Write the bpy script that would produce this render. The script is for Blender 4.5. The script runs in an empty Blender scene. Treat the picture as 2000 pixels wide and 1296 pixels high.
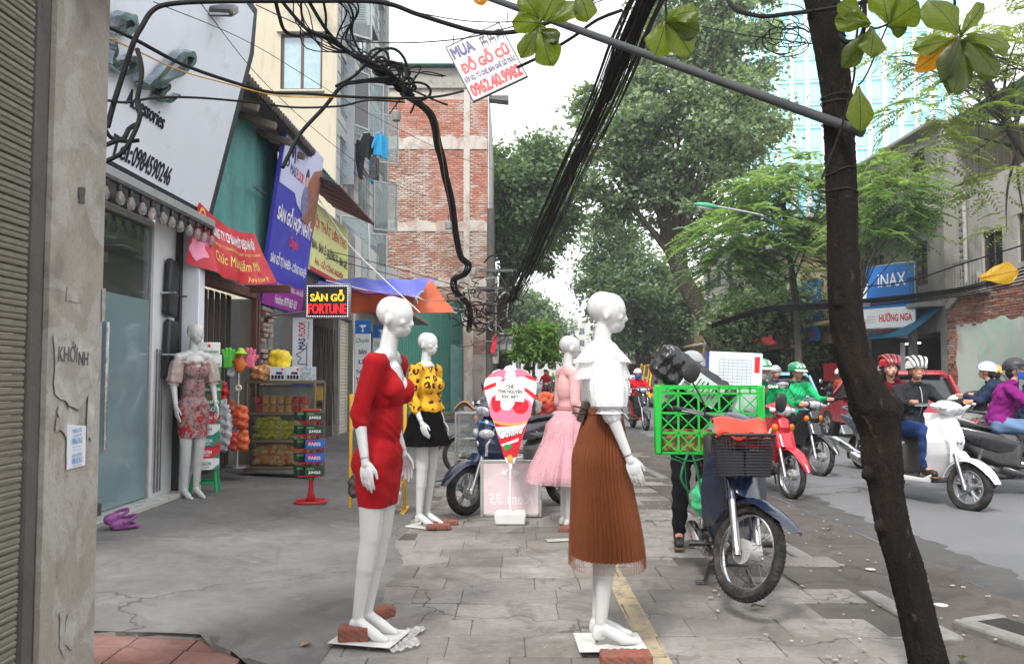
import bpy,bmesh,math,random
import numpy as np
from mathutils import Vector as V,Matrix as Mx,Euler
from mathutils.geometry import delaunay_2d_cdt
from math import sin,cos,pi,radians as R,sqrt,atan2,exp,hypot
S=bpy.context.scene
COL=S.collection
rng=random.Random(11)
# -------- camera, sky, sun, exposure
FPX,CAMH,HORIZON=1650.0,1.38,735.0
PITCH=math.atan((HORIZON-648)/FPX)
cam=bpy.data.cameras.new('camera')
cam.sensor_width=36
cam.lens=36*FPX/2000
cam.clip_start,cam.clip_end=0.05,2000
camo=bpy.data.objects.new('camera',cam)
COL.objects.link(camo)
camo.location=(0,0,CAMH)
camo.rotation_euler=(pi/2+PITCH,0,0)
S.camera=camo
SUN_EL,SUN_AZ=52,205
W=bpy.data.worlds.new('World')
S.world=W
W.use_nodes=True
_n,_l=W.node_tree.nodes,W.node_tree.links
_bg=_n['Background']
_sky=_n.new('ShaderNodeTexSky')
_sky.sky_type='NISHITA'
_sky.sun_disc=False
_sky.sun_elevation,_sky.sun_rotation=R(SUN_EL),R(SUN_AZ)
_sky.air_density,_sky.dust_density,_sky.ozone_density=1.0,2.0,0.6
_hs=_n.new('ShaderNodeHueSaturation')
_hs.inputs['Saturation'].default_value=0.16
_hs.inputs['Value'].default_value=1.0
_l.new(_sky.outputs[0],_hs.inputs['Color'])
_mx=_n.new('ShaderNodeMix')
_mx.data_type='RGBA'
_mx.inputs[0].default_value=0.8
_mx.inputs[7].default_value=(9.6,9.7,10.0,1)
_l.new(_hs.outputs[0],_mx.inputs[6])
_l.new(_mx.outputs[2],_bg.inputs['Color'])
_bg.inputs['Strength'].default_value=0.12
_sun=bpy.data.lights.new('sun','SUN')
_sun.energy,_sun.angle,_sun.color=2.4,R(11),(1,0.97,0.92)
_so=bpy.data.objects.new('sun',_sun)
COL.objects.link(_so)
_d=V((sin(R(SUN_AZ))*cos(R(SUN_EL)),cos(R(SUN_AZ))*cos(R(SUN_EL)),sin(R(SUN_EL))))
_so.rotation_euler=_d.to_track_quat('Z','Y').to_euler()
_so.location=(0,0,60)
S.view_settings.view_transform='Standard'
S.view_settings.look='None'
S.view_settings.gamma=1
S.view_settings.use_curve_mapping=False
S.view_settings.exposure=0.95
S.cycles.use_denoising=True
S.cycles.max_bounces=7
S.cycles.transparent_max_bounces=28
S.cycles.caustics_reflective=S.cycles.caustics_refractive=False
# -------- layout: pixel of the photograph -> point
def ray(u,v):
 a,b=(u-1000)/FPX,(648-v)/FPX
 return V((a,cos(PITCH)-sin(PITCH)*b,sin(PITCH)+cos(PITCH)*b))
def P(u,v,Y):
 r=ray(u,v)
 return V((0,0,CAMH))+r*(Y/r.y)
def PX(u,v,X):
 r=ray(u,v)
 return V((0,0,CAMH))+r*(X/r.x)
def G(u,v,z=0.0):
 r=ray(u,v)
 return V((0,0,CAMH))+r*((z-CAMH)/r.z)
 # -------- mesh builder
TEMPLATES={}
class MB:
 def __init__(s,T=None):
  s.v,s.f,s.m,s.T=[],[],[],(T or Mx())
 def add(s,vs,fs,mi=0,T=None):
  n=len(s.v)
  M=s.T if T is None else s.T@T
  s.v.extend([M@V(p)for p in vs])
  s.f.extend([tuple(i+n for i in f)for f in fs])
  s.m.extend([mi]*len(fs))
  return s
 def box(s,c,d,bev=0.0,rot=(0,0,0),mi=0):
  x,y,z=d[0]/2,d[1]/2,d[2]/2
  T=Mx.Translation(V(c))@Euler(rot).to_matrix().to_4x4()
  if bev<=0:
   vs=[(i*x,j*y,k*z)for i in(-1,1)for j in(-1,1)for k in(-1,1)]
   fs=[(0,1,3,2),(4,6,7,5),(0,4,5,1),(2,3,7,6),(0,2,6,4),(1,5,7,3)]
  else:
   b=min(bev,.48*min(d))
   vs,fs,ix=[],[],{}
   for i in(-1,1):
    for j in(-1,1):
     for k in(-1,1):
      for a,p in enumerate(((i*x,j*(y-b),k*(z-b)),(i*(x-b),j*y,k*(z-b)),(i*(x-b),j*(y-b),k*z))):
       ix[i,j,k,a]=len(vs)
       vs.append(p)
   def q(*l,flip=False):
    l=[ix[t]for t in l]
    fs.append(tuple(l[::-1]if flip else l))
   for sgn in(-1,1):
    fl=sgn<0
    q((sgn,-1,-1,0),(sgn,1,-1,0),(sgn,1,1,0),(sgn,-1,1,0),flip=fl)
    q((-1,sgn,-1,1),(-1,sgn,1,1),(1,sgn,1,1),(1,sgn,-1,1),flip=fl)
    q((-1,-1,sgn,2),(1,-1,sgn,2),(1,1,sgn,2),(-1,1,sgn,2),flip=fl)
   for a in(-1,1):
    for c_ in(-1,1):
     q((a,c_,-1,0),(a,c_,-1,1),(a,c_,1,1),(a,c_,1,0),flip=a*c_<0)
     q((a,-1,c_,0),(a,1,c_,0),(a,1,c_,2),(a,-1,c_,2),flip=a*c_<0)
     q((-1,a,c_,1),(-1,a,c_,2),(1,a,c_,2),(1,a,c_,1),flip=a*c_<0)
     for e in(-1,1):
      q((a,c_,e,0),(a,c_,e,2),(a,c_,e,1),flip=a*c_*e<0)
  return s.add(vs,fs,mi,T)
 def loft(s,rings,closed=True,caps=True,mi=0):
  n=len(rings[0])
  vs=[p for r in rings for p in r]
  fs=[]
  for i in range(len(rings)-1):
   for j in range(n if closed else n-1):
    k=(j+1)%n
    fs.append((i*n+j,i*n+k,(i+1)*n+k,(i+1)*n+j))
  if caps and closed:
   fs.append(tuple(range(n))[::-1])
   fs.append(tuple(range((len(rings)-1)*n,len(rings)*n)))
  return s.add(vs,fs,mi)
 def tube(s,pts,r,n=8,caps=True,mi=0,flat=1.0,loop=False):
  pts=[V(p)for p in pts]
  m=len(pts)
  rad=(lambda i:r)if not isinstance(r,(list,tuple))else(lambda i:r[i])
  rings,up=[],None
  for i,p in enumerate(pts):
   t=(pts[(i+1)%m]-pts[i-1])if loop else(pts[min(i+1,m-1)]-pts[max(i-1,0)])
   if t.length<1e-9:
    t=V((0,0,1))
   t.normalize()
   if up is None:
    up=t.orthogonal()if abs(t.z)>.9 else V((0,0,1))
   b=t.cross(up)
   if b.length<1e-6:
    b=t.orthogonal()
   b.normalize()
   up=b.cross(t)
   rings.append([p+(b*cos(2*pi*k/n)+up*(sin(2*pi*k/n)*flat))*rad(i)for k in range(n)])
  if loop:
   rings.append(rings[0])
   return s.loft(rings,True,False,mi)
  return s.loft(rings,True,caps,mi)
 def cyl(s,a,b,r0,r1=None,n=12,caps=True,mi=0):
  return s.tube([a,b],[r0,r0 if r1 is None else r1],n,caps,mi)
 def lathe(s,prof,n=16,T=None,mi=0):
  T=T or Mx()
  rings=[[T@V((r*cos(2*pi*k/n),r*sin(2*pi*k/n),z))for k in range(n)]for r,z in prof]
  return s.loft(rings,True,True,mi)
 def ell(s,c,r,rot=(0,0,0),nu=12,nv=8,mi=0,p=1.0):
  T=Mx.Translation(V(c))@Euler(rot).to_matrix().to_4x4()
  f=lambda a:math.copysign(abs(a)**p,a)
  rings=[]
  for i in range(1,nv):
   th=-pi/2+pi*i/nv
   rings.append([(r[0]*f(cos(th))*f(cos(2*pi*k/nu)),r[1]*f(cos(th))*f(sin(2*pi*k/nu)),r[2]*f(sin(th)))for k in range(nu)])
  vs=[q for g in rings for q in g]+[(0,0,-r[2]),(0,0,r[2])]
  fs,L=[],len(rings)
  for i in range(L-1):
   for j in range(nu):
    k=(j+1)%nu
    fs.append((i*nu+j,i*nu+k,(i+1)*nu+k,(i+1)*nu+j))
  for j in range(nu):
   k=(j+1)%nu
   fs.append((L*nu,k,j))
   fs.append((L*nu+1,(L-1)*nu+j,(L-1)*nu+k))
  return s.add(vs,fs,mi,T)
 def cap(s,a,b,r0,r1=None,n=10):
  """tapered capsule, closed"""
  a,b=V(a),V(b)
  r1=r0 if r1 is None else r1
  d=(b-a)
  L=d.length or 1e-6
  d=d/L
  o=d.orthogonal().normalized()
  w=d.cross(o)
  rings=[]
  for t in(80,50,20,0):
   rings.append((a-d*r0*sin(R(t)),r0*cos(R(t))))
  for t in(0,20,50,80):
   rings.append((b+d*r1*sin(R(t)),r1*cos(R(t))))
  return s.loft([[p+(o*cos(2*pi*k/n)+w*sin(2*pi*k/n))*r for k in range(n)]for p,r in rings])
 def grid(s,nu,nv,fn,mi=0,closed_u=False):
  vs=[fn(i/nu,j/nv)for j in range(nv+1)for i in range(nu+(0 if closed_u else 1))]
  w=nu if closed_u else nu+1
  fs=[(j*w+i,j*w+(i+1)%w,(j+1)*w+(i+1)%w,(j+1)*w+i)for j in range(nv)for i in range(nu)]
  return s.add(vs,fs,mi)
 def sheet(s,nu,nv,fn,th,mi=0):
  """a grid surface given thickness along its normals"""
  e=1e-3
  def off(u,v,k):
   p=V(fn(u,v))
   a=V(fn(min(u+e,1),v))-V(fn(max(u-e,0),v))
   b=V(fn(u,min(v+e,1)))-V(fn(u,max(v-e,0)))
   nn=a.cross(b)
   nn=nn.normalized()if nn.length>1e-12 else V((0,0,1))
   return p+nn*k
  w,h=nu+1,nv+1
  vs=[off(i/nu,j/nv,th/2)for j in range(h)for i in range(w)]+[off(i/nu,j/nv,-th/2)for j in range(h)for i in range(w)]
  N=w*h
  fs=[]
  for j in range(nv):
   for i in range(nu):
    q=(j*w+i,j*w+i+1,(j+1)*w+i+1,(j+1)*w+i)
    fs.append(q)
    fs.append(tuple(N+t for t in q[::-1]))
  bd=[i for i in range(w)]+[j*w+nu for j in range(1,h)]+[nv*w+i for i in range(nu-1,-1,-1)]+[j*w for j in range(nv-1,0,-1)]
  for a,b in zip(bd,bd[1:]+bd[:1]):
   fs.append((b,a,N+a,N+b))
  return s.add(vs,fs,mi)
 def prism(s,poly,d,T=None,mi=0,c=0.0):
  """polygon in XY extruded along +Z by d (chamfer c)"""
  n=len(poly)
  cx,cy=sum(p[0]for p in poly)/n,sum(p[1]for p in poly)/n
  ins=lambda k:inset(poly,k)
  levels=[(poly,0),(poly,d)]if c<=0 else[(ins(c),0),(poly,c),(poly,d-c),(ins(c),d)]
  vs=[(p[0],p[1],z)for pl,z in levels for p in pl]
  fs=[]
  L=len(levels)
  for i in range(L-1):
   for j in range(n):
    k=(j+1)%n
    fs.append((i*n+j,i*n+k,(i+1)*n+k,(i+1)*n+j))
  fs.append(tuple(range(n))[::-1])
  fs.append(tuple(range((L-1)*n,L*n)))
  return s.add(vs,fs,mi,T)
 def puff(s,poly,hw,edge=.03,T=None,mi=0,y0=0.0,taper=None):
  """side outline in XZ -> rounded body of half width hw (hw may be a function of x,z)"""
  n=len(poly)
  f=hw if callable(hw)else(lambda x,z:hw)
  lv=[(0,.0),(.15,.55),(.45,.85),(1,1)]
  lv=[(e,k)for e,k in lv]
  rings=[]
  for sg in(-1,1):
   seq=lv[::-1]if sg<0 else lv
   for e,k in seq:
    pl=inset(poly,edge*e)if e else poly
    rings.append([(p[0],y0+sg*k*f(p[0],p[1]),p[1])for p in pl])
  rings.pop(3)
  vs=[p for r in rings for p in r]
  L=len(rings)
  fs=[]
  for i in range(L-1):
   for j in range(n):
    k=(j+1)%n
    fs.append((i*n+j,(i+1)*n+j,(i+1)*n+k,i*n+k))
  fs.append(tuple(range(n)))
  fs.append(tuple(range((L-1)*n,L*n))[::-1])
  return s.add(vs,fs,mi,T)
def inset(poly,k):
 n=len(poly)
 ar=sum(poly[i][0]*poly[(i+1)%n][1]-poly[(i+1)%n][0]*poly[i][1]for i in range(n))
 sg=1 if ar>0 else-1
 out=[]
 for i in range(n):
  a,b,c=poly[i-1],poly[i],poly[(i+1)%n]
  d1=V((b[0]-a[0],b[1]-a[1]));d2=V((c[0]-b[0],c[1]-b[1]))
  d1=d1.normalized()if d1.length>1e-9 else V((1,0));d2=d2.normalized()if d2.length>1e-9 else d1
  m=V((-(d1.y+d2.y),d1.x+d2.x))
  m=m.normalized()if m.length>1e-6 else V((-d1.y,d1.x))
  q=max(.5,m.dot(V((-d1.y,d1.x))))
  out.append((b[0]+sg*m.x*k/q,b[1]+sg*m.y*k/q))
 return out
def spline(pts,n=6,loop=False):
 """Catmull-Rom through points"""
 P_=[V(p)for p in pts]
 m=len(P_)
 out=[]
 for i in range(m if loop else m-1):
  a,b,c,d=(P_[(i-1)%m],P_[i],P_[(i+1)%m],P_[(i+2)%m])if loop else(P_[max(i-1,0)],P_[i],P_[i+1],P_[min(i+2,m-1)])
  for k in range(n):
   t=k/n
   out.append(.5*((2*b)+(c-a)*t+(2*a-5*b+4*c-d)*t*t+(3*b-a-3*c+d)*t**3))
 if not loop:
  out.append(P_[-1])
 return out
def sp2(pts,n=4):
 return[(p.x,p.y)for p in spline([(a,b,0)for a,b in pts],n,True)]
def lerp(a,b,t):
 return a+(b-a)*t
def interp(tab,x):
 if x<=tab[0][0]:
  return tab[0][1]
 for(a,p),(b,q)in zip(tab,tab[1:]):
  if x<=b:
   t=(x-a)/(b-a)
   t=t*t*(3-2*t)
   return p+(q-p)*t
 return tab[-1][1]
def TR(x=0,y=0,z=0,rx=0,ry=0,rz=0,s=1):
 return Mx.Translation((x,y,z))@Euler((rx,ry,rz)).to_matrix().to_4x4()@Mx.Scale(s,4)
def frame(o,xa,za):
 """matrix with origin o, x axis xa and z axis near za"""
 x=V(xa).normalized()
 y=V(za).cross(x).normalized()
 z=x.cross(y)
 return Mx.Translation(V(o))@Mx((x,y,z)).transposed().to_4x4()
def aim(o,d):
 """matrix whose -Y axis... x right, z up, front (-Y local) pointing along d (horizontal)"""
 d=V((d[0],d[1],0)).normalized()
 return frame(o,(-d.y,d.x,0),(0,0,1))
 # -------- objects
MATRIX={}
def reg(o,label=None,cat=None,group=None,kind=None):
 if label:o['label']=label
 if cat:o['category']=cat
 if group:o['group']=group
 if kind:o['kind']=kind
 return o
def thing(name,label,cat,loc=(0,0,0),rz=0.0,group=None):
 o=bpy.data.objects.new(name,None)
 COL.objects.link(o)
 o.empty_display_size=.1
 o.location=loc
 o.rotation_euler=(0,0,rz)
 MATRIX[o]=Mx.Translation(V(loc))@Mx.Rotation(rz,4,'Z')
 return reg(o,label,cat,group)
def mesh_of(mb,name,smooth=40,fix=True):
 me=bpy.data.meshes.new(name)
 me.from_pydata([tuple(p)for p in mb.v],[],mb.f)
 if any(mb.m):
  me.polygons.foreach_set('material_index',mb.m)
 if fix:
  bm=bmesh.new()
  bm.from_mesh(me)
  bmesh.ops.recalc_face_normals(bm,faces=bm.faces)
  bm.to_mesh(me)
  bm.free()
 if smooth:
  me.polygons.foreach_set('use_smooth',[True]*len(me.polygons))
  me.set_sharp_from_angle(angle=R(smooth))
 me.update()
 return me
def part(name,mb,mats,parent=None,world=False,smooth=40,label=None,kind=None,fix=True):
 """one mesh object; coordinates are local to the thing unless world"""
 me=mb if isinstance(mb,bpy.types.Mesh)else None
 if me is None:
  if world and parent is not None:
   root=parent
   while root.parent:
    root=root.parent
   inv=MATRIX[root].inverted()
   mb.v=[inv@p for p in mb.v]
  me=mesh_of(mb,name,smooth,fix)
 o=bpy.data.objects.new(name,me)
 COL.objects.link(o)
 if not me.materials:
  for m in(mats if isinstance(mats,(list,tuple))else[mats]):
   me.materials.append(m)
 if parent is not None:
  o.parent=parent
 return reg(o,label,kind=kind)
def solo(name,mb,mats,label,cat,base=None,group=None,smooth=40,kind=None):
 """a thing that is a single mesh, built in world coordinates, origin moved to its base"""
 if base is None:
  xs=[p.x for p in mb.v];ys=[p.y for p in mb.v];zs=[p.z for p in mb.v]
  base=((min(xs)+max(xs))/2,(min(ys)+max(ys))/2,min(zs))
 b=V(base)
 mb.v=[p-b for p in mb.v]
 o=part(name,mb,mats,None,smooth=smooth)
 o.location=b
 MATRIX[o]=Mx.Translation(b)
 return reg(o,label,cat,group,kind)
def struct(name,mb,mats,smooth=40):
 return reg(part(name,mb,mats,smooth=smooth),kind='structure')
def dup(o,loc=None,rz=None,label=None,parent=None):
 c=o.copy()
 COL.objects.link(c)
 if parent is not None:
  c.parent=parent
 if loc is not None:c.location=loc
 if rz is not None:c.rotation_euler=(0,0,rz)
 if label:c['label']=label
 for ch in list(o.children):
  dup(ch,parent=c)
 return c
def piece(name,mesh,parent,M_):
 o=bpy.data.objects.new(name,mesh)
 COL.objects.link(o)
 o.parent=parent
 o.matrix_local=M_
 return o
TMP=bpy.data.scenes.new('scratch')
def blob(mb,voxel=.012,smooth=6,name='body'):
 """overlapping closed shapes -> one continuous smooth surface"""
 me=bpy.data.meshes.new(name)
 me.from_pydata([tuple(p)for p in mb.v],[],mb.f)
 bm=bmesh.new();bm.from_mesh(me)
 bmesh.ops.recalc_face_normals(bm,faces=bm.faces)
 bm.to_mesh(me);bm.free()
 o=bpy.data.objects.new('scratch_blob',me)
 TMP.collection.objects.link(o)
 r=o.modifiers.new('r','REMESH');r.mode='VOXEL';r.voxel_size=voxel;r.use_smooth_shade=True
 if smooth:
  q=o.modifiers.new('s','SMOOTH');q.factor=.5;q.iterations=smooth
 vl=TMP.view_layers[0]
 vl.update()
 dg=vl.depsgraph
 dg.update()
 out=bpy.data.meshes.new_from_object(o.evaluated_get(dg))
 bpy.data.objects.remove(o);bpy.data.meshes.remove(me)
 out.polygons.foreach_set('use_smooth',[True]*len(out.polygons))
 out.materials.clear()
 out.name=name
 return out
def embolden(pts,es,k):
 nx={}
 for a,b in es:
  nx.setdefault(a,[]).append(b);nx.setdefault(b,[]).append(a)
 loops,seen=[],set()
 for st in nx:
  if st in seen:continue
  lp,cur=[],st
  while cur is not None and cur not in seen:
   seen.add(cur);lp.append(cur)
   cur=next((q for q in nx[cur]if q not in seen),None)
  if len(lp)>2:loops.append(lp)
 bb=[(min(pts[i].x for i in l),max(pts[i].x for i in l),min(pts[i].y for i in l),max(pts[i].y for i in l))for l in loops]
 def inside(p,l):
  r_=False
  for i,j in zip(l,l[1:]+l[:1]):
   a,b=pts[i],pts[j]
   if(a.y>p.y)!=(b.y>p.y)and p.x<(b.x-a.x)*(p.y-a.y)/(b.y-a.y)+a.x:r_=not r_
  return r_
 out=[p.copy()for p in pts]
 oe=[]
 for n,l in enumerate(loops):
  near=[(m,q)for m,q in enumerate(loops)if m!=n and not(bb[m][1]<bb[n][0]or bb[m][0]>bb[n][1])]
  votes=[sum(1 for m,q in near if inside(pts[i],q))%2 for i in l[::max(1,len(l)//9)]]
  hole=sum(votes)*2>len(votes)
  poly=inset([(pts[i].x,pts[i].y)for i in l],k if hole else-k)
  for i,q in zip(l,poly):out[i]=V(q)
  ar=sum(pts[i].x*pts[j].y-pts[j].x*pts[i].y for i,j in zip(l,l[1:]+l[:1]))
  o_=l if(ar>0)!=bool(hole)else l[::-1]
  oe+=list(zip(o_,o_[1:]+o_[:1]))
 return out,oe
def lettering(t,w=None,h=None,bold=0.0,shear=0.0,align='CENTER',name='lettering',spacing=1.0,extr=.0,line=1.0,outline=0.0):
 """text -> flat mesh in its XY plane, fitted to w x h, centred at the origin"""
 cu=bpy.data.curves.new('t','FONT')
 cu.body=t
 cu.align_x=align
 cu.offset=bold
 cu.shear=shear
 cu.space_character=spacing
 cu.space_line=line
 cu.resolution_u=3
 cu.fill_mode='NONE'
 if outline:
  cu.bevel_depth=outline;cu.bevel_resolution=0
 o=bpy.data.objects.new('t',cu)
 me=bpy.data.meshes.new_from_object(o)
 bpy.data.objects.remove(o);bpy.data.curves.remove(cu)
 if not outline and len(me.vertices):
  pts=[v.co.xy for v in me.vertices]
  es=[tuple(e.vertices)for e in me.edges]
  pts,es=embolden(pts,es,bold)
  co,_e,fc,_a,_b,_c=delaunay_2d_cdt(pts,es,[],0,1e-6)
  seg=np.array([(pts[a].x,pts[a].y,pts[b].x,pts[b].y)for a,b in es])
  def odd(f):
   x,y=sum(co[i].x for i in f)/len(f),sum(co[i].y for i in f)/len(f)
   k_=(seg[:,1]>y)!=(seg[:,3]>y)
   q=seg[k_]
   return int(np.sum((x<(q[:,2]-q[:,0])*(y-q[:,1])/(q[:,3]-q[:,1])+q[:,0])*np.where(q[:,3]>q[:,1],1,-1)))
  fc=[f for f in fc if odd(f)]
  bpy.data.meshes.remove(me)
  me=bpy.data.meshes.new(name)
  nv=len(co)
  vs=[(p.x,p.y,extr)for p in co]
  fs=[tuple(f)for f in fc]
  if extr:
   cnt={}
   for f in fs:
    for i in range(len(f)):
     e=(f[i],f[(i+1)%len(f)])
     cnt[e]=1
   vs+=[(p.x,p.y,-extr)for p in co]
   fs+=[(e[0],e[0]+nv,e[1]+nv,e[1])for e in cnt if(e[1],e[0])not in cnt]
  me.from_pydata(vs,[],fs)
 n=len(me.vertices)
 a=np.empty(n*3,'f');me.vertices.foreach_get('co',a);a=a.reshape(-1,3)
 if not n:
  return me
 lo,hi=a.min(0),a.max(0)
 a-=(lo+hi)/2
 a[:,2]-=a[:,2].min()
 sx=w/(hi[0]-lo[0])if w else None
 sy=h/(hi[1]-lo[1])if h else sx
 a[:,0]*=sx if sx else sy
 a[:,1]*=sy
 me.vertices.foreach_set('co',a.ravel())
 me.update()
 me.name=name
 me.materials.clear()
 return me
def write(parent,t,M_,w=None,h=None,mat=None,name='lettering',**k):
 """lettering standing on the XY plane of M_ (in the parent's local frame)"""
 me=lettering(t,w,h,**k)
 o=part(name,me,mat,parent)
 o.matrix_local=M_
 return o
 # -------- materials
def C(r,g=None,b=None):
 if g is None:
  h=r.lstrip('#');r,g,b=(int(h[i:i+2],16)for i in(0,2,4))
 f=lambda x:(x/255/12.92)if x/255<=.04045 else((x/255+.055)/1.055)**2.4
 return(f(r),f(g),f(b))
def sc(c,k):
 return tuple(min(1,x*k)for x in c)
def mix3(a,b,t):
 return tuple(x+(y-x)*t for x,y in zip(a,b))
class NT:
 def __init__(s,name):
  s.m=bpy.data.materials.new(name)
  s.m.use_nodes=True
  s.n,s.l=s.m.node_tree.nodes,s.m.node_tree.links
  s.b=s.n['Principled BSDF']
  s.out=s.n['Material Output']
  s.co=None
 def node(s,t,**k):
  q=s.n.new('ShaderNode'+t)
  for a,v in k.items():
   setattr(q,a,v)
  return q
 def coord(s,kind='Object'):
  q=s.node('TexCoord')
  return q.outputs[kind]
 def noise(s,scale,detail=4,rough=.55,vec=None,dist=0.0,stretch=None):
  q=s.node('TexNoise')
  q.inputs['Scale'].default_value,q.inputs['Detail'].default_value,q.inputs['Roughness'].default_value=scale,detail,rough
  q.inputs['Distortion'].default_value=dist
  vec=vec or s.coord()
  if stretch:
   mp=s.node('Mapping');mp.inputs['Scale'].default_value=stretch
   s.l.new(vec,mp.inputs[0]);vec=mp.outputs[0]
  s.l.new(vec,q.inputs['Vector'])
  return q.outputs[0]
 def ramp(s,fac,stops,interp='LINEAR'):
  q=s.node('ValToRGB')
  e=q.color_ramp
  e.interpolation=interp
  while len(e.elements)<len(stops):e.elements.new(.5)
  for x,(p,c)in zip(e.elements,stops):
   x.position=p
   x.color=(*c,1)if not isinstance(c,(int,float))else(c,c,c,1)
  s.l.new(fac,q.inputs[0])
  return q.outputs[0]
 def mix(s,fac,a,b,mode='MIX'):
  q=s.node('Mix',data_type='RGBA',blend_type=mode)
  for sock,v in((q.inputs[0],fac),(q.inputs[6],a),(q.inputs[7],b)):
   if isinstance(v,(int,float)):sock.default_value=v
   elif isinstance(v,tuple):sock.default_value=(*v,1)
   else:s.l.new(v,sock)
  return q.outputs[2]
 def math(s,op,a,b=0.0,c=None):
  q=s.node('Math',operation=op)
  for i,v in enumerate((a,b)if c is None else(a,b,c)):
   if isinstance(v,(int,float)):q.inputs[i].default_value=v
   else:s.l.new(v,q.inputs[i])
  return q.outputs[0]
 def island(s):
  return s.node('NewGeometry').outputs['Random Per Island']
 def color(s,v):
  if isinstance(v,tuple):s.b.inputs['Base Color'].default_value=(*v,1)
  else:s.l.new(v,s.b.inputs['Base Color'])
 def rough(s,v):
  if isinstance(v,(int,float)):s.b.inputs['Roughness'].default_value=v
  else:s.l.new(v,s.b.inputs['Roughness'])
 def bump(s,h,strength=.3,dist=.01):
  q=s.node('Bump')
  q.inputs['Strength'].default_value,q.inputs['Distance'].default_value=strength,dist
  s.l.new(h,q.inputs['Height'])
  s.l.new(q.outputs[0],s.b.inputs['Normal'])
MATS={}
def mat(name,col=None,rough=.55,metal=0.0,var=.12,scale=7,bump=0.0,bscale=60,coat=0.0,spec=.5,emit=0.0,dirt=None,wear=None,alpha=1.0,sheen=0.0,sss=0.0):
 """general weathered surface: base colour drifting with noise, optional dirt (colour, amount, scale), roughness breakup"""
 if name in MATS:return MATS[name]
 t=NT(name)
 n1=t.noise(scale,5)
 c=t.ramp(n1,[(.3,sc(col,1-var)),(.7,sc(col,1+var))])
 if dirt:
  n2=t.noise(dirt[2],8,.65,dist=.6)
  lo=1-dirt[1]
  c=t.mix(t.ramp(n2,[(max(0,lo-.22),0.0),(min(1,lo+.12),1.0)]),c,dirt[0])
 t.color(c)
 t.rough(t.ramp(t.noise(scale*2.3,4),[(.3,max(.02,rough-.08)),(.7,min(1,rough+.1))]))
 t.b.inputs['Metallic'].default_value=metal
 t.b.inputs['Coat Weight'].default_value=coat
 t.b.inputs['Coat Roughness'].default_value=.08
 t.b.inputs['Specular IOR Level'].default_value=spec
 t.b.inputs['Alpha'].default_value=alpha
 if sheen:t.b.inputs['Sheen Weight'].default_value=sheen
 if sss:
  t.b.inputs['Subsurface Weight'].default_value=sss
  t.b.inputs['Subsurface Radius'].default_value=(.01,.004,.002)
 if emit:
  t.b.inputs['Emission Color'].default_value=(*col,1)
  t.b.inputs['Emission Strength'].default_value=emit
 if bump:
  t.bump(t.noise(bscale,6),bump,.01)
 MATS[name]=t.m
 return t.m
def print_mat(name,col,rough=.45):
 return mat(name,col,rough,var=.03,scale=3)
def glass_mat(name,tint=(.9,.95,.95),opac=.12,rough=.04):
 if name in MATS:return MATS[name]
 t=NT(name)
 tr=t.node('BsdfTransparent');tr.inputs[0].default_value=(*tint,1)
 gl=t.node('BsdfGlossy');gl.inputs['Roughness'].default_value=rough
 df=t.node('BsdfDiffuse');df.inputs[0].default_value=(.5,.52,.52,1)
 fr=t.node('Fresnel');fr.inputs[0].default_value=1.5
 m1,m2=t.node('MixShader'),t.node('MixShader')
 m1.inputs[0].default_value=opac
 t.l.new(tr.outputs[0],m1.inputs[1]);t.l.new(df.outputs[0],m1.inputs[2])
 t.l.new(fr.outputs[0],m2.inputs[0]);t.l.new(m1.outputs[0],m2.inputs[1]);t.l.new(gl.outputs[0],m2.inputs[2])
 t.l.new(m2.outputs[0],t.out.inputs[0])
 MATS[name]=t.m
 return t.m
def film_mat(name,col,opac,rough=.3,var=.1,ov=.12):
 """thin see-through sheet (plastic film, tulle): part transparent, part coloured"""
 if name in MATS:return MATS[name]
 t=NT(name)
 tr=t.node('BsdfTransparent')
 t.color(t.ramp(t.noise(30,4),[(.3,sc(col,1-var)),(.7,sc(col,1+var))]))
 t.rough(rough)
 m1=t.node('MixShader')
 t.l.new(t.ramp(t.noise(14,3),[(.3,max(0,opac-ov)),(.7,min(1,opac+ov))]),m1.inputs[0])
 t.l.new(tr.outputs[0],m1.inputs[1]);t.l.new(t.b.outputs[0],m1.inputs[2])
 t.l.new(m1.outputs[0],t.out.inputs[0])
 MATS[name]=t.m
 return t.m
def leaf_mat(name,a,b,trans=.35,rough=.5,yellow=None):
 if name in MATS:return MATS[name]
 t=NT(name)
 i=t.island()
 st=[(0.0,a),(.6,mix3(a,b,.5)),(.93,b)]
 if yellow:st.append((.985,yellow))
 c=t.ramp(i,st)
 t.color(c);t.rough(rough)
 t.b.inputs['Specular IOR Level'].default_value=.35
 tl=t.node('BsdfTranslucent');t.l.new(t.mix(1.0,c,(1.6,1.7,.7),'MULTIPLY'),tl.inputs[0])
 m1=t.node('MixShader');m1.inputs[0].default_value=trans
 t.l.new(t.b.outputs[0],m1.inputs[1]);t.l.new(tl.outputs[0],m1.inputs[2])
 t.l.new(m1.outputs[0],t.out.inputs[0])
 MATS[name]=t.m
 return t.m
def brick_mat(name,cols,rough=.9,white=None):
 """each brick its own fired colour, with mortar smears"""
 if name in MATS:return MATS[name]
 t=NT(name)
 c=t.ramp(t.island(),[(i/(len(cols)-1),x)for i,x in enumerate(cols)])
 c=t.mix(t.ramp(t.noise(25,6),[(.35,.75),(.65,0.0)]),c,sc(cols[0],.55),'MIX')
 if white:
  c=t.mix(t.ramp(t.noise(white[1],7,.65),[(.50,0.0),(.62,white[2])]),c,white[0])
 t.color(c);t.rough(rough)
 t.bump(t.noise(80,5),.4,.006)
 MATS[name]=t.m
 return t.m
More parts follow.
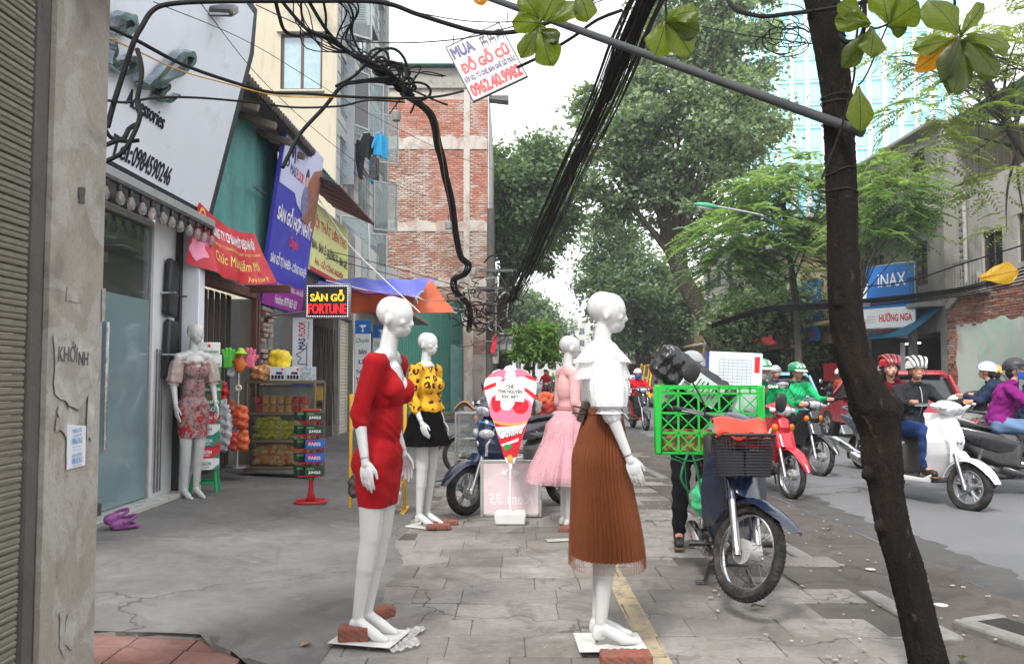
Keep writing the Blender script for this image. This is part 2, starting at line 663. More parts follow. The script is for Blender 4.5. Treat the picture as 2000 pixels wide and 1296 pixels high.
def stained(name,base,dark,light,rough=.85,streak=.6,scale=1.5,bump=.25,third=None):
 """old rendered wall / concrete: blotches plus vertical run-off streaks"""
 if name in MATS:return MATS[name]
 t=NT(name)
 g=t.node('NewGeometry').outputs['Position']
 n1=t.noise(scale,9,.62,g,.5)
 c=t.ramp(n1,[(.28,dark),(.46,base),(.6,base),(.78,light)])
 st=t.noise(3.0,6,.6,g,.2,(1.6,1.6,.16))
 c=t.mix(t.ramp(st,[(.54,0.0),(.74,streak)]),c,dark)
 if third:
  c=t.mix(t.ramp(t.noise(scale*.8,6,.6,g,.8),[(.5,0.0),(.56,third[1])]),c,third[0])
 sp=t.noise(60,3,.6,g)
 c=t.mix(t.ramp(sp,[(.3,.35),(.5,0.0)]),c,dark)
 t.color(c);t.rough(rough)
 t.bump(t.noise(22,8,.65,g),bump,.02)
 MATS[name]=t.m
 return t.m
M_BLACK=mat('black_plastic',(.012,.012,.013),.42,var=.3)
M_RUBBER=mat('tyre_rubber',(.018,.018,.019),.8,var=.35,scale=20,bump=.2,dirt=((.09,.08,.07),.35,9),spec=.2)
M_CHROME=mat('chrome',(.62,.62,.62),.2,1.0,var=.1)
M_ALU=mat('aluminium',(.42,.42,.43),.38,1.0,var=.12,dirt=((.2,.19,.18),.3,12))
M_STEEL=mat('dark_steel',(.12,.12,.125),.45,.8,var=.2,dirt=((.1,.07,.05),.3,9))
M_WHITE=mat('white_paint',(.72,.72,.71),.5,var=.06)
M_CABLE=mat('black_cable',(.007,.007,.0075),.75,var=.4,scale=3,spec=.2)
M_CABLE2=mat('weathered_cable',(.028,.025,.023),.85,var=.4,scale=5,spec=.2)
M_WIREY=mat('yellow_wire',(.45,.25,.03),.6,var=.3)
M_GLASS=glass_mat('clear_glass')
M_DKGLASS=mat('dark_glass',(.015,.018,.02),.06,var=.2,spec=.8)
M_LENS=mat('headlight_lens',(.5,.52,.55),.1,.3,var=.4,scale=18)
M_REDLENS=mat('red_lens',(.35,.012,.012),.15,var=.2)
M_ORANGELENS=mat('orange_lens',(.5,.14,.01),.15,var=.2)
# -------- ground
def kerbX(y):return 2.52-.036*y
def asphX(y):return 3.2-.02*y
def ground_mat(name,cols,sc1,sc2,rough=.9,bump=.3,speck=None,yline=False,rnd=.0,patch=None,crack=None,stain=None,gain=.74):
 t=NT(name)
 g=t.node('NewGeometry').outputs['Position']
 n=t.noise(sc1,9,.62,g,.4)
 c=t.ramp(n,[(.25,cols[0]),(.45,cols[1]),(.62,cols[2]),(.8,cols[3])])
 n2=t.noise(sc2,6,.7,g)
 c=t.mix(t.ramp(n2,[(.3,.45),(.55,0.0)]),c,sc(cols[0],.7))
 if patch:
  c=t.mix(t.ramp(t.noise(patch[1],5,.6,g,1.0),[(.5,0.0),(.6,patch[2])]),c,patch[0])
 if rnd:
  oi=t.node('ObjectInfo').outputs['Random']
  c=t.mix(1.0,c,t.ramp(oi,[(0,1-rnd),(1,1+rnd)]),'MULTIPLY')
 if stain:
  sn=t.noise(stain[0],7,.68,g,1.4)
  c=t.mix(t.ramp(sn,[(.54,0.0),(.60,stain[1]),(.8,stain[1]*.7)]),c,sc(cols[0],.62))
  c=t.mix(t.ramp(t.noise(stain[0]*2.6,7,.7,g,.8),[(.60,0.0),(.68,stain[1]*.7)]),c,sc(cols[3],1.12))
 if crack:
  wv=t.node('VectorMath',operation='MULTIPLY_ADD')
  nz=t.node('TexNoise');nz.inputs['Scale'].default_value=3.0;nz.inputs['Detail'].default_value=6;t.l.new(g,nz.inputs['Vector'])
  t.l.new(nz.outputs['Color'],wv.inputs[0]);wv.inputs[1].default_value=(.5,.5,.5);t.l.new(g,wv.inputs[2])
  v=t.node('TexVoronoi',feature='DISTANCE_TO_EDGE');v.inputs['Scale'].default_value=crack[0];t.l.new(wv.outputs[0],v.inputs['Vector'])
  ck=t.math('MULTIPLY',t.ramp(v.outputs['Distance'],[(crack[1],1.0),(crack[1]*2.2,0.0)]),t.ramp(t.noise(.7,4,.6,g),[(.42,0.0),(.55,.9)]))
  c=t.mix(ck,c,sc(cols[0],.45))
 if yline:
  sx=t.node('SeparateXYZ');t.l.new(g,sx.inputs[0])
  d=t.math('ABSOLUTE',t.math('SUBTRACT',sx.outputs[0],.715))
  inside=t.math('MULTIPLY',t.math('LESS_THAN',d,.062),t.math('LESS_THAN',sx.outputs[1],9.0))
  worn=t.ramp(t.noise(14,8,.7,g),[(.38,.08),(.54,.78)])
  c=t.mix(t.math('MULTIPLY',inside,worn),c,(.40,.315,.18))
 if speck:
  v=t.node('TexVoronoi');v.inputs['Scale'].default_value=speck[1];t.l.new(g,v.inputs['Vector'])
  k=t.math('MULTIPLY',t.ramp(v.outputs['Distance'],[(.05,1.0),(.12,0.0)]),t.ramp(t.noise(1.7,4,.6,g),[(.45,0.0),(.6,1.0)]))
  c=t.mix(k,c,speck[0])
 c=t.mix(1.0,c,(gain,gain,gain),'MULTIPLY')
 t.color(c)
 t.rough(t.ramp(n2,[(.3,rough-.12),(.7,min(1,rough+.08))]))
 t.bump(t.noise(sc2*2.5,8,.7,g),bump,.012)
 return t.m
M_BED=ground_mat('dirt_joint',[(.055,.047,.04),(.095,.083,.072),(.12,.107,.095),(.16,.148,.135)],3,25)
M_PAVER=ground_mat('worn_paver',[(.11,.098,.088),(.185,.17,.155),(.235,.22,.205),(.31,.295,.28)],1.3,22,speck=((.5,.49,.47),30),yline=True,rnd=.15,patch=((.10,.085,.072),1.1,.5),stain=(1.6,.42),crack=(.8,.0035),gain=.98)
M_APRON=ground_mat('smooth_concrete',[(.112,.104,.096),(.178,.169,.160),(.218,.209,.200),(.285,.275,.264)],.9,9,bump=.15,patch=((.105,.10,.095),.8,.38),stain=(1.0,.36),crack=(.45,.002),speck=((.42,.41,.4),40),gain=.76)
M_ASPH=ground_mat('asphalt',[(.085,.086,.09),(.145,.147,.152),(.168,.17,.175),(.20,.2,.205)],.35,90,bump=.6,stain=(.5,.16),crack=(.25,.002),speck=((.26,.26,.26),60),gain=.92)
M_ASPHD=ground_mat('asphalt_edge',[(.05,.049,.048),(.085,.083,.082),(.105,.103,.10),(.15,.146,.142)],2.2,60,bump=.5,stain=(1.2,.4),speck=((.3,.29,.28),30))
M_DIRT=ground_mat('packed_dirt',[(.055,.045,.038),(.10,.085,.073),(.125,.108,.095),(.18,.16,.145)],1.6,28,bump=.7,speck=((.36,.34,.32),24),stain=(2.2,.5))
M_KERB=ground_mat('kerb_stone',[(.12,.11,.1),(.22,.21,.195),(.29,.28,.26),(.36,.35,.33)],2.5,20)
M_REDTILE=ground_mat('red_floor_tile',[(.12,.055,.04),(.21,.095,.072),(.25,.13,.105),(.27,.19,.165)],3,25,rnd=.12,stain=(2.0,.5))
M_FAR=ground_mat('far_ground',[(.09,.085,.08),(.14,.13,.125),(.17,.16,.15),(.2,.19,.18)],.05,1)
m=MB();m.grid(24,24,lambda a,b:(-150+300*a,-40+300*b,-.16));struct('ground',m,M_FAR)
m=MB();m.sheet(6,60,lambda a,b:(lerp(asphX(-8+200*b),11.4,a),-8+200*b,-.03+.05*sin(pi*a)),.06);struct('road',m,M_ASPH)
m=MB()
def _edge(a,b):
 y=1.5+38*b
 x0=asphX(y)-.1
 wob=.05*sin(y*2.1)+.04*sin(y*5.3+1)+.035*sin(y*13.7)+.02*sin(y*31)
 return(x0+a*(.5+wob),y,-.03+.04*min(1,a*3)+.014*a-.016*(a==1))
m.grid(4,420,_edge);struct('road_edge',m,M_ASPHD)
m=MB()
def _verge(a,b):
 y=-6+60*b
 x=lerp(kerbX(y)-.4,asphX(y)+.08,a)
 return(x,y,-.006+.010*sin(x*3.1+y*1.7)*sin(y*2.3)+.008*sin(x*9+y*7)+.004*a)
m.grid(14,240,_verge);struct('verge',m,M_DIRT)
m=MB();m.sheet(2,30,lambda a,b:(lerp(-12,kerbX(-8+190*b)-.02,a),-8+190*b,-.034),.05);pav=struct('pavement',m,M_BED)
# pavers, one object each near the camera, joined beyond
protos=[]
SIZES=(.30,.30,.40,.40,.52,.60)
for k in range(6):
 q=MB()
 w,d=SIZES[k]/2-.001,.165-.001
 pl=[]
 for(sx,sy)in((-1,-1),(1,-1),(1,1),(-1,1)):
  c=rng.uniform(.006,.02)
  pl+=[(sx*w,sy*(d-c)),(sx*(w-c),sy*d)]if sx*sy>0 else[(sx*(w-c),sy*d),(sx*w,sy*(d-c))]
 q.prism(pl,.045,Mx.Translation((0,0,-.045)),c=.005)
 protos.append(mesh_of(q,'paver'));protos[-1].materials.append(M_PAVER)
def apron_edge(y):
 return-.84-.06*sin(y*1.9)-.10*(y>6.6)*min(1,(y-6.6))-.05*sin(y*4.7)
count=0
far=MB()
r=0
y=3.1
while y<40:
 off=rng.uniform(-.3,0)
 x=-2.2+off
 while x<kerbX(y)-.16:
  kz=rng.randrange(6);x+=SIZES[kz]/2
  if x>-1.02 or y<4.25:
   broken=(x>kerbX(y)-.75-.25*sin(y*2.2)and rng.random()<.5 and y<14)or rng.random()<.025
   tp=rng.uniform(-.007,.003)
   if not broken and not(x<-1.4 and 3.9<y<4.4):
    if count<296:
     piece('paver',protos[kz],pav,Mx.Translation((x,y,tp))@Euler((rng.uniform(-.006,.006),rng.uniform(-.006,.006),rng.uniform(-.012,.012))).to_matrix().to_4x4())
     count+=1
    else:
     far.box((x,y,tp-.02),(SIZES[kz]-.008,.322,.04),.004,(0,0,rng.uniform(-.01,.01)))
  x+=SIZES[kz]/2
 y+=.331;r+=1
part('paver_field',far,M_PAVER,pav,kind='stuff')
q=MB();q.box((0,0,-.05),(.13,.98,.13),.012);ks=mesh_of(q,'kerb_stone');ks.materials.append(M_KERB)
y=2.0
while y<40:
 if not(7.2<y<8.3)and rng.random()>.22:
  piece('kerb_stone',ks,pav,Mx.Translation((kerbX(y)-.05,y,-.007+rng.uniform(-.012,.01)))@Euler((rng.uniform(-.01,.01),rng.uniform(-.04,.04),.036+rng.uniform(-.015,.015))).to_matrix().to_4x4())
 y+=1.0
# concrete apron rising to the shops
def apron_z(x,y):
 return .006+.058*max(0,(-.9-x))+.006*sin(x*2+y)
m=MB()
def _apron(a,b):
 y=lerp(4.16+.30*0,24,b)
 xr=apron_edge(y)
 x=lerp(-3.75,xr,a)
 if b==0:y+=.13*sin(x*2.3)+.07*sin(x*7.1)+(.16 if x<-1.5 else 0)
 return(x,y,apron_z(x,y)-(.012 if a==1 else 0)+.004*sin(x*6+2)*sin(y*4))
m.sheet(26,90,_apron,.03);struct('concrete_apron',m,M_APRON)
q=MB();q.box((0,0,-.012),(.292,.292,.03),.003);rt=mesh_of(q,'tile');rt.materials.append(M_REDTILE)
for i in range(4):
 for j in range(5):
  X,Y_=-1.45-.3*i,4.36-.3*j
  piece('tile',rt,pav,Mx.Translation((X,Y_,apron_z(X,4.2)-.012))@Euler((rng.uniform(-.01,.01),.058,.02)).to_matrix().to_4x4())
  # -------- foliage
def quads_mesh(name,co,m_,smooth=False):
 """co: (n,4,3) numpy -> mesh of separate quads"""
 n=len(co)
 me=bpy.data.meshes.new(name)
 me.vertices.add(n*4);me.vertices.foreach_set('co',co.astype('f').ravel())
 me.loops.add(n*4);me.loops.foreach_set('vertex_index',np.arange(n*4,dtype='i'))
 me.polygons.add(n);me.polygons.foreach_set('loop_start',np.arange(0,n*4,4,dtype='i'))
 me.update(calc_edges=True)
 me.materials.append(m_)
 return me
NR=np.random.default_rng(5)
def unit(a):
 return a/(np.linalg.norm(a,axis=-1,keepdims=True)+1e-9)
def leaf_cloud(blobs,n,L,Wd,clump=.38,per=70,down=0.2,shell=.55,seed=None):
 """leaf quads gathered in clumps over a few uneven ellipsoids; returns (n,4,3)"""
 r_=np.random.default_rng(seed)if seed is not None else NR
 vol=np.array([b[1][0]*b[1][1]*b[1][2]for b in blobs])**.7
 K=max(4,n//per)
 which=r_.choice(len(blobs),K,p=vol/vol.sum())
 d=unit(r_.normal(size=(K,3)))
 rad=shell+(1-shell)*r_.random(K)**.6
 wob=1+.16*np.sin(d[:,0]*5+which)+.14*np.sin(d[:,2]*7+2*which)+r_.normal(size=K)*.07
 cen=np.array([blobs[w][0]for w in which])+d*(rad*wob)[:,None]*np.array([blobs[w][1]for w in which])
 ci=r_.integers(0,K,n)
 size=clump*(0.55+.9*r_.random(K))
 off=r_.normal(size=(n,3))*(size[ci])[:,None]*np.array([1,1,.62])
 p=cen[ci]+off
 nrm=unit(r_.normal(size=(n,3))*.75+np.array([0,0,.9])+d[ci]*.35)
 ax=unit(np.cross(nrm,r_.normal(size=(n,3)))+off*.6/clump-np.array([0,0,down]))
 bx=unit(np.cross(nrm,ax))
 k=(.6+.8*r_.random(n))[:,None]
 a,b=ax*L*k,bx*Wd*k*.5
 return np.stack([p-a*.5,p+b,p+a*.5,p-b],1),cen
def frond_cloud(blobs,n,L,seed,leaflets=9,lw=.055,ll=.2):
 """feathery twice-pinnate fronds: paired leaflets along arching stalks"""
 r_=np.random.default_rng(seed)
 vol=np.array([b[1][0]*b[1][1]*b[1][2]for b in blobs])**.6
 which=r_.choice(len(blobs),n,p=vol/vol.sum())
 d=unit(r_.normal(size=(n,3))+np.array([0,0,.25]))
 rad=.25+.75*r_.random(n)**.5
 p0=np.array([blobs[w][0]for w in which])+d*rad[:,None]*np.array([blobs[w][1]for w in which])
 dr=unit(d*np.array([1,1,.15])+r_.normal(size=(n,3))*np.array([.5,.5,.16]))
 sd=unit(np.cross(dr,np.array([0,0,1.0]))+r_.normal(size=(n,3))*.15)
 out=[]
 LL=(L*(.6+.7*r_.random(n)))[:,None]
 for i in range(leaflets):
  t=(i+.7)/leaflets
  c=p0+dr*LL*t-np.array([0,0,1])*LL*(.42*t*t)
  w=ll*(1-.75*abs(t-.4))
  for s_ in(-1,1):
   tip=c+sd*s_*w+dr*w*.45-np.array([0,0,1])*w*(.15+.25*r_.random((n,1)))
   e=dr*lw*.5
   mid=(c+tip)/2
   out.append(np.stack([c,mid+e,tip,mid-e],1))
 return np.concatenate(out),p0
BARK=None
def bark(name,a,b,spots=None):
 if name in MATS:return MATS[name]
 t=NT(name)
 o=t.coord()
 n=t.noise(5,8,.68,o,.6,(1,1,.25))
 c=t.ramp(n,[(.3,a),(.6,mix3(a,b,.5)),(.8,b)])
 if spots:
  v=t.noise(38,4,.6,o,0,(1,1,.4))
  c=t.mix(t.ramp(v,[(.62,0.0),(.70,1.0)]),c,spots)
  c=t.mix(t.ramp(t.noise(2.2,5,.6,o,.5),[(.52,0.0),(.66,.35)]),c,sc(spots,.6))
 t.color(c);t.rough(.95);t.b.inputs['Specular IOR Level'].default_value=.15
 t.bump(t.noise(16,9,.7,o,.4,(1,1,.3)),.9,.03)
 MATS[name]=t.m
 return t.m
M_BARK=bark('grey_bark',(.035,.03,.026),(.14,.12,.10))
M_BARKD=bark('dark_wet_bark',(.007,.0058,.005),(.024,.019,.015),spots=(.062,.042,.030))
def tree(name,label,path,radii,blobs,n,L,Wd,lm,group=None,clump=.38,limbs=9,fr=None,seed=1,per=70,shell=.55,bm_=None,limb_r=.4):
 """trunk along path, limbs reaching into the crown, leaf crown"""
 base=V(path[0])
 t=thing(name,label,'tree',base,0,group)
 rl=random.Random(seed)
 tr=MB()
 sp=spline([V(p)-base for p in path],5)
 m_=len(path)-1
 rr=[lerp(radii[min(int(i/5),m_)],radii[min(int(i/5)+1,m_)],(i%5)/5)*(1+.06*sin(i*2.7))for i in range(len(sp))]
 tr.tube(sp,rr,10)
 if fr:
  co,cen=frond_cloud(blobs,n,fr[0],seed,*fr[1:])
 else:
  co,cen=leaf_cloud(blobs,n,L,Wd,clump,per,seed=seed,shell=shell)
 bl=MB()
 top=sp[-1]
 for i in range(limbs):
  e=V(cen[rl.randrange(len(cen))])-base
  s=sp[rl.randrange(int(len(sp)*.55),len(sp))]
  mid=s.lerp(e,.5)+V((rl.uniform(-.3,.3),rl.uniform(-.3,.3),rl.uniform(.0,.5)))*(e-s).length*.25
  pts=spline([s,mid,e],5)
  r0=rr[-1]*rl.uniform(.35,.6)*(limb_r/.4)
  bl.tube(pts,[r0*(1-.85*k/(len(pts)-1))for k in range(len(pts))],6)
 part('trunk',tr,bm_ or M_BARK,t)
 if limbs:part('limbs',bl,bm_ or M_BARK,t)
 me=quads_mesh('crown',co-np.array(base),lm)
 o=part('crown',me,lm,t)
 o['kind']='stuff'
 return t
LM_BIG=leaf_mat('grey_green_leaves',(.055,.10,.05),(.29,.37,.24),.42)
LM_DARK=leaf_mat('dark_green_leaves',(.07,.13,.06),(.16,.24,.12),.35)
LM_FAR=leaf_mat('far_green_leaves',(.10,.16,.09),(.2,.27,.16),.35)
LM_BRIGHT=leaf_mat('bright_green_leaves',(.06,.15,.022),(.16,.26,.06),.4,yellow=(.3,.2,.03))
LM_FROND=leaf_mat('feathery_leaves',(.09,.17,.07),(.25,.34,.18),.5)
LM_FROND2=leaf_mat('feathery_leaves_olive',(.12,.17,.06),(.26,.31,.13),.45,yellow=(.25,.18,.05))
def B(u,v,Y,ru,rv,rd=None):
 """crown lobe centred where the photograph shows it, radii in pixels"""
 k=Y/FPX
 return(tuple(P(u,v,Y)),(ru*k,(rd or ru)*k,rv*k))
G_TREES='street trees along the road'
Yb=40
tree('street_tree','tallest street tree with a leaning grey trunk and a broad grey-green crown above the road',[G(1425,790),P(1412,690,Yb),P(1385,640,Yb),P(1340,555,Yb),P(1312,490,Yb),P(1296,420,Yb)],[.55,.52,.5,.42,.36,.3,.25],[B(1295,375,Yb,140,95),B(1335,260,Yb,205,135),B(1440,300,Yb,105,150),B(1330,110,Yb,120,115),B(1410,40,Yb,110,110),B(1200,330,Yb,85,90),B(1240,215,Yb,95,105),B(1450,130,Yb,75,100),B(1148,220,Yb,34,38),B(1330,-60,Yb,140,100)],66000,.25,.15,LM_BIG,G_TREES,clump=.36,limbs=26,seed=3,per=150,shell=.45)
Yb=62
tree('street_tree','straight dark trunked street tree behind the white blouse mannequin with low crown',[G(1262,772),P(1256,700,Yb),P(1250,640,Yb),P(1246,570,Yb),P(1235,500,Yb)],[.6,.55,.5,.45,.35,.3],[B(1205,470,Yb,62,88),B(1235,560,Yb,100,75),B(1200,590,Yb,48,62),B(1300,590,Yb,60,60),B(1215,660,Yb,40,25),B(1300,660,Yb,50,30),B(1190,530,Yb,45,62)],30000,.32,.18,LM_DARK,G_TREES,clump=.6,limbs=10,seed=4,per=80)
Yb=44
tree('street_tree','rounded dark green tree rising behind the brick building and the cable pole',[G(986,787),P(986,700,Yb),P(985,600,Yb),P(990,520,Yb),P(1000,450,Yb)],[.42,.4,.38,.32,.26,.2],[B(1030,380,Yb,85,85),B(1050,320,Yb,55,42),B(985,410,Yb,50,90),B(1075,430,Yb,45,55),B(1020,480,Yb,60,50),B(965,330,Yb,30,50)],34000,.27,.16,LM_DARK,G_TREES,clump=.42,limbs=14,seed=5,per=90)
Yb=85
tree('street_tree','distant soft green street tree at the far end of the road',[G(1030,760),P(1030,700,Yb),P(1032,650,Yb)],[.3,.3,.25,.2],[B(1035,620,Yb,50,45),B(1075,645,Yb,35,28),B(1010,590,Yb,35,35)],9000,.4,.25,LM_FAR,G_TREES,clump=.7,limbs=5,seed=6)
Yb=24
tree('young_tree','young bright green tree with yellowish leaves beyond the ice cream sign',[G(1044,829),P(1042,760,Yb),P(1043,690,Yb),P(1046,650,Yb)],[.05,.045,.04,.03,.02],[B(1048,665,Yb,48,38),B(1030,690,Yb,34,25),B(1075,690,Yb,28,20),B(1055,640,Yb,26,18)],2600,.17,.085,LM_BRIGHT,None,clump=.14,limbs=10,seed=7,per=22)
Yb=30
tree('feathery_tree','light green feathery leaved tree in front of the glass tower',[G(1560,815),P(1560,700,Yb),P(1555,600,Yb),P(1540,480,Yb),P(1530,400,Yb)],[.14,.13,.12,.1,.08,.05],[B(1470,455,Yb,110,55),B(1560,390,Yb,75,60),B(1420,520,Yb,70,45),B(1540,500,Yb,90,55),B(1490,370,Yb,60,35),B(1590,330,Yb,40,35),B(1390,470,Yb,50,30)],1080,.95,0,LM_FROND,'feathery leaved trees across the road',limbs=20,fr=(.95,11,.085,.26),seed=8)
Yb=24
tree('feathery_tree','feathery leaved tree hiding the old house above the blue shop sign',[G(1672,830),P(1672,700,Yb),P(1680,560,Yb),P(1705,430,Yb)],[.10,.09,.08,.07,.05],[B(1735,400,Yb,80,55),B(1770,370,Yb,62,45),B(1700,340,Yb,55,40),B(1690,450,Yb,60,45),B(1760,450,Yb,50,30)],470,.8,0,LM_FROND,'feathery leaved trees across the road',limbs=12,fr=(.8,10,.07,.22),seed=9)
Yb=36
tree('broadleaf_tree','slim dark stemmed tree with drooping leaves beside the blue shop boards',[G(1542,798),P(1540,720,Yb),P(1533,640,Yb),P(1528,590,Yb)],[.16,.15,.13,.12,.1],[B(1500,600,Yb,95,42),B(1440,630,Yb,60,45),B(1580,630,Yb,45,40),B(1530,570,Yb,65,32),B(1440,690,Yb,40,26),B(1590,690,Yb,35,28)],9000,.27,.13,LM_BIG,None,clump=.3,limbs=16,seed=10,per=34)
Yb=17
tree('feathery_tree','olive feathery leaved tree with long bare branches reaching in over the grey building',[G(2150,880),P(2130,600,Yb),P(2080,380,Yb),P(1990,280,Yb),P(1950,200,Yb),P(1900,100,Yb)],[.16,.15,.13,.11,.08,.06,.04],[B(1880,120,Yb,110,55),B(1960,60,Yb,80,60),B(1800,215,Yb,70,35),B(1950,230,Yb,90,50),B(1830,300,Yb,80,35),B(1960,370,Yb,70,40),B(1740,110,Yb,45,30),B(1975,440,Yb,45,30),B(2050,150,Yb,90,120)],620,.62,0,LM_FROND2,'feathery leaved trees across the road',limbs=34,fr=(.6,9,.05,.15),seed=11,limb_r=.5)
# -------- buildings
def facing(d):
 return atan2(d[0],-d[1])
def wall(mb,x0,x1,z0,z1,holes=(),dep=.22,y=0.0,mi=0):
 xs=sorted({x0,x1,*[h[0]for h in holes],*[h[1]for h in holes]})
 zs=sorted({z0,z1,*[h[2]for h in holes],*[h[3]for h in holes]})
 for a,b in zip(xs,xs[1:]):
  for c,d in zip(zs,zs[1:]):
   if not any(h[0]<=(a+b)/2<=h[1]and h[2]<=(c+d)/2<=h[3]for h in holes):
    mb.add([(a,y,c),(b,y,c),(b,y,d),(a,y,d)],[(0,1,2,3)],mi)
 for a,b,c,d in holes:
  mb.add([(a,y,c),(b,y,c),(b,y,d),(a,y,d),(a,y+dep,c),(b,y+dep,c),(b,y+dep,d),(a,y+dep,d)],[(0,4,5,1),(2,6,7,3),(1,5,6,2),(3,7,4,0)],mi)
 return mb
def shell(t,w,h,dep,mats,holes=(),z0=-.1,name='wall',sides=True):
 m=MB()
 wall(m,-w/2,w/2,z0,h,holes)
 if sides:
  m.add([(-w/2,0,z0),(-w/2,dep,z0),(-w/2,dep,h),(-w/2,0,h),(w/2,0,z0),(w/2,dep,z0),(w/2,dep,h),(w/2,0,h)],[(0,3,2,1),(4,5,6,7),(1,2,6,5),(3,7,6,2)])
 return part(name,m,mats,t,smooth=0,fix=False)
def window(t,x0,x1,z0,z1,fm,gm,y=.1,cols=2,rows=1,fw=.05,bars=None,label=None):
 m=MB()
 for a,b in((x0,x0+fw),(x1-fw,x1)):m.box(((a+b)/2,y,(z0+z1)/2),(b-a,.06,z1-z0),.006)
 for a,b in((z0,z0+fw),(z1-fw,z1)):m.box(((x0+x1)/2,y+.001,(a+b)/2),(x1-x0-2*fw,.058,b-a),.006)
 for i in range(1,cols):m.box((lerp(x0,x1,i/cols),y,(z0+z1)/2),(fw,.056,z1-z0-2*fw),.006)
 for i in range(1,rows):m.box(((x0+x1)/2,y,lerp(z0,z1,i/rows)),(x1-x0-2*fw,.05,fw*.8),.006)
 f=part('window',m,fm,t,label=label)
 cw=(x1-x0)/cols
 for i in range(cols):
  p=MB();p.box((x0+cw*(i+.5),y+.004*(i%2),(z0+z1)/2),(cw-fw*.9,.012,z1-z0-fw*1.5))
  part('pane',p,gm,f)
 return f
def railing(t,x0,x1,y,z,h,m_,n=12,name='railing'):
 m=MB()
 m.box(((x0+x1)/2,y,z+h),(x1-x0,.04,.04));m.box(((x0+x1)/2,y,z+.06),(x1-x0,.03,.03))
 for i in range(n+1):m.box((lerp(x0,x1,i/n),y,z+h/2),(.018,.018,h-.04))
 return part(name,m,m_,t)
M_BEIGE=stained('beige_render',(.47,.425,.32),(.25,.23,.18),(.58,.54,.44),streak=.55,scale=.8)
M_GREYW=stained('grey_stained_wall',(.27,.26,.24),(.12,.115,.105),(.40,.385,.36),streak=.75,scale=.8)
M_CONC=stained('raw_concrete',(.29,.28,.25),(.17,.16,.14),(.40,.385,.35),streak=.45,scale=3.5)
M_MINT=stained('peeling_mint_plaster',(.50,.54,.50),(.33,.29,.24),(.62,.66,.64),streak=.1,scale=.9,third=((.38,.56,.46),.75))
M_PALE=stained('pale_render',(.56,.55,.52),(.36,.34,.31),(.66,.65,.63),streak=.4,scale=.6)
M_OCHRE=stained('ochre_render',(.50,.40,.24),(.33,.27,.18),(.58,.48,.32),streak=.4,scale=.6)
M_PINKW=stained('pinkish_render',(.46,.38,.33),(.28,.24,.21),(.56,.5,.45),streak=.4,scale=.6)
M_BRICK=brick_mat('red_brick',[C(160,104,88),C(190,122,100),C(204,142,120),C(182,116,98),C(205,172,154)],white=((.5,.45,.40),1.1,.55))
M_BRICKP=brick_mat('weathered_brick',[C(120,80,66),C(170,105,86),C(178,125,106),C(155,122,108),C(186,160,146)])
M_BRICKL=brick_mat('lime_smeared_brick',[C(150,116,100),C(182,128,110),C(194,148,128),C(180,156,142),C(204,186,170)],white=((.5,.46,.40),.9,.8))
M_MORTAR=stained('mortar',(.30,.27,.235),(.19,.17,.15),(.42,.39,.35),streak=.3,scale=1.2)
M_MORTAR2=stained('brick_backing',(.42,.375,.335),(.22,.19,.165),(.46,.42,.38),streak=.2,scale=2)
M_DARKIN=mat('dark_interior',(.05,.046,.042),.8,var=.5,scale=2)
M_TEAL=mat('teal_corrugated_steel',C(78,146,140),.5,var=.12,scale=2,dirt=(C(70,80,74),.3,1.6))
M_TEALD=mat('green_hoarding_steel',C(46,104,92),.5,var=.10,scale=2,dirt=(C(90,110,100),.25,1.3))
M_BLUEWIN=mat('sky_reflecting_pane',(.30,.42,.45),.06,var=.1,spec=.9)
M_GREYFR=mat('grey_window_frame',(.36,.37,.37),.4,.3)
M_BROWNFR=mat('brown_window_frame',C(80,62,52),.5)
M_SIGNBLUE=print_mat('sign_blue',C(20,110,190))
M_SIGNWHITE=print_mat('sign_white',C(225,228,232))
M_INKRED=print_mat('red_ink',C(200,24,36))
M_INKWHITE=print_mat('white_ink',C(240,240,242))
M_INKDARK=print_mat('dark_ink',C(22,24,38))
M_INKNAVY=print_mat('navy_ink',C(32,30,96))
def brick_field(mb,x0,x1,z0,z1,y=0,bw=.225,bh=.072,keep=lambda x,z:True,seed=2,jut=.012):
 """running-bond bricks standing proud of their mortar by uneven amounts"""
 q=random.Random(seed)
 r=0
 z=z0+bh/2
 while z<z1:
  x=x0-(bw/2 if r%2 else 0)
  while x<x1:
   a,b=max(x,x0),min(x+bw-.012,x1)
   if b-a>.03 and keep((a+b)/2,z):
    d=.02+q.uniform(0,jut)
    A,B_,c,e=a,b,z-bh/2+.006,z+bh/2-.005
    mb.add([(A,y,c),(B_,y,c),(B_,y,e),(A,y,e),(A+.003,y-d,c+.003),(B_-.003,y-d,c+.003),(B_-.003,y-d,e-.003),(A+.003,y-d,e-.003)],[(4,5,6,7),(0,1,5,4),(1,2,6,5),(2,3,7,6),(3,0,4,7)])
   x+=bw
  z+=bh;r+=1
 return mb
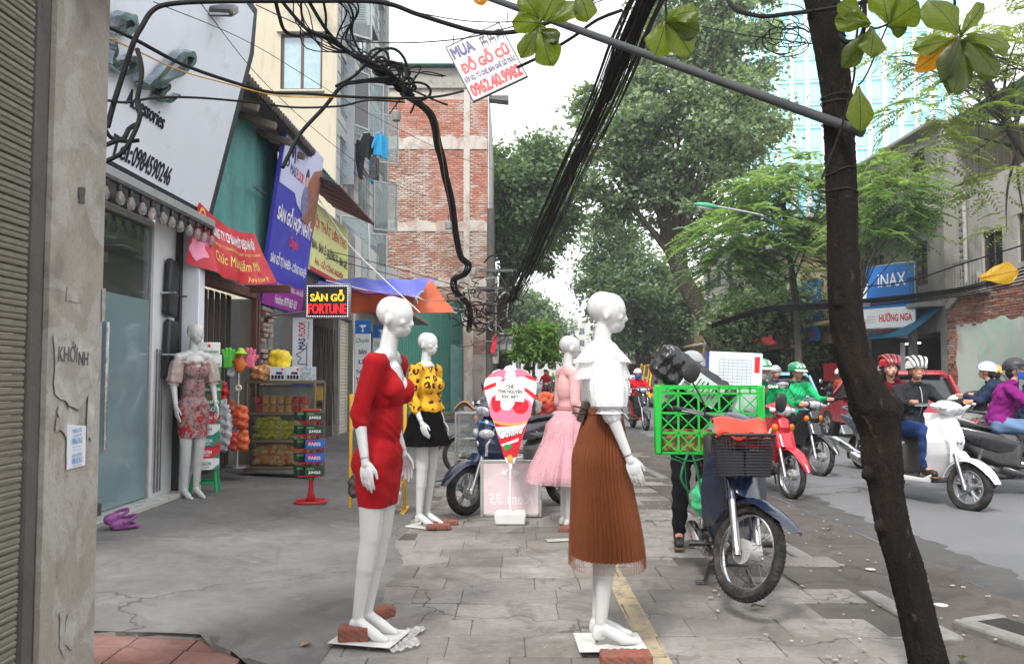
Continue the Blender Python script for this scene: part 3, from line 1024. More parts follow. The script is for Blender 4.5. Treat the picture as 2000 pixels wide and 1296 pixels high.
 # --- brick party wall building (frontal) beyond the hoarding
Yk=30.6
xL,xR=P(748,400,Yk).x,P(952,400,Yk).x
zt=P(880,168,Yk).z
bb=thing('brick_building','tall narrow building with a bare red brick party wall and pale concrete bands','building',((xL+xR)/2,Yk,0),0)
bw_=xR-xL
X_=lambda u:P(u,400,Yk).x-(xL+xR)/2
Z_=lambda v:P(850,v,Yk).z
shell(bb,bw_,zt,14,M_MORTAR2,name='wall')
m=MB();m2=MB()
cols_=[(X_(905),X_(918))]
band=[(Z_(292),Z_(268)),(Z_(452),Z_(432)),(Z_(560),Z_(545))]
kp=lambda x,z:not any(a<z<b for a,b in band)and not(cols_[0][0]<x<cols_[0][1])and not(X_(838)<x<X_(842))
up=lambda x,z:kp(x,z)and(z>band[0][1]or(x>X_(842)and z>band[1][1]))and rng.random()>.015
lo=lambda x,z:kp(x,z)and not(z>band[0][1]or(x>X_(842)and z>band[1][1]))and rng.random()>.05
brick_field(m,-bw_/2,bw_/2,2.2,zt-.5,0,keep=up,seed=3)
brick_field(m2,-bw_/2,bw_/2,2.2,zt-.5,0,keep=lo,seed=4,jut=.03)
part('brickwork',m,M_BRICK,bb,kind='stuff',fix=False,smooth=0)
part('brickwork',m2,M_BRICKL,bb,kind='stuff',fix=False,smooth=0)
M_LIME=stained('limewashed_concrete',(.48,.44,.39),(.24,.21,.185),(.64,.61,.57),streak=.55,scale=2.2,third=((.34,.22,.17),.6))
for a,b in band:
 q=MB();q.sheet(24,2,lambda u,v:(lerp(-bw_/2,bw_/2,u),-.035+.012*sin(u*40)*v,lerp(a,b+.05*sin(u*23)+.04*sin(u*61),v)),.05);part('concrete_band',q,M_LIME,bb)
q=MB();q.box(((cols_[0][0]+cols_[0][1])/2,-.03,zt/2),(cols_[0][1]-cols_[0][0]-.02,.07,zt-.1),.01);part('concrete_column',q,M_LIME,bb)
q=MB();q.box((-.1,.15,zt+.32),(bw_*.86,.3,.74),.02);part('parapet',q,M_CONC,bb)
q=MB();q.box((0,.1,zt-.06),(bw_+.1,.4,.12),.02);part('cornice',q,M_CONC,bb)
q=MB();q.box((-.15,-.02,zt+.74),(bw_*.92,.5,.05),.01);part('roof_edge',q,mat('teal_edge',C(70,130,120),.5),bb)
q=MB();q.box((bw_/2+.03,3,zt/2),(.04,6,zt),.01);part('white_side_strip',q,M_PALE,bb)
q=MB();q.box((bw_/2+.4,.35,Z_(192)),(.75,.5,.06),.01,(0,.12,0));q.box((bw_/2+.4,.5,Z_(184)),(.75,.04,.25),.01);part('side_canopy',q,M_STEEL,bb)
# --- green hoarding and whitewashed pole in front of it
A_,B_=P(772,800,29.6).x,P(903,800,29.6).x
hb=thing('hoarding','tall dark green corrugated steel hoarding in front of the brick building','fence',((A_+B_)/2,29.6,0))
hw=B_-A_
npan=6
zt2=P(840,585,29.6).z
for i in range(npan):
 a=-hw/2+hw*i/npan
 q=MB();q.sheet(34,1,lambda u,v:(a+u*(hw/npan-.006),.02*(abs(((u*6)%1)-.5)*2>.6)+.004*(i%2),lerp(.02,zt2+.03*sin(i*2.2),v)),.004)
 part('corrugated_panel',q,M_TEALD,hb,smooth=20)
q=MB();q.box((hw/2-.2,-.06,1.25),(.42,.03,2.5),.005);part('sheet_patch',q,mat('pale_teal_sheet',C(86,130,124),.5,dirt=(C(170,175,170),.25,3)),hb)
q=MB()
for zz in(.4,1.9,3.3):q.box((0,.06,zz),(hw,.05,.05))
part('rail',q,M_STEEL,hb)
q=MB();q.box((P(915,700,29.2).x,29.2,2.2),(.30,.30,4.5),.02)
solo('concrete_post',q,M_LIME,'whitewashed concrete post at the right end of the green hoarding','post')
# timber and rubble at the foot of the hoarding
M_OLDWOOD=mat('old_timber',(.16,.13,.105),.85,var=.3,scale=4,bump=.3)
for i in range(7):
 q=MB();y0=25.5+.35*i;q.box((-2.35+.1*rng.uniform(-1,1),y0,.1+.05*(i%3)),(2.0+.3*rng.random(),.16,.06),.006,(0,.03*rng.uniform(-1,1),.08*rng.uniform(-1,1)))
 solo('timber_plank',q,M_OLDWOOD,'grey old timber plank in the pile at the foot of the green hoarding','plank',group='planks piled at the hoarding')
 # --- row houses on the left beyond the hoarding (dark side receding)
lx=-1.05
for i,(y0,y1,h,mm,lab)in enumerate(((31.2,37,6.5,M_CONC,'narrow grey shop house with a rolled down steel door beside the whitewashed post'),(37.2,46,9,M_PALE,'pale three storey house behind the rounded dark green tree'),(46.4,60,8,M_OCHRE,'ochre house farther down the left pavement'),(60.5,84,11,M_GREYW,'grey tall house at the far left of the road'),(85,120,9,M_PALE,'pale long house at the far end of the left pavement'))):
 t=thing('row_house',lab,'building',(lx-.012*(y0-30),(y0+y1)/2,0),facing((1,0)))
 w=y1-y0
 holes=[(-w/2+.5,-.3,0,2.7),(.3,w/2-.5,0,2.7)]+[(-w/2+.8+k*2.6,-w/2+2.2+k*2.6,fl+.9,fl+2.4)for fl in(3,6)if fl+2.6<h for k in range(int((w-1)//2.6))]
 shell(t,w,h,8,mm,holes)
 for hh in holes:
  if hh[2]==0:
   q=MB()
   for z in range(17):q.box(((hh[0]+hh[1])/2,.14,.08+z*.155),(hh[1]-hh[0],.02,.14),.01)
   part('shutter_door',q,mat('grey_shutter_slat',(.22,.215,.2),.5,.3),t)
  else:window(t,*hh,M_GREYFR,M_DKGLASS)
 q=MB();q.box((0,-.5,2.95),(w,1.0,.1),.02);part('canopy',q,M_GREYW,t)
 # --- buildings on the right across the road
RX=13.0
def row_house(y0,y1,h,mm,label,floors=(3.4,6.4),win=1.1,gap=2.2,shop=True,blue=False,setback=0.0,fr=M_BROWNFR):
 t=thing('row_house',label,'building',(RX+setback,(y0+y1)/2,0),facing((-1,0)))
 w=y1-y0
 holes=[(-w/2+.35,w/2-.35,.02,2.75)]if shop else[]
 n=max(1,int((w-.4)/gap))
 for fl in floors:
  if fl+2.2<h:
   for k in range(n):
    c=-w/2+w*(k+.5)/n
    holes.append((c-win/2,c+win/2,fl+.7,fl+2.1))
 shell(t,w,h,9,mm,holes)
 for hh in holes:
  if hh[2]<.1:
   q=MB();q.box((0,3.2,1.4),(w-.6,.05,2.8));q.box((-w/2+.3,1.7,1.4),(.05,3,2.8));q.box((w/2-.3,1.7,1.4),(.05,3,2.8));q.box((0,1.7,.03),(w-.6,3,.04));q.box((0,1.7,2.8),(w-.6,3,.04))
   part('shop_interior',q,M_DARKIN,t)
  else:window(t,*hh,fr,M_BLUEWIN if blue else M_DKGLASS,cols=2)
 for fl in floors:
  if fl<h-1:
   q=MB();q.box((0,-.35,fl),(w-.1,.7,.14),.02);part('balcony_slab',q,mm,t)
   railing(t,-w/2+.1,w/2-.1,-.66,fl+.07,.8,M_STEEL,int(w*4))
 q=MB();q.box((0,.3,h+.06),(w+.2,1.4,.12),.02);part('cornice',q,mm,t)
 return t
def board(t,name,x0,x1,z0,z1,y,mats,th=.08,tilt=0.0):
 q=MB();q.box(((x0+x1)/2,y,(z0+z1)/2),(x1-x0,th,z1-z0),.01,(tilt,0,0))
 return part(name,q,mats,t)
# ruin: brick and peeling plaster wall
t=thing('ruined_wall','broken wall of peeling mint plaster under bare brick across the road','wall',(RX,22.0,0),facing((-1,0)))
w=6.3
zb,zb2=P(1925,626,23.2).z,P(1925,560,23.2).z
m=MB();m.box((0,.2,zb2/2),(w,.34,zb2));part('wall',m,M_MORTAR,t,smooth=0)
m=MB();brick_field(m,-w/2,w/2,zb-.1,zb2,.028,keep=lambda x,z:rng.random()>.08 and z<zb2-.35*max(0,-x-2.2)-.1*sin(x*5),seed=8,jut=.03);part('brickwork',m,M_BRICKP,t,kind='stuff',fix=False,smooth=0)
m=MB();brick_field(m,-w/2,-w/2+.5,.1,zb-.12,.028,seed=9,jut=.05);part('brickwork',m,M_BRICK,t,kind='stuff',fix=False,smooth=0)
m=MB();m.sheet(40,24,lambda u,v:(lerp(-w/2+.5+.06*sin(v*17),w/2,u),.0-.012*sin(u*9+v*4),lerp(.05,zb+.05*sin(u*21)+.04*sin(u*50),v)),.03);part('plaster',m,M_MINT,t)
m=MB();m.box((-w/2+.95,-.02,zb2-.03),(1.9,.16,.2),.02,(0,-.42,0));part('broken_cornice',m,M_CONC,t)
# grey stained house behind it
t=thing('grey_house','grey water stained house wall with a railed terrace above the ruined plaster wall','building',(RX+.5,20.8,0),facing((-1,0)))
w=9.6
h=P(1925,335,23).z
GH=[(-3.3,-2.3,h-3.2,h-1.5),(-1.6,-.9,h-2.6,h-1.3),(1.2,2.3,h-3.0,h-1.4)]
shell(t,w,h,9,stained('blotchy_grey_wall',(.36,.345,.32),(.13,.125,.11),(.5,.48,.45),streak=.85,scale=.9),GH)
for hh in GH:window(t,*hh,M_BROWNFR,M_DKGLASS)
m=MB();m.box((-2.8,-.4,h-3.3),(1.5,.8,.12),.02);part('balcony_slab',m,M_CONC,t);railing(t,-3.5,-2.1,-.75,h-3.24,.85,M_GREYFR,9)
M_RUST=mat('rusty_iron',C(110,74,60),.8,var=.3,dirt=(C(60,45,40),.4,6))
railing(t,-w/2,w/2,.1,h,1.0,M_RUST,30)
m=MB();m.box((0,2.0,h+1.0),(w,.06,2.0));part('terrace_screen',m,mat('dull_sheet',(.24,.26,.24),.7,dirt=((.1,.09,.08),.4,2)),t)
m=MB();m.sheet(60,1,lambda u,v:(lerp(-w/2-.3,w/2+.3,u),lerp(-.3,3.5,v),h+2.1+.5*v+.03*sin(u*150)),.02);part('corrugated_roof',m,mat('pale_green_sheet',C(120,165,140),.5),t)
m=MB();m.tube([(-w/2+.75,-.08,.2),(-w/2+.75,-.08,h-.1)],.06);part('drain_pipe',m,mat('grey_pipe',(.36,.36,.35),.5),t)
m=MB()
for i in range(16):
 for j in range(2):m.box((-w/2+.18+.24*j+.1*(i%2),-.02,h-3.4+i*.2),(.2,.06,.18),.03,(0,.3*sin(i*3+j),0))
part('rubble_stone_column',m,M_GREYW,t)
# shop with the blue sign
t=row_house(25.25,31.4,9.0,M_GREYW,'grey old house with balconies above the blue plumbing shop sign',floors=(3.55,6.5),win=1.0,gap=2.0)
INAX=t
yc=(25.25+31.4)/2
loc=lambda u,v,off=0:MATRIX[INAX].inverted()@PX(u,v,RX-off)
m=MB();m.box((-.4,3.0,1.9),(3.0,.04,.9));m.box((.8,2.0,.8),(1.6,.6,.7));part('goods_shelf',m,mat('pale_shop_goods',(.4,.36,.28),.6,var=.4,scale=9),t)
m=MB();m.box((-1.7,1.2,2.55),(1.3,.06,.05));part('tube_light',m,mat('lit_tube',(1,.97,.9),emit=3.0),t)
for x in(-3.0,1.2):
 m=MB();m.box((x,-.12,1.45),(.28,.2,2.9),.02);part('pillar',m,M_CONC,t)
m=MB();m.box((.7,-.22,1.7),(.32,.03,1.6),.01);part('banner',m,M_SIGNWHITE,t)
m=MB();m.box((-2.7,-.25,1.6),(.3,.03,1.5),.01);part('banner',m,M_SIGNWHITE,t)
sg=thing('shop_sign','blue and white plumbing shop sign hung on the grey house across the road','sign',(RX-1.0,26.9,3.3),facing((-.85,-.52)))
k=27/FPX
m=MB();m.box((0,0,.95),(1.95,.12,1.35),.015);part('blue_panel',m,M_SIGNBLUE,sg)
m=MB();m.box((0,0,-.05),(1.95,.118,.64),.015);part('white_panel',m,M_SIGNWHITE,sg)
FR_=lambda x,z,y=-.066:Mx.Translation((x,y,z))@Mx.Rotation(pi/2,4,'X')
write(sg,'INAX',FR_(.2,1.15),.98,.42,M_INKWHITE,bold=.01)
m=MB();m.prism([(-.85,.35),(-.6,.35),(-.58,.45),(-.5,.6),(-.62,.62),(-.66,.48),(-.74,.48),(-.66,1.1),(-.82,1.1)],.012,Mx.Translation((0,-.064,0))@Mx.Rotation(pi/2,4,'X'));part('logo',m,M_INKWHITE,sg)
write(sg,'HƯỜNG NGA',FR_(.3,-.02),1.15,.32,M_INKRED,bold=.03)
write(sg,'45',FR_(-.82,-.15),.13,.15,M_INKRED,bold=.02)
for i in range(3):write(sg,'BỒN TẮM - SEN VÒI',FR_(-.56,.02-.09*i),.3,.05,M_INKDARK)
m=MB();m.box((0,0,1.64),(2.0,.14,.04),.01);m.box((.99,0,.6),(.03,.14,2.1),.01);m.box((0,0,-.385),(2.0,.14,.03),.01);part('frame',m,M_ALU,sg)
M_AWN=mat('teal_blue_canvas',C(20,96,128),.7,var=.12,dirt=(C(12,60,80),.3,3))
aw=thing('shop_awning','sloping teal blue canvas awning below the blue plumbing sign','awning',(RX,27.0,3.3),facing((-1,0)))
m=MB();m.sheet(12,6,lambda u,v:(lerp(-1.5,1.7,u),-.05-1.15*v,.25-.95*v-.06*sin(v*pi)),.012);part('canvas',m,M_AWN,aw)
m=MB();m.tube([(-1.52,-.02,.3),(-1.56,-.75,.1),(-1.56,-1.3,-.4),(-1.56,-1.3,-3.2)],.03);part('awning_pole',m,M_ALU,aw)
sl=atan2(.95,1.15)
o_=Mx.Translation((-.5,-1.0,-.58))@Mx.Rotation(pi/2-(pi/2-sl)*1.0,4,'X')
write(aw,'HƯỜNG NGA',Mx.Translation((-.5,-.9,-.43))@Mx.Rotation(sl,4,'X'),1.3,.26,M_INKRED,bold=.03)
t=row_house(31.6,38.2,8.0,M_OCHRE,'ochre house with blue shop boards behind the slim drooping tree',floors=(3.5,),win=1.2)
for(a,b,c,d,mm)in((-1.9,.9,3.6,5.3,M_SIGNBLUE),(-2.1,.7,1.95+.9,3.45,M_SIGNBLUE),(1.2,2.6,1.2,1.9,M_INKRED)):
 board(t,'signboard',a,b,c,d,-.55,mm)
write(t,'BÌNH NÓNG LẠNH',FR_(-.5,4.9,-.605),2.3,.3,M_INKWHITE,bold=.02);write(t,'ĐÔNG',FR_(-.3,3.15,-.605),1.2,.34,M_INKRED,bold=.03);write(t,'ĐIỆN NƯỚC',FR_(-.5,4.2,-.605),2.0,.3,M_INKWHITE,bold=.02)
t=row_house(38.4,46,7.5,M_PINKW,'pinkish house with a red and yellow shop board behind the trees',floors=(3.5,))
board(t,'signboard',-2.5,2.5,2.9,5.2,-.6,print_mat('sign_red',C(190,40,40)));board(t,'signboard',-2.4,2.4,3.6,4.2,-.66,print_mat('sign_yellow',C(225,190,40)))
row_house(46.2,57,9.0,M_PALE,'pale house with balconies half hidden by the tallest tree',floors=(3.5,6.3))
row_house(57.3,74,7.0,M_OCHRE,'low ochre house beyond the tallest tree',floors=(3.5,))
row_house(74.4,96,10.0,M_PALE,'wide pale house far down the right side of the road',floors=(3.5,6.5))
row_house(97,135,9.0,M_PINKW,'long pinkish house at the far right end of the road',floors=(3.5,))
m=MB();m.sheet(3,40,lambda a,b:(lerp(11.2,13.2,a),lerp(4,150,b),.03+.02*a),.12);struct('far_pavement',m,M_KERB)
# pale buildings closing the far end
for x,y,w,h,mm,lab in((2,190,14,12,M_PALE,'hazy pale block closing the end of the road on the left'),(15,215,12,16,M_PALE,'hazy pale block closing the end of the road on the right'),(26,180,12,11,M_BEIGE,'hazy beige block beyond the right hand houses')):
 t=thing('far_building',lab,'building',(x,y,0))
 hl=[(-w/2+1+2.4*i,-w/2+2.3+2.4*i,3+3*j,4.7+3*j)for i in range(int((w-1)/2.4))for j in range(int((h-2)/3))]
 shell(t,w,h,12,mm,hl)
 for hh in hl[:30]:window(t,*hh,M_GREYFR,M_DKGLASS,fw=.12)
 # --- glass tower
TY=125
tw=thing('glass_tower','tall pale blue glass office tower with white vertical fins','tower',(P(1672,500,TY).x,TY,0),R(-8))
ww,hh=31.0,78.0
M_CYAN=mat('pale_cyan_glass',C(164,226,238),.22,var=.10,scale=.3,spec=.6)
M_CYAND=mat('cyan_spandrel',C(142,216,230),.3,var=.06,scale=.3)
m=MB();m.box((0,12,hh/2),(ww-.1,24,hh));part('wall',m,M_CYAND,tw)
nb=14
for i in range(nb):
 x0=-ww/2+ww*i/nb
 q=MB()
 for j in range(22):q.box((x0+ww/nb/2,-.06,2+j*3.5),(ww/nb-.9,.14,2.5),.02)
 part('window',q,M_CYAN,tw)
for i in range(nb+1):
 q=MB();q.box((-ww/2+ww*i/nb,-.3,hh/2),(.62,.8,hh),.05);part('fin',q,M_WHITE,tw)
q=MB()
for j in range(22):q.box((0,-.10,.4+j*3.5),(ww,.2,.25))
part('mullion',q,mat('pale_mullion',C(190,232,238),.4),tw)
# street lamp
lp=thing('street_lamp','green topped street lamp head on a thin arm in front of the tallest tree','street lamp',G(1655,800))
b0=V(lp.location)
m=MB();a,b=P(1478,418,27)-b0,P(1395,402,27)-b0
pp=P(1655,470,27)-b0
m.tube([(0,0,0),(0,0,5.0),(0,0,pp.z+.5)],[.09,.07,.055],8);part('pole',m,M_ALU,lp)
m=MB();m.tube(spline([(0,0,pp.z+.4),tuple(V((a.x+.5,a.y,a.z-.25))),tuple(a),tuple(b)],4),.035,6);part('arm',m,M_ALU,lp)
m=MB();m.ell(tuple(b-V((.25,0,0))),(.42,.14,.1),(0,.15,0));part('lamp_head',m,mat('green_lamp_cap',C(60,150,110),.4),lp)
m=MB();m.ell(tuple(b-V((.3,0,.06))),(.3,.1,.07),(0,.15,0));part('lens',m,mat('lamp_lens',(.6,.58,.5),.2),lp)
# -------- near left: roller shutter and concrete pillar
PXL=-1.6
M_SHUT=mat('shutter_slat',C(136,132,118),.45,.25,var=.10,scale=3,dirt=(C(84,82,74),.35,2.2))
M_PILLAR=stained('stained_pillar',(.285,.262,.222),(.155,.14,.115),(.37,.345,.30),streak=.45,scale=4.5,third=((.47,.46,.44),.35))
M_DKCONC=stained('dark_concrete',(.085,.08,.07),(.045,.042,.036),(.13,.125,.11),streak=.4,scale=4)
rs=thing('roller_shutter','dull grey closed roller shutter at the near left, ridged sideways','shutter',(PXL-.035,1.82,0),facing((1,0)))
sl=MB()
prof=[(0,-.0215),(-.008,-.017),(-.010,-.008),(-.004,-.002),(-.010,.004),(-.010,.015),(-.003,.0205),(.008,.0205),(.008,-.0215)]
sl.loft([[(x,p[0],p[1])for p in prof]for x in(-1.05,1.0)])
slm=mesh_of(sl,'slat');slm.materials.append(M_SHUT)
for i in range(74):
 piece('slat',slm,rs,Mx.Translation((0,rng.uniform(-.0015,.0015),.03+i*.0445)))
m=MB()
m.box((1.045,.012,1.6),(.07,.06,3.2),.006)
part('guide_rail',m,M_DKCONC,rs)
pl=thing('concrete_pillar','stained concrete pillar covered in torn paper bills at the near left','pillar',(PXL-.2,3.10,0),facing((1,0)))
# local: x = +Y world, -y = towards the street
m=MB();m.sheet(8,60,lambda u,v:(lerp(-.19,.19,u),-.19+.002*sin(v*40)*sin(u*3),-.1+3.9*v),.02)
m.box((0,.1,1.85),(.378,.56,3.9),.012)
part('column',m,M_PILLAR,pl)
m=MB();m.box((.02,-.33,3.02),(.36,.32,.22),.015);part('corbel',m,M_PILLAR,pl)
M_PAPER=mat('torn_paper',(.48,.465,.43),.85,var=.12,scale=6,dirt=((.27,.25,.22),.52,11))
PL=lambda u,v:MATRIX[pl].inverted()@PX(u,v,PXL-.002)
def scrap(pts,jag,seed,off=.004,m_=M_PAPER,name='torn_bill'):
 q=random.Random(seed)
 out=[]
 pp=[PL(*p)for p in pts]
 for a,b in zip(pp,pp[1:]+pp[:1]):
  for k in range(5):
   p=a.lerp(b,k/5)
   out.append((p.x+q.uniform(-jag,jag)*(k>0),p.z+q.uniform(-jag,jag)*(k>0)))
 mm=MB();mm.prism(out,.0016,Mx.Translation((0,-.2005-off,0))@Mx.Rotation(pi/2,4,'X'))
 return part(name,mm,m_,pl)
scrap([(100,655),(190,664),(186,745),(150,800),(104,770)],.008,1)
scrap([(170,690),(184,700),(176,860),(165,850)],.010,2,.0045)
scrap([(112,790),(150,805),(140,850),(104,842)],.012,3,.0045)
scrap([(128,560),(160,563),(158,590),(126,588)],.004,21,.003,M_PILLAR)
scrap([(112,1195),(125,1195),(120,1285),(112,1260)],.006,4)
scrap([(128,1200),(146,1200),(138,1268),(120,1255)],.008,5,.0045)
scrap([(150,365),(163,368),(161,398),(151,395)],.004,6,.004,mat('dark_scrap',(.07,.065,.06),.8))
scrap([(196,562),(203,563),(201,625),(195,628)],.003,7)
for s_,(u,v),w,h,c in(('KHỞI',(128,686),.13,.075,(.10,.10,.10)),('NH',(158,700),.07,.05,(.06,.06,.08))):
 p=PL(u,v);write(pl,s_,Mx.Translation((p.x,-.2085,p.z))@Mx.Rotation(pi/2,4,'X'),w,h,mat('faded_ink_%s'%s_[:2].lower(),c,.8,var=.4,scale=40),bold=.01)
M_BILL=mat('white_bill',(.62,.64,.66),.8,var=.05)
M_INKBLUE=print_mat('pale_blue_ink',C(70,140,200))
scrap([(126,828),(163,831),(161,908),(125,917)],.001,8,.006,M_BILL,'pasted_bill')
for s_,v,w,h in(('THÔNG TẮC',838,.068,.022),('• ĐƯỜNG BỂ PHỐT •',849,.07,.010),('0988 62 30 62',860,.072,.022),('NẠO VÉT HỐ GA',871,.06,.008),('BỒN CẦU CHẬU RỬA',877,.06,.007),('XE HÚT BỂ PHỐT',886,.074,.018),('0988 62 30 62',898,.074,.021),('PHỤC VỤ 24/24',908,.06,.007)):
 p=PL(144.5,v);write(pl,s_,Mx.Translation((p.x,-.2105,p.z))@Mx.Rotation(pi/2,4,'X')@Mx.Rotation(.03,4,'Z'),w,h,M_INKBLUE,bold=.015)
 # -------- first shop: white room behind glass, tilted white sign
FX=-3.55
GZ=.15
M_WALLW=mat('white_shop_wall',(.62,.63,.63),.6,var=.05,scale=2,dirt=((.42,.42,.4),.2,3))
M_TEALF=mat('frosted_blue_film',C(112,136,140),.10,var=.07,scale=1.5,spec=.8)
M_STEP=mat('pale_marble',(.46,.46,.43),.3,var=.05,scale=3,dirt=((.3,.3,.28),.12,5))
sh=thing('clothes_shop','white fronted clothes shop with a glass door behind the white tilted sign','shop',(FX,7.2,GZ),facing((1,0)))
L=lambda Y:Y-7.2
m=MB()
m.box((L(7.0),3.0,1.5),(4.1,.1,3.0));m.box((L(4.95),1.5,1.5),(.1,3.0,3.0));m.box((L(9.02),1.5,2.4),(.14,3.0,5.4))
part('wall',m,M_WALLW,sh)
m=MB();m.box((L(7.0),1.5,2.93),(4.0,2.9,.08));part('ceiling',m,M_WALLW,sh)
m=MB();m.box((L(7.0),1.5,.0),(4.0,2.9,.1));part('shop_floor',m,M_STEP,sh)
m=MB();m.box((L(6.9),-.09,.015),(3.7,.26,.09),.01);part('step',m,M_STEP,sh)
m=MB();m.box((L(8.55),.0,1.45),(.62,.08,2.9),.004);part('white_panel',m,M_WALLW,sh)
m=MB();m.box((L(8.93),-.12,1.42),(.16,.28,2.95),.006);part('end_post',m,mat('white_end_post',C(222,226,232),.5,var=.04),sh)
m=MB();m.box((L(8.79),-.05,1.42),(.05,.1,2.9),.006);part('gap_shade_strip',m,M_BLACK,sh)  # black strip stands in for the shade in the gap beside the post
for y0,y1,kind in((5.0,6.1,0),(6.1,7.15,0),(7.15,8.22,1)):
 f=MB()
 f.box((L((y0+y1)/2),0,1.36),(y1-y0-.03,.012,2.64),.002)
 pn=part('glass_pane',f,glass_mat('shop_glass',(.82,.9,.9),.10),sh)
 f=MB();f.box((L((y0+y1)/2)+.03,-.012,1.02),(y1-y0-.10,.006,1.9),.002)
 part('frosted_film',f,M_TEALF,pn)
f=MB()
for y in(7.13,8.24):f.box((L(y),0,1.38),(.045,.06,2.7),.006)
f.box((L(7.0),0,2.72),(4.0,.07,.06),.006)
part('door_frame',f,M_GREYFR,sh)
f=MB();f.box((L(7.16),-.05,.1),(.14,.05,.12),.01);f.box((L(7.16),-.05,2.25),(.14,.05,.1),.01);part('door_patch',f,M_STEEL,sh)
f=MB();f.tube([(L(7.2),-.03,2.35),(L(7.2),-.22,2.35),(L(7.9),-.05,2.4)],.014);part('door_closer',f,M_STEEL,sh)
f=MB();f.tube([(L(7.3),-.05,.6),(L(7.3),-.05,1.7)],.016);part('handle',f,M_CHROME,sh)
for v0,v1,lab in((495,612,None),(620,740,None)):
 c0,c1=PX(302,v0,FX+.1),PX(302,v1,FX+.1)
 c0,c1=MATRIX[sh].inverted()@c0,MATRIX[sh].inverted()@c1
 f=MB();f.box((L(8.55),-.09,(c0.z+c1.z)/2),(.24,.07,abs(c1.z-c0.z)),.02,(0,.10,0));b=part('black_case',f,M_BLACK,sh)
 f=MB();f.tube([(L(8.4),-.05,c0.z-.35),(L(8.4),-.2,c0.z-.35)],.012);f.tube([(L(8.68),-.05,c0.z-.36),(L(8.68),-.2,c0.z-.36)],.012);part('bracket',f,M_CHROME,b)
for x,y,in((6.2,1.1),(7.6,1.3),(7.4,2.2)):
 f=MB();f.lathe([(.085,0),(.1,.0),(.1,.03),(.07,.03)],16,Mx.Translation((L(x),y,2.86)));part('downlight',f,mat('lit_downlight',(1,.96,.88),emit=4.0),sh)
f=MB()
for k in range(3):f.tube([(L(8.3+.07*k),-.06,.1),(L(8.3+.07*k),-.06,1.5)],.008)
part('hanging_rod',f,M_STEEL,sh)
# awning box and the light string under the sign
f=MB();f.box((L(7.2),-.2,2.86),(3.7,.3,.1),.01);part('soffit',f,M_GREYFR,sh)
ls=thing('light_string','row of clear bulbs hanging under the white tilted sign','lights',(FX+.33,7.2,GZ+2.80),facing((1,0)))
f=MB();f.box((0,0,.02),(3.6,.05,.04),.006);part('rail',f,M_STEEL,ls)
bm_=MB();bm_.lathe([(.001,-.175),(.028,-.168),(.040,-.14),(.040,-.11),(.026,-.08),(.018,-.06)],12);bulbm=mesh_of(bm_,'bulb');bulbm.materials.append(glass_mat('bulb_glass',(.95,.9,.8),.3))
sm_=MB();sm_.lathe([(.017,-.065),(.02,-.06),(.02,-.01),(.014,.0)],10);sokm=mesh_of(sm_,'socket');sokm.materials.append(M_BLACK)
fm_=MB();fm_.tube([(-.01,0,-.07),(-.012,0,-.13),(0,0,-.12),(.012,0,-.13),(.01,0,-.07)],.002,4);film=mesh_of(fm_,'filament');film.materials.append(mat('warm_filament',(.6,.3,.08),.4))
for k in range(14):
 T_=Mx.Translation((L(6.2+.215*k),0,0))@Mx.Rotation(rng.uniform(-.12,.12),4,'X')
 b=piece('bulb',bulbm,ls,T_)
 s_=piece('socket',sokm,b,Mx());piece('filament',film,b,Mx())
# the sign board, leaning out over the pavement
M_SIGNW=mat('white_sign_sheet',C(230,235,243),.35,var=.03,scale=1.2,dirt=(C(168,172,178),.2,2.5))
M_CHROMEL=mat('brushed_chrome_letter',(.30,.36,.40),.18,.9,var=.5,scale=9)
sg=thing('shop_sign','big white leaning shop sign reading Accessories with a phone number','sign',(FX+.06,9.22,3.02),facing((1,0)))
# local: x = +Y, right edge at 0 ; z up ; tilt outwards by TI
TI=math.atan2(.52,2.2)
ST=Mx.Rotation(TI,4,'X')
f=MB(ST)
f.prism([(-4.3,0),(0,0),(0,2.02),(-.22,2.45),(-4.3,2.45)],.16,frame((0,.1,0),(1,0,0),(0,-1,0))if 0 else Mx.Rotation(pi/2,4,'X'),c=.004)
part('black_box',f,mat('black_sign_edge',(.03,.035,.04),.35),sg)
f=MB(ST);f.prism([(-4.2,.17),(-.15,.17),(-.15,1.98),(-.31,2.36),(-4.2,2.36)],.008,Mx.Translation((0,-.161,0))@Mx.Rotation(pi/2,4,'X'));part('face',f,M_SIGNW,sg)
ledm=MB();ledm.box((0,0,0),(.05,.012,.012),.003);ledm=mesh_of(ledm,'led_stick');ledm.materials.append(mat('white_led_stick',(.75,.76,.74),.4))
for k in range(40):piece('led_stick',ledm,sg,ST@Mx.Translation((-.05-.09*k,-.13,-.008)))
for k in range(20):piece('led_stick',ledm,sg,ST@Mx.Translation((.008,-.12,.06+.095*k))@Mx.Rotation(pi/2,4,'Y'))
SF=lambda x,z,o=-.171:ST@Mx.Translation((x,o,z))@Mx.Rotation(pi/2,4,'X')
write(sg,'Tel:',SF(-2.26,.30),.36,.17,M_INKDARK,bold=.016,extr=.003)
write(sg,'0984590246',SF(-1.66,.30),.80,.175,M_INKDARK,bold=.010,extr=.003)
write(sg,'Accessories',SF(-2.03,.72),.74,.14,M_INKDARK,bold=.010,extr=.004)
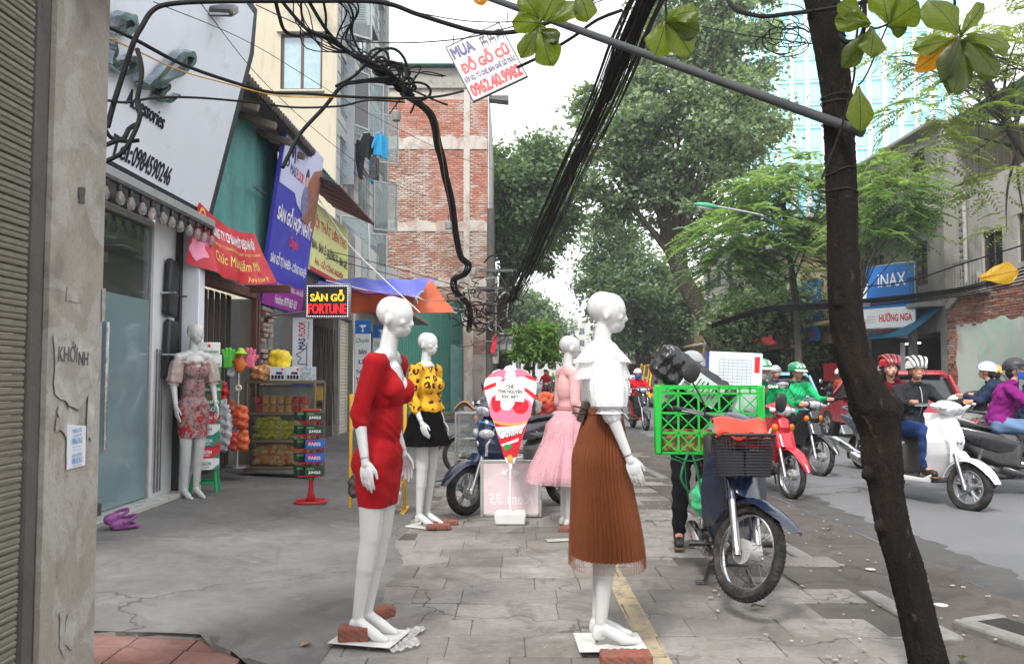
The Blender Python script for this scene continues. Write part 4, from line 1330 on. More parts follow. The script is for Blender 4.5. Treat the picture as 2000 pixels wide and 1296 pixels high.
# chrome script letters stand off the face
def script(pts,w=.06,d=.09):
 f=MB(ST)
 for P_ in pts:
  sp=spline([(x,-.19,z)for x,z in P_],7)
  n_=len(sp)
  rings=[]
  for i,p in enumerate(sp):
   a=(sp[min(i+1,n_-1)]-sp[max(i-1,0)]).normalized()
   nx=V((-a.z,0,a.x))*w*(.55+.45*sin(pi*(i+.5)/n_)+.25*sin(i*.9))
   rings.append([p+nx,p-nx,p-nx-V((0,d,0)),p+nx-V((0,d,0))])
  f.loft(rings)
 part('script_letter',f,M_CHROMEL,sg)
SGM=MATRIX[sg]
def sgp(cx,cy):
 o_=SGM.inverted()@V((0,0,CAMH));d_=SGM.inverted().to_3x3()@ray(cx/2.854,cy/2.854)
 o_=ST.inverted()@o_;d_=ST.inverted().to_3x3()@d_
 k_=(-.19-o_.y)/d_.y
 q=o_+d_*k_
 return(q.x,q.z)
for w_,crv in((.026,[(585,345),(600,350),(690,318),(725,340),(735,410),(760,465),(800,470),(870,400),(960,310),(1030,292),(1052,322),(1000,385),(900,440),(800,485)]),(.025,[(850,470),(905,468),(880,505),(850,535),(900,552),(965,525)]),(.025,[(596,215),(606,270),(588,330),(640,385),(700,385),(745,360)]),(.03,[(590,100),(640,82),(700,90),(718,130),(690,162),(640,168),(596,170)])):
 script([[sgp(*c_)for c_ in crv]],w_,.07)
# flood light at the top of the sign
fl=thing('flood_light','black flood lamp fixed at the top edge of the white shop sign','lamp',P(425,20,8.0))
f=MB();f.box((0,0,0),(.34,.3,.09),.02,(.5,0,.1));part('housing',f,M_STEEL,fl)
f=MB();f.box((0,-.035,-.04),(.28,.24,.02),.004,(.5,0,.1));part('lens',f,M_LENS,fl)
f=MB();f.tube([(0,.1,0),(-.25,.25,.2)],.02);part('arm',f,M_STEEL,fl)
# -------- second shop: teal sheet front, dark doorway
M_TILEROOF=mat('dark_tile',(.06,.05,.045),.85,var=.4,scale=5,dirt=((.14,.10,.05),.3,6))
M_RUSTB=mat('rust_brown_steel',C(92,60,48),.6,var=.25,scale=5)
s2=thing('snack_shop','snack shop with a dark doorway under a teal corrugated steel front','shop',(FX,10.75,.12),facing((1,0)))
L2=lambda Y:Y-10.75
for k in range(3):
 a,b=9.12+1.12*k,9.12+1.12*(k+1)
 f=MB();f.sheet(68,1,lambda u,v:(L2(lerp(a,b-.004,u)),-.03+.022*sin(u*2*pi*14)+.006*(k%2),lerp(2.42,4.66,v)),.003);part('corrugated_panel',f,M_TEAL,s2,smooth=60)
f=MB();f.box((L2(10.6),-.06,2.36),(3.1,.12,.12),.008);part('door_beam',f,M_RUSTB,s2)
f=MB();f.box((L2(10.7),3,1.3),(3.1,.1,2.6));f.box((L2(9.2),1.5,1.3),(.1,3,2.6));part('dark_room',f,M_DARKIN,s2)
f=MB();f.box((L2(9.75),.5,1.25),(.06,.9,2.4));part('pale_partition',f,mat('grey_green_partition',(.36,.39,.36),.6),s2)
f=MB()
for k in range(14):f.box((L2(9.95+.11*k),.25+.02*(k%2),1.2),(.1,.02,2.3),.004)
part('folding_door',f,mat('dark_brown_shutter',(.045,.032,.027),.6,var=.3),s2,kind='stuff')
f=MB()
for y in(11.35,11.48):f.box((L2(y),-.08,1.2),(.05,.08,2.4),.006)
part('door_post',f,M_RUSTB,s2)
f=MB();f.box((L2(10.5),-.1,-.02),(2.9,.5,.1),.01);part('step',f,M_GREYW,s2)
f=MB();f.sheet(4,3,lambda u,v:(L2(lerp(8.95,12.75,u)),-.5+2.9*v,4.62+1.0*v),.05);part('roof',f,M_TILEROOF,s2)
f=MB()
for k in range(34):
 x=L2(9.0+.11*k);f.tube([(x,-.56,4.64),(x,-.1,4.80)],.05,8)
part('roof_tile',f,M_TILEROOF,s2,kind='stuff')
for k in range(5):
 f=MB();f.box((L2(9.2+.75*k),-.28,4.54),(.09,.5,.09),.01,(.32,0,0));part('rafter',f,M_OLDWOOD,s2)
f=MB();f.box((L2(12.42),.1,3.4),(.2,.2,2.6),.01);part('side_sheet',f,M_TEAL,s2)
# brick pier between the shops
bp=thing('brick_pier','rough broken brick pier between the snack shop and the flooring shop','pillar',(FX+.05,11.95,.12),facing((1,0)))
f=MB();f.box((0,.16,1.15),(.6,.2,2.3));part('core',f,M_MORTAR,bp)
bk=MB();bk.box((0,0,0),(.21,.12,.06),.008);bkm=mesh_of(bk,'brick');bkm.materials.append(brick_mat('pier_brick',[C(110,60,46),C(160,88,66),C(140,110,96),C(178,150,134),C(120,84,72)],white=((.42,.40,.37),9,.7)))
for r_ in range(30):
 for c in range(3):
  if rng.random()<.86:
   piece('brick',bkm,bp,Mx.Translation((-.2+.215*c-.1*(r_%2)+.05,.01+rng.uniform(-.035,.03),.06+r_*.074))@Euler((rng.uniform(-.05,.05),rng.uniform(-.03,.03),rng.uniform(-.12,.12))).to_matrix().to_4x4())
# red new-year banner
def cloth_fn(c00,c10,c01,c11,wave,sag=0.0):
 c00,c10,c01,c11=map(V,(c00,c10,c01,c11))
 n=(c10-c00).cross(c01-c00).normalized()
 def fn(u,v):
  p=c00.lerp(c10,u).lerp(c01.lerp(c11,u),v)
  return p+n*wave(u,v)-V((0,0,sag*4*u*(1-u)))
 return fn,n
def on_cloth(o_parent,s_,fn,inv,u0,u1,v0,v1,m_,off=.006,flip=1,name='lettering',**k):
 """lettering laid onto a curved cloth; u to the right, v downwards"""
 me=lettering(s_,1,1,**k)
 n_=len(me.vertices)
 a=np.empty(n_*3,'f');me.vertices.foreach_get('co',a);a=a.reshape(-1,3)
 e=1e-3
 for i in range(n_):
  u,v=lerp(u0,u1,a[i,0]+.5),lerp(v1,v0,a[i,1]+.5)
  p=V(fn(u,v))
  nn=((V(fn(u+e,v))-p).cross(V(fn(u,v+e))-p)).normalized()*flip
  a[i]=inv@(p+nn*off)
 me.vertices.foreach_set('co',a.ravel());me.update()
 return part(name,me,m_,o_parent)
M_REDCL=mat('red_banner_vinyl',C(196,24,44),.4,var=.12,scale=2,dirt=(C(150,10,26),.3,3))
M_GOLD=print_mat('gold_ink',C(240,200,110))
M_PINK=print_mat('pink_flower_ink',C(240,150,180))
rb=thing('banner','red vinyl new year banner of a confectionery company tied over the snack shop door','banner',P(440,550,10.4))
fn,nn=cloth_fn(P(388,393,8.75),P(497,455,10.5),P(378,512,8.65),P(533,552,10.6),lambda u,v:.05*sin(u*9+v*2)*v+.04*sin(u*21+1)*v,.10)
f=MB();f.sheet(30,14,fn,.004);part('vinyl',f,M_REDCL,rb,world=True)
ib=MATRIX[rb].inverted()
fl_=-1
on_cloth(rb,'CÔNG TY CP BÁNH MỨT KẸO HÀ NỘI',fn,ib,.20,.92,.10,.38,M_INKWHITE,flip=fl_,bold=.03)
on_cloth(rb,'HANOI CONFECTIONERY JOINT STOCK COMPANY',fn,ib,.24,.97,.42,.49,M_GOLD,flip=fl_,bold=.01)
on_cloth(rb,'Chúc Mừng Năm Mới',fn,ib,.22,.90,.55,.82,M_GOLD,flip=fl_,bold=.012,shear=.25)
on_cloth(rb,'ĂN CẢNH Ý',fn,ib,.70,.95,.86,.96,M_GOLD,flip=fl_,bold=.02)
def blotch(fn,inv,par,cu,cv,ru,rv,m_,off,flip,n=16,name='printed_shape',wob=.2,ph=0):
 vs=[]
 for k in range(n):
  a=2*pi*k/n;r_=1+wob*sin(a*5+ph)
  u,v=cu+ru*cos(a)*r_,cv+rv*sin(a)*r_
  vs.append((u,v))
 vs.append((cu,cv))
 e=1e-3
 out=[]
 for u,v in vs:
  p=V(fn(u,v));q_=((V(fn(u+e,v))-p).cross(V(fn(u,v+e))-p)).normalized()*flip
  out.append(inv@(p+q_*off))
 mm=MB();mm.add(out,[(k,(k+1)%n,n)for k in range(n)])
 return part(name,mm,m_,par,fix=False)
blotch(fn,ib,rb,.07,.72,.07,.16,M_PINK,.006,fl_);blotch(fn,ib,rb,.13,.5,.05,.1,print_mat('deep_pink_ink',C(224,110,160)),.007,fl_,ph=1)
blotch(fn,ib,rb,.07,.16,.045,.13,M_GOLD,.006,fl_,wob=.05);blotch(fn,ib,rb,.07,.16,.03,.09,M_INKRED,.008,fl_,wob=.05)
fn2,_=cloth_fn(P(372,455,9.4),P(392,470,9.5),P(366,545,9.35),P(384,560,9.5),lambda u,v:.02*sin(v*7))
f=MB()
for k in range(4):f.ell(P(374+3*(k%2),468+22*k,9.35),(.06,.05,.055))
solo('red_lantern_string',f,M_REDCL,'string of red paper ornaments beside the white end post','ornament')
# brown steel beam poking out under the banner
f=MB();a,b=P(490,566,11.2),P(556,562,10.9);f.box(((a+b)/2),((b-a).length,.06,.1),.006);solo('steel_channel',f,M_RUSTB,'rusty steel channel poking out below the red banner','beam')
# -------- flooring shop
s3=thing('flooring_shop','small flooring shop with a white doorway and a brown folding gate','shop',(FX,15.0,.12),facing((1,0)))
L3=lambda Y:Y-15.0
f=MB();wall(f,L3(12.3),L3(18.9),0,4.4,[(L3(12.55),L3(14.15),.02,2.35),(L3(14.65),L3(17.25),.02,2.55),(L3(17.45),L3(18.75),.02,2.5)],.3);part('wall',f,M_GREYW,s3,smooth=0,fix=False)
f=MB();f.box((L3(13.4),2.0,1.2),(2.0,.1,2.6));f.box((L3(12.45),1.2,1.2),(.08,1.8,2.4));f.box((L3(14.3),1.2,1.2),(.08,1.8,2.4));part('shop_room',f,mat('grey_room',(.28,.29,.29),.7),s3)
f=MB();f.box((L3(13.35),-.03,2.52),(1.65,.05,.32),.008);hd=part('letter_board',f,M_STEEL,s3)
write(s3,'SÀN GỖ',Mx.Translation((L3(13.35),-.06,2.52))@Mx.Rotation(pi/2,4,'X'),1.3,.22,M_SIGNWHITE,bold=.03,extr=.008)
f=MB();n_=26
f.sheet(n_*2,1,lambda u,v:(L3(lerp(14.68,17.22,u)),.1+(.05 if int(round(u*n_*2))%2 else 0),lerp(.04,2.5,v)),.004);part('folding_gate',f,mat('brown_gate_steel',(.075,.055,.048),.55,var=.3,scale=3),s3,smooth=0)
f=MB()
for k in range(6):f.tube([(L3(14.7+.42*k),.04,.3),(L3(15.0+.42*k),.04,2.2)],.012,5);f.tube([(L3(15.0+.42*k),.035,.3),(L3(14.7+.42*k),.035,2.2)],.012,5)
part('gate_lattice',f,mat('brown_gate_bar',(.09,.07,.06),.5,.4),s3,kind='stuff')
slp=MB();slp.loft([[(x,a,b)for a,b in[(0,-.034),(-.014,-.02),(-.014,.02),(0,.034),(.006,.034),(.006,-.034)]]for x in(-.64,.64)]);slpm=mesh_of(slp,'slat');slpm.materials.append(mat('cream_shutter_slat',C(206,200,180),.5,var=.08,dirt=(C(150,140,120),.25,4)))
for k in range(35):piece('slat',slpm,s3,Mx.Translation((L3(18.1),.1,.05+k*.07)))
f=MB();f.box((L3(12.0),.2,3.6),(1.0,.1,2.0));part('back_wall',f,M_GREYW,s3)
for(u0,u1,v0,v1,Y_,split)in((500,523,600,706,12.35,0),(567,609,621,880,13.9,1)):
 bn=thing('vertical_banner','tall narrow white and blue flooring banner on the right of the doorway' if split else 'short narrow white flooring banner beside the brick pier','banner',P((u0+u1)/2,v1,Y_),-.25 if split else-.1)
 w,h=(u1-u0)*Y_/FPX,(v1-v0)*Y_/FPX
 wz=h*(.43 if split else 1)
 f=MB();f.box((0,0,h-wz/2),(w,.02,wz),.002);part('white_panel',f,M_SIGNWHITE,bn)
 if split:
  f=MB();f.box((0,0,(h-wz)/2),(w,.0201,h-wz),.002);part('blue_panel',f,mat('banner_violet_blue',C(60,58,160),.5,var=.04),bn)
  write(bn,'SÀN',FR_(0,h-wz-.28,-.012),w*.6,.22,M_INKWHITE,bold=.02)
  write(bn,'GỖ',FR_(0,h-wz-.6,-.012),w*.6,.22,M_INKWHITE,bold=.02)
 T_=lambda x,z:Mx.Translation((x,-.012,z))@Mx.Rotation(pi/2,4,'X')@Mx.Rotation(pi/2,4,'Z')
 write(bn,'MAS',T_(w*-.02,h-wz*.46),wz*.2,w*.36,M_INKNAVY,bold=.03)
 write(bn,'FLOOR',T_(w*-.02,h-wz*.2),wz*.26,w*.36,M_INKRED,bold=.03)
 write(bn,'Made in Malaysia',T_(w*.32,h-wz*.22),wz*.3,w*.14,M_INKDARK)
 f=MB();z0=h-wz*.78;f.tube([(w*.25,-.014,z0-w*.3),(w*.25,-.014,z0+w*.9)],.006,4);f.tube(spline([(w*.25,-.014,z0-w*.1),(w*-.2,-.014,z0-w*.05),(w*-.05,-.014,z0+w*.2),(w*-.3,-.014,z0+w*.35),(0,-.014,z0+w*.5),(w*.22,-.014,z0+w*.7)],4),.006,4);part('house_logo',f,M_INKNAVY,bn)
# the blue flooring sign leaning out
bs=thing('shop_sign','tall violet blue flooring sign leaning out above the flooring shop door','sign',(FX+.06,12.6,2.38),facing((1,0)))
TB=Mx.Rotation(math.atan2(.33,2.5),4,'X')
M_VIOLET=mat('sign_violet_blue',C(62,60,178),.4,var=.04,scale=1)
M_MAG=mat('sign_magenta',C(150,40,150),.4,var=.2,scale=.8)
M_LILAC=mat('sign_pale_lilac',C(205,208,236),.4,var=.04,scale=1)
W3,H3=2.2,2.6
f=MB(TB);f.box((0,-.03,H3/2),(W3,.06,H3),.004);part('panel',f,M_VIOLET,bs)
SB=lambda x,z,o=-.0635:TB@Mx.Translation((x,o,z))@Mx.Rotation(pi/2,4,'X')
f=MB(SB(0,0));f.prism([(-W3/2+.01,1.70),(-.28,1.72),(-.1,1.60),(W3/2-.01,1.32),(W3/2-.01,H3-.01),(-W3/2+.01,H3-.01)],.003);part('lilac_field',f,M_LILAC,bs)
f=MB(SB(0,0));f.prism([(-W3/2+.01,.01),(W3/2-.01,.01),(W3/2-.01,.42),(-W3/2+.01,.34)],.003);part('magenta_field',f,M_MAG,bs)
f=MB(SB(0,0));f.prism([(.25,1.44),(W3/2-.012,1.33),(W3/2-.012,H3-.2),(.6,H3-.35),(.35,2.0)],.006);part('room_picture',f,mat('brown_room_picture',C(150,100,76),.5,var=.35,scale=4),bs)
f=MB(SB(0,0));f.ell((.28,2.08,.006),(.10,.14,.004));f.ell((.28,2.02,.008),(.075,.09,.004),mi=1);f.ell((.30,1.72,.006),(.20,.24,.004),mi=2);part('printed_figure',f,[mat('dark_hair_print',(.03,.02,.02),.5),mat('skin_print',C(226,178,150),.5),mat('patterned_blouse_print',C(120,120,160),.5,var=.6,scale=20)],bs)
write(bs,'MAS',SB(-.52,2.0,-.068),.32,.15,M_INKNAVY,bold=.03);write(bs,'FLOOR',SB(-.12,2.0,-.068),.42,.15,M_INKRED,bold=.03)
f=MB(SB(0,0));f.tube(spline([(-.95,2.0,.008),(-.8,2.0,.008),(-.86,2.2,.008),(-.74,2.3,.008),(-.66,2.15,.008),(-.6,2.32,.008),(-.52,2.1,.008)],4),.012,4);part('house_logo',f,M_INKNAVY,bs)
write(bs,'SÀN GỖ HỢP NHẤT',SB(0,1.33,-.07),1.95,.34,M_INKWHITE,bold=.035)
write(bs,'Chuyên:',SB(.05,1.0,-.07),.5,.2,print_mat('pink_red_ink',C(235,60,90)),bold=.03,shear=.2)
write(bs,'SÀN GỖ TỰ NHIÊN - CÔNG NGHIỆP',SB(0,.68,-.07),2.0,.22,M_INKWHITE,bold=.03)
write(bs,'Q. HAI BÀ TRƯNG - HÀ NỘI',SB(.25,.33,-.07),1.5,.12,M_INKWHITE,bold=.015)
write(bs,'Hotline: 0979 863 163',SB(.1,.13,-.07),1.2,.13,M_INKWHITE,bold=.015)
f=MB(TB);f.box((-W3/2-.25,.1,1.5),(.5,.04,.03));part('bracket',f,M_ALU,bs)
# the yellow sign behind it
ys=thing('shop_sign','pale yellow furniture shop sign with red letters behind the blue sign','sign',(FX+.18,15.5,3.15),facing((1,0)))
M_YEL=mat('pale_yellow_sheet',C(226,226,140),.5,var=.05,scale=2)
f=MB();f.box((0,0,.6),(3.2,.06,1.2),.004);part('panel',f,M_YEL,ys)
YF=lambda x,z:Mx.Translation((x,-.034,z))@Mx.Rotation(pi/2,4,'X')
write(ys,'NỘI THẤT LIÊN THƠ',YF(-.05,.88),2.9,.32,M_INKRED,bold=.02)
write(ys,'BÀN - BÁN LẺ GIƯỜNG TỦ - BÀN GHẾ',YF(0,.5),3.0,.24,M_INKDARK,bold=.03)
write(ys,'ÁN - GỖ CÔNG NGHIỆP',YF(-.1,.2),2.4,.2,M_INKRED,bold=.02)
f=MB();f.box((0,-.033,.03),(3.18,.004,.07));part('red_stripe',f,M_INKRED,ys)
# LED sign
LY=11.6
c=P(640,588,LY)
ld=thing('led_sign','black dotted light box sign in glowing yellow and red letters facing the camera','sign',(c.x,c.y,c.z-.24),.0)
w,h=88*LY/FPX,68*LY/FPX
f=MB();f.box((0,.05,.24),(w,.1,h),.008);part('box',f,M_ALU,ld)
f=MB();f.box((0,-.004,.24),(w-.03,.012,h-.03),.002);part('face',f,mat('black_led_face',(.012,.011,.013),.4),ld)
dot=MB();dot.ell((0,0,0),(.006,.004,.006),nu=6,nv=4);dotm=mesh_of(dot,'led');dotm.materials.append(mat('white_led',(.9,.92,1),emit=1.2))
for k in range(24):
 for z in(.24-h/2+.03,.24+h/2-.03):piece('led',dotm,ld,Mx.Translation((-w/2+.03+(w-.06)*k/23,-.012,z)))
for k in range(1,18):
 for x in(-w/2+.03,w/2-.03):piece('led',dotm,ld,Mx.Translation((x,-.012,.24-h/2+.03+(h-.06)*k/18)))
M_LEDY,M_LEDR=mat('yellow_neon',(1,.62,.05),emit=1.6),mat('red_neon',(1,.03,.04),emit=1.5)
def outline(s_,x,z,w_,h_,m_):
 write(ld,s_,FR_(x,z,-.016),w_,h_,m_,outline=.011)
outline('SÀN GỖ',0,.315,.46,.155,M_LEDY);outline('FORTUNE',0,.135,.52,.135,M_LEDR)
f=MB();f.tube([(-w/2,.08,.1),(-w/2-.9,.1,.0)],.015);part('arm',f,M_ALU,ld)
# roofs above the signs
f=MB();a=[P(613,368,14),P(697,438,15.5),P(640,400,18),P(600,372,16)]
rf=thing('lean_to_roof','rusty brown lean-to roof edge above the yellow sign','roof',(FX,15.8,4.3),facing((1,0)))
f=MB();f.sheet(50,2,lambda u,v:(lerp(-2.2,1.3,u),.1-.85*v,.55-.38*v+.02*sin(u*140)),.02);part('corrugated_sheet',f,mat('rusty_sheet',C(96,56,46),.7,var=.3,scale=4),rf)
f=MB();f.sheet(50,2,lambda u,v:(lerp(-1.5,2.6,u),.3-.6*v,1.0-.35*v+.02*sin(u*140)),.01);part('teal_sheet',f,M_TEAL,rf)
# blue and orange tarpaulin
M_TARPB,M_TARPO=mat('blue_tarpaulin',C(78,88,190),.45,var=.12,scale=3),mat('orange_tarpaulin',C(190,84,44),.5,var=.12,scale=3)
tp=thing('tarpaulin','tarpaulin awning, violet blue above and orange below, tied out over the pavement','awning',(FX,15.5,2.9))
A0,A1,A2,A3=P(618,556,13.6),P(632,543,16.8),P(840,543,15.2),P(888,612,14.3)
def tarp(u,v):
 a=A0.lerp(P(815,583,13.7),u);b=A1.lerp(P(852,546,16.2),u)
 p=a.lerp(b,v)
 return p+V((0,0,-.10*sin(pi*u)*sin(pi*v)+.018*sin(u*23+v*6)+.012*sin(v*31+u*9)))
f=MB();f.sheet(30,16,tarp,.006);part('blue_sheet',f,M_TARPB,tp,world=True)
def flap(u,v):
 a=P(lerp(640,812,u),lerp(557,580,u),13.72);b=P(lerp(628,790,u),lerp(608,612,u)+2*sin(u*20),13.9)
 return a.lerp(b,v)+V((0,.04*sin(u*15)*v,0))
f=MB();f.sheet(24,8,flap,.006);part('orange_flap',f,M_TARPO,tp,world=True)
def flap2(u,v):
 a=P(840,545,15.6).lerp(P(815,583,13.7),u);b=P(888,611,15.0).lerp(P(790,612,13.9),u)
 return a.lerp(b,v)+V((.05*sin(u*8)*v,0,.02*sin(v*9)))
f=MB();f.sheet(12,10,flap2,.006);part('orange_flap',f,M_TARPO,tp,world=True)
f=MB();f.tube([P(636,548,14),P(892,612,15)],.02);f.tube(spline([P(812,582,13.65),P(850,588,14),P(905,580,18),P(1000,565,22)],4),.006,5);part('ridge_pole',f,M_ALU,tp,world=True)
f=MB()
for k in range(9):
 p=P(812,582,13.62);d=V((rng.uniform(-.12,.16),rng.uniform(-.05,.02),rng.uniform(-.16,.12)));f.tube([p,p+d*.5+V((0,-.02,.02)),p+d],.008,5)
part('knot',f,mat('white_cord',(.55,.54,.52),.7),tp,world=True)
# pharmacy boards and blue board further along
for u0,u1,v0,v1,Y_,lab in((692,722,626,850,18.6,'white and blue pharmacy board standing beside the cream shutter'),(727,760,635,850,20.2,'second pharmacy board half hidden by the red dress mannequin')):
 pb=thing('pharmacy_board',lab,'sign',P((u0+u1)/2,v1,Y_))
 w,h=(u1-u0)*Y_/FPX,(v1-v0)*Y_/FPX
 f=MB();f.box((0,0,h*.62),(w,.06,h*.76),.006);part('white_panel',f,M_SIGNWHITE,pb)
 f=MB();f.box((0,-.002,h*.94),(w,.061,h*.12),.006);part('blue_header',f,M_SIGNBLUE,pb)
 f=MB();f.box((0,0,h*.12),(w,.06,h*.24),.006);part('blue_base',f,mat('banner_violet_blue',None),pb)
 f=MB();f.lathe([(.001,0),(.04,.0),(.012,.02),(.012,.08),(.07,.12),(.075,.15),(.001,.15)],10,Mx.Translation((0,-.034,h*.9))@Mx.Scale(.15,4,(0,1,0)));part('cup_emblem',f,M_INKWHITE,pb)
 write(pb,'Chuyên',FR_(0,h*.82,-.033),w*.85,h*.05,print_mat('teal_ink',C(20,140,120)),shear=.2,bold=.01)
 for k,s_ in enumerate(('BÁN','LẺ','THUỐC','THEO','ĐƠN')):write(pb,s_,FR_(0,h*(.73-.085*k),-.033),w*(.8 if len(s_)>3 else .5),h*.05,M_INKNAVY,bold=.025)
s4=thing('pharmacy','plain grey shop front behind the pharmacy boards, under the tarpaulin','shop',(FX,22.4,.1),facing((1,0)))
f=MB();wall(f,-3.4,3.6,0,4.5,[(-2.6,-.4,.02,2.4),(.2,2.8,.02,2.4)],.3);part('wall',f,M_PALE,s4,smooth=0,fix=False)
for a,b in((-2.6,-.4),(.2,2.8)):
 f=MB();f.sheet(20,1,lambda u,v:(lerp(a,b,u),.15+.03*(int(round(u*20))%2),lerp(.02,2.4,v)),.004);part('folding_gate',f,M_TEALD,s4,smooth=0)
f=MB();f.box((.0,-.5,2.9),(6.6,1.0,.12),.02);part('canopy_slab',f,M_GREYW,s4)
f=MB();f.box((.8,-.06,3.3),(2.2,.08,.5),.006);part('blue_board',f,M_SIGNBLUE,s4)
# -------- tall beige building with the open windows
BX,BY=-4.0,18.95
tb=thing('beige_building','tall stained beige building with a brown framed window and laundry at its open casements','building',(BX,BY,0),0)
ZB=lambda v,Y=BY:P(600,v,Y).z
XB=lambda u:P(u,100,BY).x-BX
hole=[(XB(548),XB(630),ZB(176),ZB(66))]
f=MB();wall(f,-9,0,3.0,13.5,hole,.18);part('wall',f,M_BEIGE,tb,smooth=0,fix=False)
h_=hole[0]
window(tb,*h_,M_BROWNFR,M_BLUEWIN,y=.09,cols=2,fw=.06)
f=MB();f.box(((h_[0]+h_[1])/2,-.03,h_[3]+.04),(h_[1]-h_[0]+.16,.1,.05),.01);f.box(((h_[0]+h_[1])/2,-.03,h_[2]-.03),(h_[1]-h_[0]+.1,.1,.05),.01);part('window_trim',f,M_BEIGE,tb)
f=MB();f.box(((h_[0]+h_[1])/2,1.2,8),(2.0,.05,4));part('room_wall',f,mat('pale_room',(.4,.44,.46),.7),tb)
# street side, local x runs along +Y
fs=thing('window_front','tall grey tiled window front of the beige building, casements hanging open','building',(BX,BY+3.9,0),facing((1,0)))
hs_=[]
for zz in(3.6,5.55,7.5,9.45,11.4):
 for k in range(3):hs_.append((-3.45+2.35*k,-3.45+2.35*k+1.75,zz,zz+1.45))
f=MB();wall(f,-3.9,3.7,3.0,13.5,hs_,.2);part('wall',f,mat('grey_tile_front',(.44,.44,.42),.5,var=.12,scale=2,dirt=((.25,.245,.23),.3,1.5)),fs,smooth=0,fix=False)
for hh in hs_:window(fs,*hh,M_GREYFR,mat('front_pane',(.16,.22,.23),.08,var=.5,scale=1.3,spec=.8),y=.08,cols=2,fw=.06)
f=MB()
for zz in range(28):f.box((0,-.006,3.2+zz*.37),(7.6,.012,.02))
part('tile_course',f,M_GREYW,fs,kind='stuff')
for k,(x,z,an)in enumerate(((-3.4,9.45,.9),(-1.7,7.5,1.0),(-2.7,7.5,.55),(-3.42,3.7,.9),(-1.05,3.7,1.1),(1.3,5.6,.9),(1.0,7.5,1.1))):
 f=MB(Mx.Translation((x,0,z))@Mx.Rotation(-an,4,'Z'))
 for a,b in((0,.05),(.75,.8)):f.box(((a+b)/2,0,.72),(b-a,.04,1.44),.004)
 for a in(.025,1.415):f.box((.4,0,a),(.7,.04,.05),.004)
 cs=part('open_casement',f,M_GREYFR,fs)
 f=MB(Mx.Translation((x,0,z))@Mx.Rotation(-an,4,'Z'));f.box((.4,0,.72),(.7,.01,1.34));part('pane',f,glass_mat('casement_glass',(.75,.85,.86),.2),cs)
f=MB();f.box((3.0,-.1,8.2),(.12,.14,10.4),.02);part('down_pipe',f,M_GREYFR,fs)
ac=thing('air_conditioner','air conditioner unit bracketed high on the grey window front','air conditioner',P(706,62,21.0))
f=MB();f.box((0,0,.35),(.42,.9,.62),.03);part('casing',f,M_WHITE,ac)
f=MB()
for k in range(8):f.box((0,-.455,.12+k*.06),(.34,.012,.02))
part('grille',f,M_STEEL,ac,kind='stuff')
f=MB();f.box((.05,.1,0),(.6,.9,.04));f.tube([(-.2,-.3,0),(-.2,-.3,-.5),(.25,-.3,0)],.02);part('bracket',f,M_STEEL,ac)
# laundry
def garment(kind,c,w,h,m_,lab,yaw=1.2):
 g=thing('hung_garment',lab,'laundry',c,yaw)
 f=MB()
 if kind=='trousers':
  for s_ in(-1,1):f.sheet(5,8,lambda u,v:(s_*w*.26+(u-.5)*w*.44,.03*sin(u*6+v*3)+.05*s_*v,-.1-h*.9*v),.05)
  f.box((0,0,-.07),(w*.95,.06,.12),.02)
 else:
  f.sheet(8,8,lambda u,v:((u-.5)*w*(.75+.25*v),.035*sin(u*11+v),-h*v-.06*abs(u-.5)),.05)
  if kind=='shirt':
   for s_ in(-1,1):f.sheet(3,5,lambda u,v:(s_*(w*.36+w*.30*v+u*.02),.02,-.04-h*.18*u-h*.5*v-.03),.05)
 part('cloth',f,m_,g)
 f=MB();f.tube([(-w*.4,0,-.03),(0,0,.06),(w*.4,0,-.03)],.008,5);f.tube(spline([(0,0,.06),(0,0,.13),(.04,0,.16),(.06,0,.12)],3),.006,5);part('hanger',f,M_CHROME,g)
M_NAVYC=mat('navy_cloth',(.014,.018,.045),.9);M_SKYC=mat('sky_blue_cloth',C(30,150,200),.85,var=.1);M_BLKC=mat('black_cloth',(.012,.012,.014),.9);M_DOTC=mat('black_dotted_cloth',(.06,.06,.065),.9,var=1.0,scale=30)
for a in(('trousers',P(705,275,21.2),.4,.95,M_NAVYC,'navy trousers drying below the open casement, leftmost of the laundry'),('shirt',P(720,262,20.4),.55,.6,M_BLKC,'black shirt drying below the open casement'),('shirt',P(744,262,20.6),.55,.55,M_SKYC,'sky blue shirt drying below the open casement'),('cloth',P(731,305,20.4),.34,.55,M_DOTC,'black speckled skirt drying under the black shirt'),('trousers',P(728,310,21.8),.3,.6,M_SKYC,'blue shorts drying behind the speckled skirt'),('shirt',P(745,475,22.5),.4,.6,M_BLKC,'black top drying on the lower casement, right one'),('trousers',P(727,478,22.5),.35,.7,M_BLKC,'black trousers drying on the lower casement, left one')):garment(*a)
